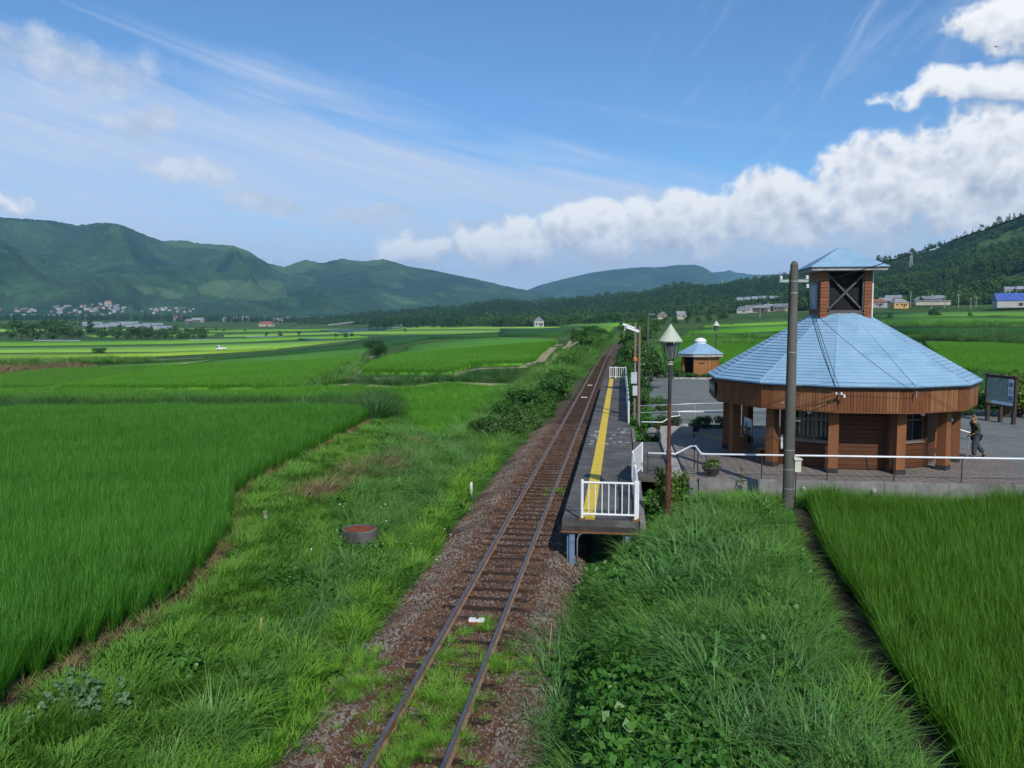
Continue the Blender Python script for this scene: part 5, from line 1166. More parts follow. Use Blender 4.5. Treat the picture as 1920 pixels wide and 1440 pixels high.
def build_fields():
    field([(-250, 745), (0, 743), (83, 741), (540, 742), (740, 739), (960, 734), (925, 768), (880, 798), (815, 827), (775, 800), (738, 768), (715, 757), (600, 760), (300, 764), (-250, 765)], 'rice_sheet', .42, 'bright green low paddy below the end of the left bank', coll=C_rmid, dens=2.2)
    field([(-250, 716), (0, 712), (150, 693), (400, 678), (250, 706), (83, 736), (-250, 738)], 'rice_sheet_light', .5, 'yellow green paddy at the far left behind the tall grass strip', coll=C_rfar, dens=.7)
    field([(402, 679), (520, 668), (640, 657), (690, 656), (676, 672), (620, 705), (552, 734), (90, 737), (255, 706)], 'rice_sheet', .5, 'broad mid green paddy left of the lone tree', coll=C_rmid, dens=.7)
    field([(310, 681), (520, 664), (640, 648), (700, 635), (800, 629), (832, 630), (760, 645), (700, 655), (640, 656), (520, 667)], 'rice_sheet_dark', .5, 'dark green paddy strip behind the lone tree')
    field([(675, 704), (838, 705), (862, 699), (885, 688), (980, 686), (1010, 668), (1046, 645), (1040, 637), (880, 636), (792, 647), (735, 672)], 'rice_sheet', .55, 'raised green paddy with a clipped front edge beside the farm track', coll=C_rmid, dens=1.0)
    field([(937, 632), (1052, 632), (1070, 621), (1055, 617), (937, 617)], 'rice_sheet_dark', .55, 'dark green paddy beyond the raised paddy')
    field([(800, 636), (935, 632), (935, 625), (880, 627), (810, 628)], 'rice_sheet_dark', .5, 'narrow dark paddy beside the pale valley fields')
    k = 0
    strips = [((-200, 690), (0, 673), (300, 668), (520, 656), (300, 662), (0, 664), (-200, 668)), ((-200, 664), (300, 660), (520, 654), (690, 637), (560, 640), (0, 652), (-200, 655)), ((-200, 652), (0, 649), (560, 637), (690, 633), (660, 628), (300, 637), (-200, 643)),
              ((420, 632), (640, 626), (830, 627), (935, 624), (940, 619), (700, 621), (420, 627)), ((180, 633), (400, 629), (410, 625), (150, 628)), ((-200, 625), (160, 620), (330, 618), (420, 616), (-200, 616)), ((330, 624), (640, 619), (700, 617), (430, 617)), ((700, 619), (940, 617), (1050, 614), (860, 611), (700, 613)),
              ((1050, 613), (1180, 612), (1200, 604), (1060, 606)), ((1070, 625), (1140, 630), (1150, 615), (1085, 613))]
    mats = ['rice_sheet_yellow', 'rice_sheet_pale', 'rice_sheet_light', 'rice_sheet_pale', 'rice_sheet_light', 'rice_sheet_pale', 'rice_sheet_light', 'rice_sheet_pale', 'rice_sheet_light', 'rice_sheet_light']
    names = ['yellowish valley paddy at the far left', 'pale green valley paddy around the white truck', 'light valley paddy below the farm trees', 'pale strip of paddies beside the pond', 'light paddy between the farm trees', 'distant pale paddies below the greenhouses', 'distant light paddies in the valley middle', 'pale paddies in front of the dark wood', 'light paddies beyond the farm track', 'light green paddy at the far bend of the track']
    for px, mt, nm in zip(strips, mats, names): field(px, mt, .5, nm, step=12)
    # right side terraces
    field([(1262, 652), (1480, 655), (1490, 700), (1350, 702), (1235, 690), (1225, 668)], 'rice_sheet', .5, 'bright green paddy behind the small outbuilding', coll=C_rmid, dens=.8)
    field([(1250, 640), (1480, 636), (1480, 649), (1265, 647)], 'rice_sheet', .7, 'green terrace paddy above the outbuilding roof', coll=C_rmid, dens=.4); field([(1262, 633), (1480, 625), (1480, 634), (1256, 638)], 'rice_sheet_dark', .7, 'dark green terrace paddy below the village')
    field([(1310, 620), (1480, 613), (1480, 622), (1290, 629)], 'rice_sheet', .8, 'upper green terrace paddy below the village houses'); field([(1330, 610), (1480, 603), (1480, 610), (1320, 616)], 'rice_sheet_light', .6, 'light field directly below the village houses')
    field([(1730, 640), (1820, 648), (1980, 660), (1980, 722), (1850, 706), (1780, 690)], 'rice_sheet_light', .6, 'bright green paddy behind the map board', coll=C_rmid, dens=.8)
    field([(1650, 614), (1980, 618), (1980, 629), (1780, 628), (1660, 626)], 'rice_sheet_dark', .8, 'dark terrace paddy right of the tower'); field([(1640, 600), (1980, 603), (1980, 612), (1650, 609)], 'rice_sheet', .8, 'green terrace paddy right of the tower'); field([(1640, 588), (1980, 586), (1980, 596), (1640, 596)], 'rice_sheet_light', .5, 'light meadow below the blue roofed barn')
    # paths and water
    def strip(px, w, mat, name, label, lift=.1):
        pts = [np.array(G(*p)[:2]) for p in px]; out = []
        for i, p in enumerate(pts):
            d = pts[min(i + 1, len(pts) - 1)] - pts[max(i - 1, 0)]; d /= np.linalg.norm(d); out.append((p, np.array([-d[1], d[0]])))
        poly = [tuple(p + n * w / 2) for p, n in out] + [tuple(p - n * w / 2) for p, n in out[::-1]]; drape(name, poly, lift, MATS[mat], 3.0, 'structure', label, far=True)
    strip([(1012, 712), (1025, 692), (1042, 668), (1066, 648), (1078, 635), (1074, 624)], .75, 'dirt_path', 'farm_track', 'pale left wheel rut of the farm track')
    strip([(1035, 702), (1050, 678), (1064, 660), (1086, 640), (1084, 628)], .6, 'dirt_path', 'farm_track', 'pale right wheel rut of the farm track')
    strip([(660, 712), (840, 710), (875, 697), (905, 692), (984, 690), (1020, 668), (1048, 647)], 1.6, 'dirt_path', 'field_path', 'mown straw coloured path along the raised paddy', .06)
    strip([(640, 720), (700, 688), (760, 662), (800, 645)], 1.2, 'dirt_path', 'field_path', 'mown path on the left of the raised paddy', .06)
    strip([(548, 739), (600, 713), (655, 688), (700, 668)], 1.3, 'dirt_path', 'field_path', 'pale grassy levee path below the lone tree', .06)
    strip([(83, 739), (250, 708), (400, 680)], 1.0, 'dirt_path', 'field_path', 'low levee between the yellow green and the mid green paddy', .62)
    strip([(-100, 741), (100, 738), (540, 737), (760, 731), (960, 722), (1010, 714)], 1.2, 'dirt_path', 'field_path', 'worn field path below the raised paddy', .05)
    strip([(-100, 683), (0, 681), (90, 679)], 3.0, 'pale_road', 'valley_road', 'pale valley road at the left edge'); strip([(178, 678), (240, 676), (300, 675), (380, 672)], 2.2, 'pale_road', 'valley_road', 'pale valley road left of the middle'); strip([(380, 617), (480, 615), (640, 613)], 3.0, 'pale_road', 'valley_road', 'thin pale road across the far valley')
    sheet('pond_water', Gpoly([(558, 637), (600, 634), (610, 638), (580, 640)]), float(G(580, 637)[2]) + .65, MATS['pond_water'], label='small blue grey pond in the valley')
    poly = Gpoly([(640, 626), (700, 620), (760, 617), (720, 615), (600, 620)]); drape('reservoir_water', poly, .6, MATS['pond_water'], 20, 'structure', 'long blue grey strip of water in front of the dark wood', far=True)
build_fields()

# tall grass strips, rough scrub
def build_strips():
    def band(px, dens, coll, s, label, nm):
        P = fill(Gpoly(px), dens); P = P[in_view(P)]; scatter(nm, P, coll, s, .15, label)
    band([(-60, 775), (-60, 758), (300, 757), (560, 757), (720, 750), (740, 766), (720, 780), (690, 788), (660, 776), (300, 774)], 2.2, C_misc, (.5, 1.0), 'strip of tall reed grass behind the left paddy', 'reed_strip')
    P = fill(Gpoly([(680, 778), (700, 760), (735, 764), (742, 778), (700, 792)]), 5); scatter('reed_strip', P, C_misc, (1.0, 1.4), .15, 'tallest reed grass at the corner of the left paddy')
    band([(600, 728), (660, 714), (840, 712), (880, 700), (985, 694), (1010, 690), (990, 715), (930, 724), (760, 729)], 1.5, C_misc, (.45, .85), 'tall grass bank in front of the raised paddy', 'bank_tall_grass')
    band([(640, 712), (690, 688), (760, 657), (790, 650), (740, 665), (680, 690), (620, 722)], 1.0, C_misc, (.5, .9), 'tall pale grass beside the lone tree', 'bank_tall_grass')
    band([(560, 734), (640, 700), (690, 676), (660, 705), (600, 732)], .8, C_long, (1.5, 2.4), 'rough grass slope below the lone tree', 'slope_grass')
    band([(1052, 708), (1078, 672), (1100, 645), (1110, 622), (1130, 630), (1150, 645), (1090, 690), (1060, 720)], .7, C_long, (1.6, 2.8), 'rough scrub grass between farm track and railway', 'slope_grass')
    band([(-60, 708), (0, 703), (180, 690), (140, 684), (0, 690), (-60, 690)], .25, C_straw, (2.0, 3.6), 'dry brownish grass bank at the far left', 'dry_bank')
    band([(-60, 690), (180, 683), (300, 680), (180, 677), (-60, 684)], .25, C_long, (2.0, 3.6), 'green grass bank at the far left', 'valley_bank')
    band([(1205, 705), (1225, 665), (1260, 655), (1250, 690), (1265, 703)], 1.6, C_long, (1.2, 2.0), 'rough grass left of the small outbuilding', 'yard_rough_grass')
    band([(1250, 652), (1262, 646), (1480, 648), (1480, 656), (1300, 655)], .6, C_long, (1.6, 2.6), 'grass terrace edge behind the outbuilding', 'terrace_edge'); band([(1240, 641), (1480, 633), (1480, 637), (1245, 645)], .4, C_long, (1.6, 2.6), 'grass terrace edge above the outbuilding', 'terrace_edge')
    band([(1700, 640), (1760, 630), (1980, 632), (1980, 658), (1830, 646)], .7, C_misc, (.9, 1.5), 'tall dark grass bank behind the map board', 'terrace_edge'); band([(1640, 612), (1980, 610), (1980, 620), (1650, 618)], .18, C_long, (2.4, 4), 'grass terrace edge right of the tower', 'terrace_edge')
    band([(1790, 735), (1850, 712), (1980, 735), (1980, 790), (1900, 776), (1840, 762)], 3.0, C_misc, (.6, 1.0), 'tall grass growing behind the map board', 'yard_tall_grass')
build_strips()

# ------------------------------------------------------------------ trees
def blob_tree(name, h, w, nleaf, size, mat, seed=0, conifer=False, trunk_h=.25, lob=7):
    """crown + trunk meshes; h, w in metres"""
    st = random.Random(seed)
    if conifer:
        L = []
        for k in range(10):
            f = k / 9; z = h * (.14 + .80 * f); r = w * .5 * (1 - f) ** .8 + .05 * w
            for q in range(3 if f < .7 else 1): a = st.uniform(0, 6.28); L.append((r * .5 * math.cos(a), r * .5 * math.sin(a), z, r * .75, r * .75, h * .085))
    else:
        L = [(0, 0, h * .60, w * .30, w * .30, h * .28)]
        for k in range(lob):
            a = 6.283 * k / lob + st.uniform(-.4, .4); rr = w * st.uniform(.20, .34); z = h * st.uniform(trunk_h + .12, .82); q = w * st.uniform(.14, .24); L.append((rr * math.cos(a), rr * math.sin(a), z, q, q, q * st.uniform(.7, 1.0)))
    crown = leaves(name + '_crown', MATS[mat], L, nleaf, size)
    mb = MB(); tr = max(.03, w * .028); pts = [(0, 0, -.3), (st.uniform(-.03, .03) * w, st.uniform(-.03, .03) * w, h * trunk_h), (0, 0, h * .62)]
    mb.tube(pts, [tr * 1.3, tr, tr * .35], 7)
    if not conifer:
        for l in L[1:1 + min(lob, 6)]: mb.tube([(0, 0, h * trunk_h * .8), (l[0] * .5, l[1] * .5, (h * trunk_h + l[2]) / 2), (l[0], l[1], l[2])], [tr * .6, tr * .4, tr * .12], 5)
    else: mb.tube([(0, 0, h * .5), (0, 0, h * .93)], [tr * .6, .02], 5)
    return crown, mb.mesh(name + '_trunk', MATS['bark'])
def place_tree(kind, meshes, p, s, label, cat='tree', group=None, rz=None, sz=1.0):
    t = thing(kind, label, cat, tuple(p), RNG.uniform(0, 6.28) if rz is None else rz, group); t.scale = (s, s, s * sz)
    link('crown', meshes[0], t); link('trunk', meshes[1], t); return t
def build_trees():
    # leafy tree beside the far half of the platform
    m1 = blob_tree('yard_tree', 4.3, 3.7, 5200, .19, 'tree_leaf_gloss', 3, False, .12, 10); place_tree('camellia_tree', m1, (1.9, 64.5, .9), 1.0, 'large glossy leaved tree behind the far end of the platform')
    m2 = blob_tree('yard_shrub', 2.6, 2.6, 2600, .16, 'tree_leaf_gloss', 5, False, .08, 8)
    for x, y, s, lb in ((1.35, 56.5, .78, 'nearer leafy shrub below the large platform tree'), (1.3, 52.0, .6, 'small leafy shrub beside the light poles'), (2.6, 72, 1.0, 'leafy shrub behind the large platform tree'), (2.4, 47.5, .48, 'low leafy shrub at the edge of the asphalt yard')): place_tree('leafy_shrub', m2, (x, y, .9), s, lb, 'shrub')
    # hedge of bushes left of the track
    hb = [blob_tree('track_bush', 2.2, 3.2, 2200, .20, 'bush_leaf' if i != 1 else 'bush_olive', 20 + i, False, .05, 8) for i in range(3)]
    px = [(915, 822, .8, 1), (950, 825, .85, 1), (980, 808, .95, 1), (945, 790, .95, 0), (1005, 775, 1.15, 0), (1030, 752, 1.2, 0), (985, 772, 1.1, 2), (1045, 728, 1.15, 2), (1012, 790, .9, 2), (1068, 695, 1.1, 0), (1085, 672, 1.2, 2), (1062, 672, 1.0, 0), (1100, 655, 1.4, 0), (1088, 640, 1.5, 2), (1115, 643, 1.5, 0), (1105, 628, 1.8, 0), (1125, 632, 1.6, 2)]
    for x, y, s, v in px:
        p = G(x, y); place_tree('trackside_bush', hb[v], (p[0], p[1], p[2] - .1), s, ('dark olive bush' if v == 1 else 'dense green bush') + (' in the hedge lining the left side of the track' if v != 1 else {915: ', nearest of the three at the near end of the hedge', 950: ', middle of the three at the near end of the hedge', 980: ', farthest of the three at the near end of the hedge'}[x]), 'bush', 'bushes lining the left side of the track' if v != 1 else 'olive bushes at the near end of the hedge', sz=.8 if v != 1 else .9)
    for X, Y, s in ((.9, 88, .8), (.4, 98, .9), (1.4, 104, 1.1), (.6, 116, 1.0), (2.2, 124, 1.4), (1.6, 138, 1.4), (3.4, 150, 1.6), (2.8, 170, 1.6), (5, 185, 2.0), (4.6, 215, 2.0), (8, 230, 2.2), (3.0, 196, 1.3)):
        place_tree('trackside_bush', hb[0 if s > 1 else 2], (X, Y, float(gz(X, Y)[0]) - .1), s, 'dense green bush in the hedge right of the track beyond the platform', 'bush', 'bushes right of the track beyond the platform')
    # lone trees in the fields
    lt = blob_tree('lone_tree', 4.2, 4.8, 4200, .22, 'tree_leaf', 41, False, .08, 11); p = G(705, 672); place_tree('lone_tree', lt, p, 1.0, 'lone round dark tree standing between the paddies')
    p = G(652, 694); place_tree('field_shrub', hb[1], p, .55, 'small brownish shrub beside the field path', 'shrub'); p = G(183, 666); place_tree('field_bush', hb[0], p, 2.0, 'low dark bush alone in the pale valley field', 'bush', sz=.7)
    # clipped shrubs round the terrace
    cl = blob_tree('clipped_shrub', 1.0, 1.5, 3000, .075, 'clipped_leaf', 50, False, .02, 12)
    place_tree('clipped_shrub', cl, (2.25, 40.3, .85), 1.02, 'round clipped shrub beside the far end of the steps', 'shrub', sz=.98); place_tree('clipped_shrub', cl, (4.1, 40.9, 1.15), .72, 'clipped cloud pruned shrub left of the station columns', 'shrub', sz=.9); place_tree('clipped_shrub', cl, (5.0, 40.9, 1.15), .66, 'clipped shrub closest to the left station column', 'shrub', sz=.95)
    hd = blob_tree('hut_hedge', .8, 1.5, 900, .11, 'bush_leaf', 52, False, .02, 8)
    for i in range(7): place_tree('low_hedge', hd, (5.6 + i * 1.05, 76.0, 1.2), .8, 'low green hedge plant in front of the small outbuilding', 'hedge', 'hedge plants in front of the outbuilding', sz=.75)
    place_tree('leafy_shrub', hd, (5.1, 76.8, 1.2), 1.2, 'dark shrub at the left corner of the small outbuilding', 'shrub')
    # leafy climber round the lamp post, broad bush at the bottom
    cv = leaves('creeper_leaves', MATS['shrub_yellow'], [(-.1, -.1, 1.5, .36, .3, .38), (.15, -.1, 1.1, .42, .36, .45), (.0, -.1, .6, .5, .45, .5), (.35, .0, .4, .55, .5, .45), (-.2, -.1, .9, .34, .34, .4), (.40, 0, 1.45, .25, .25, .3)], 2300, .11, .25, .2)
    t = thing('lamp_shrub', 'yellow green leafy shrub growing round the foot of the tall lamp', 'shrub', (1.42, 24.3, .35)); link('crown', cv, t); MB().tube([(0, 0, 0), (.05, 0, .7), (0, .05, 1.3)], [.03, .02, .008], 5).build('stem', MATS['bark'], t)
    # planters
    for (x, y, lb, s, mt) in ((3.1, 28.1, 'dark bowl planter with a grassy plant on the terrace corner', .8, 'shrub_yellow'), (3.55, 39.6, 'dark bowl planter in front of the clipped shrubs', .8, 'clipped_leaf')):
        t = thing('bowl_planter', lb, 'planter', (x, y, TZ)); MB().lathe([(.16, 0), (.16, .03), (.30, .24), (.34, .30), (.33, .34), (.29, .33), (.27, .27), (.0, .26)], (0, 0, 0), 14).build('bowl', MATS['terracotta_dark'], t)
        link('plant', leaves('planter_leaves', MATS[mt], [(0, 0, .42, .28, .26, .18), (.1, 0, .5, .2, .2, .16)], 420, .07, .2, .2), t)
    t = thing('tall_weed', 'tall thin weed growing against the retaining wall', 'weed', (3.95, 27.3, .55)); MB().tube([(0, 0, 0), (.03, 0, .7), (0, 0, 1.25)], [.012, .009, .004], 5).build('stem', MATS['weed_leaf'], t); link('foliage', leaves('weed_foliage', MATS['shrub_yellow'], [(0.02, 0, .25 + .2 * k, .10, .10, .12) for k in range(5)], 110, .07, .3, .1), t)
    mb = leaves('boulder', MATS['stone'], [(0, 0, 0, 1, 1, 1)], 4, .1)
    for x, y, s in ((1.35, 26.4, .26), (1.75, 26.0, .3), (1.2, 25.6, .22), (1.5, 39.4, .35), (2.0, 39.1, .3)):
        bm = bmesh.new(); bmesh.ops.create_icosphere(bm, subdivisions=2, radius=s)
        for v in bm.verts: v.co = v.co * (1 + .22 * math.sin(v.co.x * 9 / s * .3 + x * 5) * math.cos(v.co.y * 7 / s * .3)); v.co.z *= .7
        me = bpy.data.meshes.new('boulder'); bm.to_mesh(me); bm.free(); me.materials.append(MATS['concrete_old']); o = link('boulder', me, None, (x, y, float(gz(x, y)[0]) + s * .35 if y < 30 else 1.1)); tag(o, 'rounded grey boulder in the bed below the handrail' if y < 30 else ('larger' if s > .32 else 'smaller') + ' rounded grey boulder beside the far end of the steps', 'boulder', 'boulders near the steps' if y < 30 else 'boulders beyond the steps')
    # farm trees in the valley
    ft = [blob_tree('farm_tree', 9, 8, 700, .9, 'wood_leaf', 60 + i, False, .0, 10) for i in range(3)] + [blob_tree('farm_cedar', 12, 5, 420, .9, 'cedar_leaf', 66, True)]
    spots = [(-10, 638), (20, 636), (38, 639), (55, 634), (70, 638), (88, 633), (100, 638), (112, 630), (122, 637), (135, 634), (168, 628), (172, 628), (150, 633), (188, 633), (197, 634), (210, 632), (218, 636), (226, 633), (238, 637), (246, 634), (255, 637), (265, 635), (276, 637), (284, 632), (296, 637), (310, 636), (324, 636), (338, 637), (352, 636), (366, 635), (380, 636), (92, 624), (104, 624), (116, 623),
             (405, 620), (500, 632), (525, 631), (330, 622), (560, 630), (460, 622), (420, 622), (760, 624), (660, 632), (648, 634), (630, 634)]
    for i, (x, y) in enumerate(spots):
        p = G(x, y); v = 3 if x in (168, 172, 197, 284, 226) else i % 3; big = x < 140 or x in (168, 172)
        place_tree('farm_tree', ft[v], p, (1.5 if big else 1.0) * RNG.uniform(.8, 1.2) * (.45 if x > 400 else 1), 'dark farm tree in the row of trees across the left valley' if x < 400 else 'small bush dotted in the distant pale paddies', 'tree', 'farm trees across the left valley' if x < 400 else 'bushes dotted in the distant paddies')
    # scrubby row in front of the dark wood and trees beside the village on the right
    for i in range(34):
        x = 870 + i * 9.5 + RNG.uniform(-3, 3); p = atr(x, 0, 830 - i * 3.5); z = float(gz(p[0], p[1])[0]); place_tree('scrub_tree', ft[i % 3], (p[0], p[1], z - 1), RNG.uniform(.75, 1.05), 'pale green scrub tree in the row in front of the dark wood', 'tree', 'scrub trees in front of the dark wood')
    for i, (x, r, s) in enumerate([(1200, 330, .55), (1185, 300, .5), (1215, 310, .6), (1232, 330, .45), (1172, 290, .45), (1300, 480, .6), (1320, 470, .55), (1340, 500, .55), (1255, 460, .6), (1275, 480, .6), (1360, 520, .6), (1385, 300, .16), (1370, 520, .7), (1780, 430, .55), (1770, 420, .45), (1845, 420, .35), (1690, 400, .4), (1655, 430, .4), (1810, 560, .9), (1830, 570, 1.0), (1850, 560, .9), (1800, 600, 1.0)]):
        p = atr(x, 0, r); z = float(gz(p[0], p[1])[0]); place_tree('village_tree', ft[i % 3], (p[0], p[1], z - .3), s, 'green tree standing among the terraces near the village', 'tree', 'trees among the terraces near the village')
build_trees()
# ------------------------------------------------------------------ hills and mountains
def vnoise(x, y, seed=0):
    xi = np.floor(x).astype(np.int64); yi = np.floor(y).astype(np.int64); xf = x - xi; yf = y - yi; u = xf * xf * (3 - 2 * xf); v = yf * yf * (3 - 2 * yf)
    def h(a, b):
        n = (a * 374761393 + b * 668265263 + seed * 974634777) & 0xffffffff; n = ((n ^ (n >> 13)) * 1274126177) & 0xffffffff; return ((n ^ (n >> 16)) & 0xffff) / 65535.0
    return (h(xi, yi) * (1 - u) + h(xi + 1, yi) * u) * (1 - v) + (h(xi, yi + 1) * (1 - u) + h(xi + 1, yi + 1) * u) * v
def fbm(x, y, o=5, seed=0):
    s = 0; a = .5
    for k in range(o): s = s + a * vnoise(x * 2 ** k, y * 2 ** k, seed + k); a *= .5
    return s
def mountain_mat(name, f1, f2, m1, m2, tree=14.0, bump=9.0):
    m = bpy.data.materials.new(name); m.use_nodes = True; N = NT(m.node_tree); b = m.node_tree.nodes['Principled BSDF']; v = N.n('ShaderNodeNewGeometry').outputs['Position']
    tn = N.noise(v, 1 / tree, 4, .65); big = N.noise(v, 1 / 260, 6, .6)
    c = N.mix(N.lin(big, .40, .60), (*f1, 1), (*f2, 1)); c = N.mix(N.m('MULTIPLY', N.ss(N.noise(v, 1 / 110, 6, .65), .50, .66), .6), c, tuple(x * 1.7 for x in f2) + (1,)); c = N.mix(N.lin(tn, .35, .68, .55, 0), c, tuple(x * .45 for x in f1) + (1,))
    at = N.n('ShaderNodeAttribute', attribute_name='meadow'); md = N.mix(N.lin(N.noise(v, 1 / 60, 5), .35, .65), (*m1, 1), (*m2, 1))
    mf = N.ss(N.m('ADD', at.outputs['Fac'], N.m('MULTIPLY', N.m('SUBTRACT', N.noise(v, 1 / 45, 7, .7), .5), 2.6)), .35, .75); c = N.mix(N.m('MULTIPLY', mf, .48), c, md); N.lk(c, b.inputs['Base Color']); b.inputs['Roughness'].default_value = .95; b.inputs['Specular IOR Level'].default_value = .05
    bn = N.n('ShaderNodeBump'); bn.inputs['Strength'].default_value = .9; bn.inputs['Distance'].default_value = bump; N.lk(N.m('MULTIPLY', N.noise(v, 1 / tree, 5, .7), N.m('SUBTRACT', 1.0, N.m('MULTIPLY', at.outputs['Fac'], .75))), bn.inputs['Height']); N.lk(bn.outputs[0], b.inputs['Normal'])
    MATS[name] = m; return m
mountain_mat('mountain_forest', (.022, .058, .020), (.052, .108, .034), (.085, .150, .050), (.120, .190, .070), 16, 10)  # lighter forest patches, their tone raised to suggest sunlit slopes
mountain_mat('hill_forest', (.020, .055, .016), (.045, .095, .026), (.075, .150, .034), (.110, .190, .050), 9, 4)
MESHZ = {}
def mountain(name, label, sil, rf, rr, yf, mat, nu=360, nv=90, spur=.55, rough=1.0, meadow=(), back=.3, power=1.25, seed=1, spw=320.0):
    """height field between a foot line (distance rf) and the ridge seen in the photograph (distance rr), plus a far side"""
    sx = np.array([q[0] for q in sil], float); sy = np.array([q[1] for q in sil], float); xs = np.linspace(sx[0], sx[-1], nu); ys = np.interp(xs, sx, sy)
    RF = np.interp(xs, *zip(*rf)) if not np.isscalar(rf) else np.full(nu, rf); RR_ = np.interp(xs, *zip(*rr)) if not np.isscalar(rr) else np.full(nu, rr)
    YF = np.interp(xs, *zip(*yf)) if not np.isscalar(yf) else np.full(nu, yf)
    az = np.array([math.atan2(*(ray(x, 600)[:2])) for x in xs]); hz = lambda x, y, r: np.array([CAMP[2] + ray(a, b)[2] / math.hypot(*ray(a, b)[:2]) * c for a, b, c in zip(x, y, r)])
    ZR = hz(xs, ys, RR_); ZF = hz(xs, YF, RF)
    T = np.concatenate([np.linspace(0, 1, nv), 1 + np.linspace(.04, back, nv // 4)]); V = np.zeros((len(T), nu, 3))
    for i, t in enumerate(T):
        r = RF + (RR_ - RF) * t; X, Y = r * np.sin(az), r * np.cos(az)
        if t <= 1:
            k = 4 * t * (1 - t); s = t ** power
            wv = az * RR_ / spw + .5 * fbm(X / 400, Y / 400, 3, seed + 20); sp = (1 - np.abs(2 * vnoise(wv, np.full(nu, t * 1.3), seed) - 1)) * .65 + (1 - np.abs(2 * vnoise(wv * 2.7, np.full(nu, t * 2.6), seed + 5) - 1)) * .35             # spurs running downhill
            z = ZF + (ZR - ZF) * (s + k * spur * (sp - .62) * .75) + (fbm(X / 90, Y / 90, 4, seed + 9) - .47) * rough * 26 * min(1, k * 2 + .06)
            cap = ZF * 0 + CAMP[2] + (ZR - CAMP[2]) * (r / RR_) - 2 * (1 - t) * rough; z = np.where(ZR > CAMP[2], np.minimum(z, cap), z)     # keeps the photographed ridge the highest line
        else: z = ZR - (t - 1) / back * (ZR - ZF) * .8 - (t - 1) * 30
        z = z + (vnoise(X / 9, Y / 9, seed + 3) - .5) * rough * 5 * (t > .02)
        V[i] = np.stack([X, Y, z], -1)
    nT = len(T); F_ = np.array([(i * nu + j, i * nu + j + 1, (i + 1) * nu + j + 1, (i + 1) * nu + j) for i in range(nT - 1) for j in range(nu - 1)])
    P = V.reshape(-1, 3); me = np_mesh(name, P, F_, MATS[mat]); me.polygons.foreach_set('use_smooth', [True] * len(me.polygons))
    px, py = proj(P); md = np.zeros(len(P))
    for poly in meadow: md = np.maximum(md, inside(px + (fbm(P[:, 0] / 60, P[:, 1] / 60, 3, 5) - .45) * 22, py + (fbm(P[:, 0] / 60, P[:, 1] / 60, 3, 8) - .45) * 10, poly).astype(float))
    g = md.reshape(nT, nu)
    for _ in range(3): g = (g + np.roll(g, 1, 0) + np.roll(g, -1, 0) + np.roll(g, 2, 1) + np.roll(g, -2, 1)) / 5
    md = g.ravel()
    me.attributes.new('meadow', 'FLOAT', 'POINT').data.foreach_set('value', md.astype(np.float32))
    o = link(name, me); o['kind'] = 'structure'; o['label'] = label; MESHZ[label] = V; return V, xs, T
M1 = [(-420, 450), (-200, 425), (0, 408), (60, 411), (110, 415), (150, 423), (190, 418), (225, 420), (250, 428), (280, 442), (310, 452), (345, 450), (380, 457), (440, 461), (470, 472), (505, 494), (535, 500), (548, 496), (575, 487), (605, 494), (640, 485), (680, 490), (720, 486), (745, 492), (770, 500), (810, 506), (850, 515), (900, 525), (960, 539), (1000, 546), (1030, 553), (1080, 572), (1120, 590)]
HVM = mountain('mountain', 'long green forested mountain wall across the left of the valley', M1, [(-420, 2300), (600, 2600), (1120, 3600)], [(-420, 4000), (500, 4300), (1120, 4700)], [(-420, 592), (0, 588), (560, 596), (1120, 598)], 'mountain_forest', 620, 130, 1.25, 1.3,
         [[(360, 528), (480, 524), (530, 526), (540, 556), (480, 566), (425, 562), (370, 545)], [(300, 449), (350, 447), (450, 458), (505, 490), (480, 484), (400, 466), (320, 462)], [(500, 488), (545, 492), (600, 485), (590, 500), (545, 520), (520, 508)], [(245, 533), (310, 540), (370, 560), (330, 562), (260, 548)], [(620, 482), (740, 482), (720, 496), (640, 496)], [(690, 548), (730, 552), (800, 572), (760, 570)]], seed=3, spw=520.0)
M2 = [(950, 575), (985, 546), (1010, 535), (1060, 522), (1110, 511), (1150, 505), (1200, 501), (1235, 501), (1270, 497), (1300, 496), (1318, 501), (1338, 514), (1360, 528), (1400, 546), (1450, 565), (1500, 580)]
mountain('mountain', 'blue green mountain rising behind the end of the railway', M2, 5000, 6700, 590, 'mountain_forest', 260, 60, .5, 1.2, seed=7, power=1.1, spw=700)
M3 = [(1280, 540), (1330, 511), (1358, 509), (1367, 506), (1378, 511), (1410, 515), (1440, 515), (1490, 517), (1560, 522), (1640, 528), (1720, 540)]
mountain('mountain', 'faint blue ridge farthest away left of the tower', M3, 7300, 8600, 585, 'mountain_forest', 160, 30, .4, 1.2, seed=9, power=1.0, spw=900)
H1 = [(1380, 582), (1440, 562), (1500, 540), (1560, 520), (1620, 498), (1655, 489), (1700, 480), (1750, 466), (1790, 448), (1830, 432), (1880, 414), (1920, 400), (2020, 370), (2200, 340)]
HV1 = mountain('hill', 'wooded hill with meadows rising at the right', H1, [(1380, 700), (1700, 640), (2200, 520)], [(1380, 1500), (1700, 1400), (2200, 1250)], [(1380, 588), (1650, 578), (2200, 566)], 'hill_forest', 260, 70, .5, .7, [[(1790, 470), (1850, 448), (1920, 430), (2100, 400), (2100, 470), (1920, 475), (1840, 478)], [(1880, 520), (1990, 500), (1990, 535), (1890, 545)], [(1640, 560), (1720, 555), (1760, 572), (1640, 580)]], seed=12, spw=260)
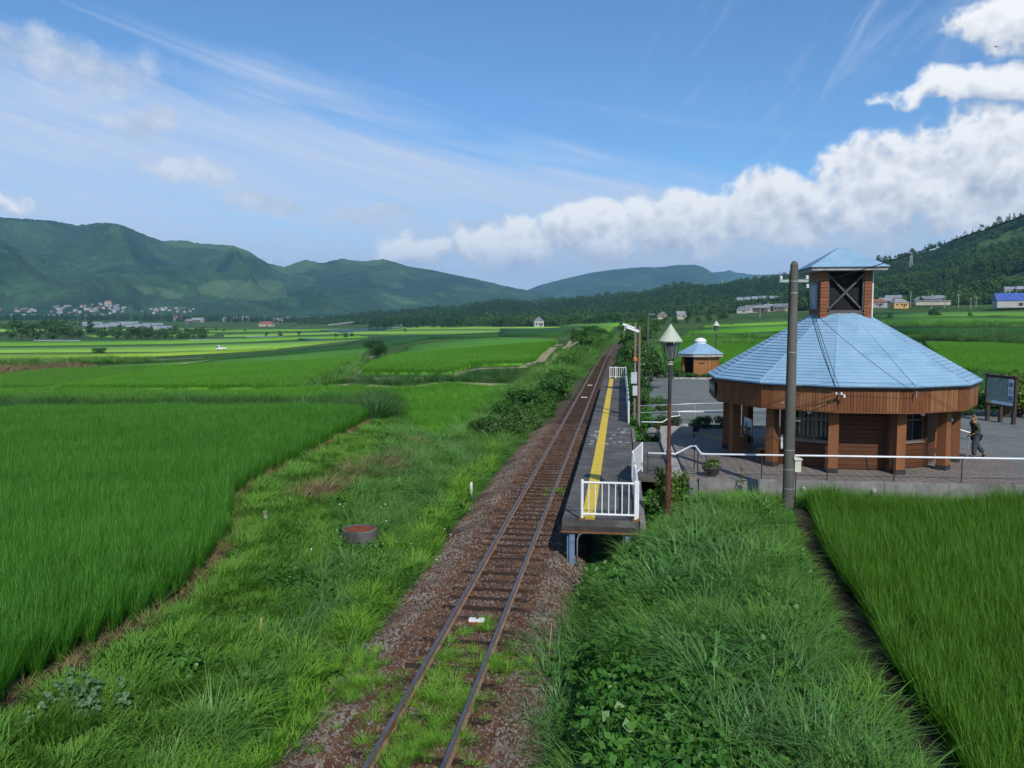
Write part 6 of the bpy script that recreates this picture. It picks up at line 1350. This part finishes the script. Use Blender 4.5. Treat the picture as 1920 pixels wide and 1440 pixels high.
H2 = [(560, 606), (620, 600), (680, 591), (740, 585), (800, 581), (860, 578), (905, 570), (930, 567), (980, 569), (1030, 567), (1080, 564), (1150, 557), (1200, 553), (1245, 541), (1275, 535), (1320, 541), (1350, 540), (1390, 532), (1440, 526), (1500, 516), (1560, 508), (1640, 500)]
HV2 = mountain('hill', 'low dark wooded ridge across the middle of the valley', H2, [(560, 1400), (900, 1050), (1640, 760)], [(560, 2000), (900, 1700), (1640, 1600)], [(560, 610), (900, 606), (1200, 600), (1400, 590), (1640, 580)], 'hill_forest', 300, 60, .45, .6, [[(1000, 572), (1060, 571), (1060, 576), (1000, 577)]], seed=15, spw=260)
# ---- woods on the near hills: masses of small trees, one object for each wood
C_wood = proto_collection('wood_tree', [blob_tree('wood_tree_%d' % i, 10, 8.5, 170, 1.5, 'wood_leaf', 80 + i, False, .08, 7)[0] for i in range(4)])
C_cedar = proto_collection('cedar_tree', [blob_tree('cedar_tree_%d' % i, 14, 5.4, 170, 1.4, 'cedar_leaf', 90 + i, True)[0] for i in range(4)])
def wood(hv, n, label, coll, tmin, tmax, pick, scale, skip=()):
    V, xs, T = hv; nT, nu, _ = V.shape; k = int((T <= 1).sum()); ti = RNG.uniform(tmin, tmax, n) * (k - 1); uj = RNG.uniform(0, nu - 1.01, n); i0 = np.clip(ti.astype(int), 0, k - 2); j0 = uj.astype(int); a = (ti - i0)[:, None]; b = (uj - j0)[:, None]
    P = (V[i0, j0] * (1 - b) + V[i0, j0 + 1] * b) * (1 - a) + (V[i0 + 1, j0] * (1 - b) + V[i0 + 1, j0 + 1] * b) * a
    px, py = proj(P); m = pick(px, py, P)
    for poly in skip: m &= ~inside(px, py, poly)
    P = P[m]; P[:, 2] -= 1.0; s = RNG.uniform(scale[0], scale[1], len(P)); scatter('woodland', P, coll, np.stack([s, s, s * RNG.uniform(.85, 1.2, len(P))], -1), .04, label)
MEAD = [[(1820, 466), (1860, 450), (1920, 436), (2100, 410), (2100, 440), (1920, 452), (1850, 470)], [(1880, 520), (1990, 500), (1990, 535), (1890, 545)], [(1640, 560), (1720, 555), (1760, 572), (1640, 580)]]
def msurf(hv, x, y):
    """the point of a hill surface seen at photo pixel x, y"""
    V, xs, T = hv; j = int(np.clip(np.searchsorted(xs, x), 0, len(xs) - 1)); k = int((T <= 1).sum()); px, py = proj(V[:k, j]); i = int(np.argmin(np.abs(py - y))); return V[i, j]
nz = lambda P, s, q: fbm(P[:, 0] / s, P[:, 1] / s, 3, q)
wood(HV1, 5200, 'mixed green woodland on the right hill', C_wood, .0, 1.02, lambda x, y, P: nz(P, 110, 31) > .36, (.6, 1.15), MEAD)
wood(HV1, 3800, 'dark cedar plantation on the right hill', C_cedar, .02, .98, lambda x, y, P: nz(P, 110, 31) < .46, (.6, 1.05), MEAD)
wood(HV2, 6500, 'dark cedar wood on the middle ridge', C_cedar, .0, 1.02, lambda x, y, P: nz(P, 160, 41) < .50, (.7, 1.1), [[(1000, 572), (1060, 571), (1060, 576), (1000, 577)]])
wood(HV2, 5200, 'green broadleaf wood on the middle ridge', C_wood, .0, 1.0, lambda x, y, P: nz(P, 160, 41) > .40, (.7, 1.15), [[(1000, 572), (1060, 571), (1060, 576), (1000, 577)]])
def flat_wood(px, n, label, coll, scale):
    poly = Gpoly(px); A = fill(poly, 1.0 * n / max(1, abs(sum(poly[i][0] * poly[i - 1][1] - poly[i - 1][0] * poly[i][1] for i in range(len(poly)))) / 2)); scatter('woodland', A, coll, scale, .04, label)
flat_wood([(690, 618), (870, 616), (880, 606), (960, 604), (940, 599), (700, 604)], 700, 'dark wood standing behind the pale paddies', C_cedar, (.7, 1.1)); flat_wood([(860, 612), (1160, 607), (1180, 600), (900, 603)], 420, 'green wood behind the scrub row', C_wood, (.7, 1.1))
flat_wood([(1160, 604), (1330, 598), (1480, 588), (1480, 582), (1200, 594)], 380, 'green wood behind the village houses', C_wood, (.6, 1.0)); flat_wood([(-100, 603), (140, 602), (330, 604), (480, 606), (620, 607), (620, 603), (330, 599), (-100, 598)], 800, 'dark wood in front of the left village', C_cedar, (.7, 1.0))
flat_wood([(-100, 597), (140, 597), (600, 602), (600, 599), (140, 592), (-100, 592)], 160, 'green trees among the houses of the left village', C_wood, (.7, 1.1))
# ------------------------------------------------------------------ houses and other far things
pm('wall_white', (.46, .45, .42), (.38, .37, .35), .6, .85); pm('wall_cream', (.48, .42, .32), (.40, .35, .27), .6, .85); pm('wall_ochre', (.55, .36, .13), (.47, .30, .11), .6, .85); pm('wall_dark', (.10, .085, .07), (.15, .13, .11), .6, .85)
pm('roof_grey', (.13, .14, .15), (.20, .21, .22), .5, .6); pm('roof_pale', (.28, .30, .32), (.21, .23, .25), .5, .5); pm('roof_red', (.24, .085, .055), (.31, .13, .09), .5, .7); pm('roof_barn_blue', (.055, .10, .34), (.075, .13, .40), .5, .5); pm('vinyl', (.24, .27, .30), (.17, .20, .22), .3, .35)
def house(p, w, d, h, rz, wall, roof, label, group=None, hip=False, windows=0):
    t = thing('house', label, 'house', tuple(p), rz, group); e = .35
    MB().box((0, 0, h / 2 - .4), (w, d, h + .8)).build('wall', MATS[wall], t)
    rh = d * .42; x, y = w / 2 + e, d / 2 + e; q = (x - y) if hip else x
    q = max(.3, q)
    MB().add([(-x, -y, h), (x, -y, h), (x, y, h), (-x, y, h), (-q, 0, h + rh), (q, 0, h + rh)], [(3, 2, 1, 0), (0, 1, 5, 4), (2, 3, 4, 5), (1, 2, 5), (3, 0, 4)]).build('roof', MATS[roof], t)
    for k in range(windows): MB().box((-w / 2 + w * (k + .7) / (windows + .4), -d / 2 - .02, h * .55), (w * .14, .06, h * .3)).build('window', MATS['glass_dark'], t)
    MB().box((w * .18, -d / 2 - .02, h * .32), (w * .12, .06, h * .6)).build('door', MATS['dark_wood'], t)
    return t
def gpos(x, r, dz=0.0):
    p = atr(x, 600, r); return (p[0], p[1], float(gz(p[0], p[1])[0]) + dz)
def mpos(x, y, r): p = atr(x, y, r); return (p[0], p[1], p[2])
def build_village():
    rs = random.Random(5); walls = ['wall_white', 'wall_cream', 'wall_cream', 'wall_dark', 'wall_dark']; roofs = ['roof_grey', 'roof_pale', 'roof_pale', 'roof_red', 'roof_grey', 'roof_pale']
    for i in range(84):      # the village at the foot of the left mountain
        if i < 48: x, y = rs.uniform(85, 240), rs.uniform(573, 590)
        elif i < 70: x, y = rs.uniform(265, 362), rs.uniform(577, 589)
        else: x, y = rs.uniform(-30, 70), rs.uniform(580, 590)
        p = msurf(HVM, x, y); wl, rf = rs.choice(walls), rs.choice(roofs)
        house(p, rs.uniform(7, 12), rs.uniform(6, 8), rs.uniform(3, 5), rs.uniform(0, 3.14), wl, rf, 'small %s roofed house of the village below the left mountain' % {'roof_grey': 'grey', 'roof_pale': 'pale', 'roof_red': 'red'}[rf], {'roof_grey': 'grey', 'roof_pale': 'pale', 'roof_red': 'red'}[rf] + ' roofed houses of the left village', hip=rs.random() < .5)
    p = msurf(HVM, 203, 575); house(p, 18, 12, 12, .3, 'wall_white', 'roof_red', 'tall white house with red roof above the left village', windows=3)
    for i in range(22):      # hamlet in the middle distance
        x, y = rs.uniform(330, 640), rs.uniform(604, 610); p = gpos(x, rs.uniform(1500, 1800)); house(p, rs.uniform(9, 16), rs.uniform(8, 10), rs.uniform(4, 6), rs.uniform(0, 3.14), rs.choice(walls), rs.choice(roofs), 'scattered low house in the hamlet across the far valley', 'houses of the far valley hamlet')
    h = G(500, 612); house((h[0], h[1], h[2]), 22, 9, 3.4, -.2, 'wall_cream', 'roof_red', 'long barn with faded red roof in the far valley')
    h = G(1010, 615); house((h[0], h[1], h[2]), 8, 8, 6.2, .2, 'wall_white', 'roof_grey', 'square white house with dark hipped roof beyond the raised paddy', hip=True, windows=3)
    right = [(1392, 585, 640, 'wall_white', 'roof_grey', 'white walled dark roofed farmhouse at the left of the village'), (1408, 584, 650, 'wall_white', 'roof_grey', 'second white walled farmhouse of the village'), (1426, 583, 640, 'wall_dark', 'roof_pale', 'dark walled pale roofed farmhouse of the village'), (1443, 582, 650, 'wall_white', 'roof_pale', 'white farmhouse with pale roof left of the pole'), (1458, 581, 620, 'wall_dark', 'roof_grey', 'large dark farmhouse just left of the pole'), (1476, 581, 640, 'wall_cream', 'roof_grey', 'cream farmhouse half hidden behind the pole'),
             (1242, 596, 600, 'wall_cream', 'roof_grey', 'small house with grey roof at the edge of the wood'), (1277, 596, 600, 'wall_cream', 'roof_pale', 'house with pale hipped roof below the wood'), (1646, 574, 560, 'wall_white', 'roof_red', 'white house with orange red roof right of the tower'), (1660, 572, 600, 'wall_dark', 'roof_pale', 'dark house with pale roof right of the tower'), (1686, 575, 520, 'wall_ochre', 'roof_pale', 'ochre shed with white end right of the tower'), (1675, 566, 640, 'wall_cream', 'roof_pale', 'pale house up the slope right of the tower'), (1725, 569, 600, 'wall_dark', 'roof_grey', 'dark roofed house in the trees right of the tower'), (1740, 569, 590, 'wall_dark', 'roof_grey', 'second dark roofed house in the trees right of the tower'), (1760, 566, 620, 'wall_cream', 'roof_pale', 'pale roofed house beside the line of poles'), (1895, 551, 640, 'wall_white', 'roof_pale', 'pale roofed house above the blue barn'), (1912, 549, 640, 'wall_dark', 'roof_pale', 'second pale roofed house above the blue barn')]
    for i, (x, y, r, wl, rf, lb) in enumerate(right): q = 1.0; p = mpos(x, y, r); g_ = float(gz(p[0], p[1])[0]); house((p[0], p[1], p[2] - .3), (5.6 if x < 1300 else 7.5) + (i % 3) * 1.2, 5.0, 2.6 + .4 * (i % 2), (-.3, .2, -.5)[i % 3], wl, rf, lb, hip=i % 2 == 0, windows=3)
    p = mpos(1897, 574, 470); house((p[0], p[1], p[2]), 15, 9, 2.6, -.15, 'wall_white', 'roof_barn_blue', 'low barn with deep blue roof at the right edge')
    t = thing('long_shed', 'long low white roofed shed right of the tower', 'shed', mpos(1748, 572, 520), -.1); MB().box((0, 0, 1.0), (18, 4, 2.2)).build('wall', MATS['wall_cream'], t); MB().hexa([(-9.4, -2.4, 2.1), (9.4, -2.4, 2.1), (9.4, 2.4, 2.1), (-9.4, 2.4, 2.1)], [(-9.4, -2.4, 2.2), (9.4, -2.4, 2.2), (9.4, 2.4, 2.7), (-9.4, 2.4, 2.7)]).build('roof', MATS['roof_pale'], t)
    # vinyl greenhouses
    def hoop(p, L, w, rz, label, group=None):
        t = thing('greenhouse', label, 'greenhouse', tuple(p), rz, group); prof = [(w / 2 * math.cos(a), w * .5 * math.sin(a) ** .8) for a in np.linspace(0, math.pi, 9)]
        vs = [(x, y, z) for x in (-L / 2, L / 2) for y, z in prof]; MB().add(vs, [(k, k + 1, 10 + k, 9 + k) for k in range(8)] + [tuple(range(9)), tuple(range(17, 8, -1))]).build('cover', MATS['vinyl'], t); MB().box((L / 2 + .02, 0, w * .2), (.06, w * .3, w * .4)).build('door', MATS['alu_frame'], t)
    for i in range(13):
        x = 112 + i * 14.5 + rs.uniform(-3, 3); hoop(gpos(x, 1330 + (i % 5) * 60, .2), rs.uniform(24, 40), 6.5, .5, 'pale vinyl greenhouse in the row below the left village', 'greenhouses below the left village')
    for x, r in ((262, 1150), (284, 1150), (310, 1120)): hoop(gpos(x, r, .2), 16, 9, .3, 'bright white hoop greenhouse at the right end of the greenhouse row', 'bright white hoop greenhouses')
    for i, x in enumerate((740, 750, 759)): hoop(gpos(x, 900, .2), 9, 6, 1.4, 'white hoop tunnel in front of the dark wood', 'white hoop tunnels in front of the wood')
    for i in range(4): p = mpos(1402 + i * 14, 563 - i, 900); hoop(p, 24, 6, .1, 'long pale greenhouse on the wooded slope left of the tower', 'greenhouses on the wooded slope')
    for i, (x, y, w) in enumerate(((108, 641, 14), (404, 640, 16), (500, 634, 14))): q = G(x, y); hoop(q, w * 2.2, 2.6, .1, ['long white tunnel cover at the left in the valley field', 'long white tunnel cover above the white truck', 'long white tunnel cover near the pond'][i])
    # road viaduct on slender piers
    t = thing('viaduct', 'pale road viaduct at the edge of the dark wood', 'viaduct'); a, b = Vector(mpos(618, 609, 1250)), Vector(mpos(692, 601, 1350)); MB().bar(a, b, 6, 1.6).build('deck', MATS['concrete_light'], t)
    for f in (.15, .38, .62, .85): q = a.lerp(b, f); MB().box((q.x, q.y, q.z - 6), (2, 2, 11)).build('pier', MATS['concrete_light'], t)
    # poles of the village line
    for i, (x, y0, y1) in enumerate(((1707, 546, 572), (1747, 551, 575), (1771, 553, 574), (1797, 551, 573), (1820, 558, 577), (1830, 556, 571), (1894, 552, 566), (1425, 568, 592), (1440, 566, 584))):
        r = 480; b0, b1 = mpos(x, y1, r), mpos(x, y0, r); t = thing('village_pole', 'slender grey utility pole in the line beside the village', 'utility pole', b0, 0, 'utility poles beside the village'); hh = b1[2] - b0[2]
        MB().tube([(0, 0, -1), (0, 0, hh)], [.2, .14], 6).build('shaft', MATS['concrete_light'], t); MB().bar((-.9, 0, hh - .6), (.9, 0, hh - .6), .14).build('cross_arm', MATS['galvanised'], t)
    # lattice pylons
    for x, y0, y1, r, lb in ((1708, 474, 501, 1150, 'thin steel pylon on the right wooded hill'), (1354, 524, 541, 1600, 'faint steel pylon on the middle ridge')):
        b0, b1 = mpos(x, y1, r), mpos(x, y0, r); hh = b1[2] - b0[2]; t = thing('pylon', lb, 'pylon', b0); mb = MB(); w0, w1 = hh * .09, hh * .02; lv = 6
        cor = lambda f: [(sx * (w0 + (w1 - w0) * f), sy * (w0 + (w1 - w0) * f), hh * f) for sx, sy in ((-1, -1), (1, -1), (1, 1), (-1, 1))]
        for k in range(4): mb.bar(cor(0)[k], cor(1)[k], .30)
        br = MB()
        for l in range(lv):
            A, B = cor(l / lv), cor((l + 1) / lv)
            for k in range(4): br.bar(A[k], B[(k + 1) % 4], .16)
        mb.build('leg_frame', MATS['galvanised'], t); br.build('bracing', MATS['galvanised'], t); am = MB()
        for f in (.72, .84, .96): am.bar((-hh * .15, 0, hh * f), (hh * .15, 0, hh * f), .25)
        am.build('arm', MATS['galvanised'], t)
    # wind turbines on the saddle
    for i, (x, y0, y1) in enumerate(((538, 485, 499), (509, 482, 496))):
        r = 4450; b0, b1 = mpos(x, y1 + 3, r), mpos(x, y0, r); hh = b1[2] - b0[2]; t = thing('wind_turbine', ['white wind turbine on the mountain saddle, the clearer one', 'white wind turbine half hidden behind the mountain shoulder'][i], 'wind turbine', b0)
        MB().tube([(0, 0, 0), (0, 0, hh)], [1.8, 1.1], 8).build('tower', MATS['white_paint'], t); MB().box((0, -1, hh + .8), (2, 5, 2)).build('nacelle', MATS['white_paint'], t); ro = MB().lathe([(1.1, 0), (.9, 1.2), (.1, 2)], (0, -4, hh + .8), 8).build('hub', MATS['white_paint'], t)
        for k in range(3):
            a = .5 + k * 2.094 + i; MB().hexa([(-.9 * math.sin(a), -4.2, hh + .8 - .9 * math.cos(a)), (.9 * math.sin(a), -4.2, hh + .8 + .9 * math.cos(a)), (.9 * math.sin(a), -3.9, hh + .8 + .9 * math.cos(a)), (-.9 * math.sin(a), -3.9, hh + .8 - .9 * math.cos(a))], [(18 * math.cos(a) - .3 * math.sin(a), -4.2, hh + .8 + 18 * math.sin(a) - .3 * math.cos(a)), (18 * math.cos(a) + .3 * math.sin(a), -4.2, hh + .8 + 18 * math.sin(a) + .3 * math.cos(a)), (18 * math.cos(a) + .3 * math.sin(a), -4, hh + .8 + 18 * math.sin(a) + .3 * math.cos(a)), (18 * math.cos(a) - .3 * math.sin(a), -4, hh + .8 + 18 * math.sin(a) - .3 * math.cos(a))]).build('blade', MATS['white_paint'], t)
    # white pickup in the valley field
    p = G(415, 659); t = thing('pickup_truck', 'small white flatbed truck parked among the pale paddies', 'truck', (p[0], p[1], p[2] + .45), .15)
    MB().hexa([(-1.9, -.8, .35), (-.6, -.8, .35), (-.6, .8, .35), (-1.9, .8, .35)], [(-1.45, -.72, 1.9), (-.62, -.72, 1.9), (-.62, .72, 1.9), (-1.45, .72, 1.9)]).build('cab', MATS['white_paint'], t, bevel=.05); MB().box((.65, 0, .65), (2.5, 1.6, .3)).box((.65, -.78, .9), (2.5, .05, .3)).box((.65, .78, .9), (2.5, .05, .3)).build('bed', MATS['white_paint'], t)
    MB().hexa([(-1.72, -.81, 1.1), (-.8, -.81, 1.1), (-.8, -.78, 1.1), (-1.72, -.78, 1.1)], [(-1.5, -.75, 1.7), (-.8, -.75, 1.7), (-.8, -.7, 1.7), (-1.5, -.7, 1.7)]).build('window', MATS['glass_dark'], t)
    for x in (-1.3, 1.1):
        for y in (-.75, .75): o = MB().lathe([(.28, -.1), (.3, 0), (.28, .1)], (0, 0, 0), 12).build('wheel', MATS['black_base'], t); o.location = (x, y, .28); o.rotation_euler = (R(90), 0, 0)
    # level crossing gear at the bend of the track
    q = (1.2 + float(track_x(165)) + 2.2, 165, float(gz(.5, 165)[0])); t = thing('crossing_post', 'tiny white and red crossing post at the bend of the track', 'crossing post', q); MB().tube([(0, 0, 0), (0, 0, 3.2)], .07, 8).build('post', MATS['white_paint'], t); MB().box((0, -.05, .9), (.8, .5, .9)).build('cabinet', MATS['white_paint'], t); MB().box((0, -.05, 1.5), (.7, .3, .25)).build('lamp_bar', MATS['roof_red'], t)
    t = thing('marker_post', 'thin white marker post right of the track beyond the platform', 'marker post', (-.55, 92, .0)); MB().box((0, 0, .5), (.12, .12, 1.6)).build('post_body', MATS['white_paint'], t)
    # bird
    p = mpos(1868, 88, 120); t = thing('bird', 'tiny dark bird gliding in front of the upper right cloud', 'bird', p, .4); MB().tube([(0, -.22, 0), (0, -.1, .01), (0, .1, .01), (0, .28, 0)], [.01, .05, .045, .005], 6).build('body', MATS['black_base'], t)
    for s in (-1, 1): MB().hexa([(0, -.07, .02), (s * .3, -.06, .10), (s * .3, .04, .10), (0, .07, .02)], [(0, -.07, .03), (s * .3, -.06, .11), (s * .3, .04, .11), (0, .07, .03)]).add([(s * .3, -.06, .105), (s * .62, .05, .03), (s * .3, .04, .105)], [(0, 1, 2)]).build('wing', MATS['black_base'], t)
build_village()

# ------------------------------------------------------------------ the walking person
def skin_mesh(name, verts, edges, radii, mat, sub=2, root=0):
    me = bpy.data.meshes.new(name); me.from_pydata(verts, edges, []); o = bpy.data.objects.new(name + '_tmp', me); COL.objects.link(o)
    md = o.modifiers.new('s', 'SKIN'); md.use_smooth_shade = True
    for v, r in zip(me.skin_vertices[0].data, radii): v.radius = r if isinstance(r, tuple) else (r, r)
    me.skin_vertices[0].data[root].use_root = True
    sb = o.modifiers.new('u', 'SUBSURF'); sb.levels = sub; sb.render_levels = sub
    dg = bpy.context.evaluated_depsgraph_get(); dg.update(); nm = bpy.data.meshes.new_from_object(o.evaluated_get(dg)); bpy.data.objects.remove(o)
    nm.name = name; nm.materials.clear(); nm.materials.append(mat); nm.polygons.foreach_set('use_smooth', [True] * len(nm.polygons)); return nm
pm('skin', (.42, .24, .16), (.36, .20, .13), 8, .55); pm('shirt_olive', (.050, .058, .036), (.075, .083, .052), 6, .9); pm('trousers_slate', (.040, .052, .062), (.060, .075, .088), 6, .9); pm('towel_beige', (.20, .135, .07), (.26, .18, .10), 9, .9); pm('shoe', (.03, .028, .026), None, rough=.7)
def build_person():
    p = atz(1827, 858, TZ); t = thing('person', 'person in olive top, slate trousers and beige head towel walking left past the station', 'person', (p[0], p[1], TZ))
    t.scale = (.97,) * 3     # walks towards -X, a little stooped
    # body: pelvis, spine, neck, head, arms, legs in one skin
    V = [(.03, 0, .90), (.02, 0, 1.05), (-.02, 0, 1.22), (-.05, 0, 1.36), (-.09, 0, 1.44), (-.12, 0, 1.54), (-.14, 0, 1.61),
         (-.04, -.19, 1.36), (.05, -.24, 1.12), (-.12, -.20, .98), (-.19, -.17, .95),
         (-.04, .19, 1.36), (.06, .24, 1.12), (-.06, .22, .93), (-.12, .20, .88),
         (.02, -.10, .86), (-.07, -.10, .48), (-.06, -.10, .10), (-.20, -.10, .04),
         (.04, .10, .86), (.12, .10, .50), (.40, .10, .17), (.33, .10, .05)]
    E = [(0, 1), (1, 2), (2, 3), (3, 4), (4, 5), (5, 6), (3, 7), (7, 8), (8, 9), (9, 10), (3, 11), (11, 12), (12, 13), (13, 14), (0, 15), (15, 16), (16, 17), (17, 18), (0, 19), (19, 20), (20, 21), (21, 22)]
    Rr = [.12, .115, .13, .11, .06, .095, .085, .07, .048, .04, .03, .07, .048, .04, .03, .085, .058, .038, .028, .085, .058, .038, .028]
    body = link('body', skin_mesh('body', V, E, Rr, MATS['skin']), t)
    for side, (hx, hy, hz) in ((-1, (-.20, -.165, .95)), (1, (-.13, .195, .87))):     # palms with five fingers
        fv, fe, fr = [(hx, hy, hz), (hx - .05, hy, hz - .03)], [(0, 1)], [.028, .026]
        for k in range(4):
            b0 = len(fv); o = (k - 1.5) * .017; fv += [(hx - .085 - .004 * (k in (1, 2)), hy + o, hz - .05), (hx - .095, hy + o, hz - .082)]; fe += [(1, b0), (b0, b0 + 1)]; fr += [.009, .008]
        b0 = len(fv); fv += [(hx - .03, hy - side * .035, hz - .03), (hx - .06, hy - side * .04, hz - .055)]; fe += [(0, b0), (b0, b0 + 1)]; fr += [.010, .008]
        link('hand', skin_mesh('hand', fv, fe, fr, MATS['skin'], 1), t)
    SV, SE, SR = [V[i] for i in (0, 1, 2, 3, 7, 8, 9, 11, 12, 13)], [(0, 1), (1, 2), (2, 3), (3, 4), (4, 5), (5, 6), (3, 7), (7, 8), (8, 9)], [(.185, .18), .18, .185, .16, .105, .082, .066, .105, .082, .066]
    link('top', skin_mesh('top', SV, SE, SR, MATS['shirt_olive']), t)
    TV = [(.03, 0, .93), (.02, -.09, .86), (-.07, -.10, .48), (-.06, -.10, .09), (.04, .09, .86), (.12, .10, .50), (.38, .10, .18)]
    link('trousers', skin_mesh('trousers', TV, [(0, 1), (1, 2), (2, 3), (0, 4), (4, 5), (5, 6)], [.175, .14, .110, .098, .14, .110, .095], MATS['trousers_slate']), t)
    for a, b in (((-.04, -.10, .045), (-.24, -.10, .03)), ((.42, .10, .14), (.33, .10, .02))): link('shoe', skin_mesh('shoe', [a, tuple((x + y) / 2 for x, y in zip(a, b)), b], [(0, 1), (1, 2)], [.068, .072, .055], MATS['shoe'], 1), t)
    # head towel with a tail behind, nose and ear
    link('head_towel', skin_mesh('head_towel', [(-.13, 0, 1.63), (-.09, 0, 1.66), (-.05, 0, 1.60), (-.01, 0, 1.50), (.01, 0, 1.42)], [(0, 1), (1, 2), (2, 3), (3, 4)], [.09, .10, .085, .05, .035], MATS['towel_beige']), t)
    MB().tube([(-.225, 0, 1.565), (-.245, 0, 1.545), (-.22, 0, 1.53)], [.012, .016, .012], 6).build('nose', MATS['skin'], t, smooth=True)
    for s in (-1, 1): MB().tube([(-.10, s * .09, 1.56), (-.10, s * .10, 1.54), (-.105, s * .092, 1.52)], [.012, .018, .01], 6).build('ear', MATS['skin'], t, smooth=True); MB().lathe([(.0, -.008), (.008, 0), (.0, .008)], (-.208, s * .032, 1.575), 6, False).build('eye', MATS['black_base'], t)
    MB().tube([(-.29, -.17, .86), (-.31, -.16, .45), (-.33, -.15, .01)], .010, 6).build('stick', MATS['pale_trim'], t)
build_person()
# planting behind the map board
for i, (x, y, s, lb) in enumerate(((1893, 745, 1.0, 'leafy shrub right behind the map board'), (1925, 760, 1.3, 'leafy shrub at the right picture edge behind the map board'), (1870, 770, .7, 'low dark shrub under the map board'), (1835, 772, .6, 'low shrub left of the map board posts'))):
    q = atz(x, 790, 1.15) + np.array([.6, 1.8 + .4 * i, 0]); place_tree('leafy_shrub', blob_tree('board_shrub%d' % i, 2.4, 2.6, 1800, .16, 'shrub_yellow' if i < 2 else 'bush_leaf', 120 + i, False, .06, 8), (q[0], q[1], 1.0), s, lb, 'shrub')

# ------------------------------------------------------------------ the air: thin blue haze over the whole valley
def build_haze():
    m = bpy.data.materials.new('haze_air'); m.use_nodes = True; t = m.node_tree; t.nodes.clear(); out = t.nodes.new('ShaderNodeOutputMaterial'); v = t.nodes.new('ShaderNodeVolumePrincipled')
    v.inputs['Color'].default_value = (.34, .62, 1.0, 1); v.inputs['Density'].default_value = HAZE; v.inputs['Anisotropy'].default_value = .0; t.links.new(v.outputs[0], out.inputs['Volume'])
    m.cycles.homogeneous_volume = True; m.cycles.volume_sampling = 'DISTANCE'; o = MB().box((0, 800, 320), (20800, 19400, 680)).build('haze', m); o['kind'] = 'stuff'; o['label'] = 'thin blue haze filling the valley air'
HAZE = 8.0e-5
build_haze()
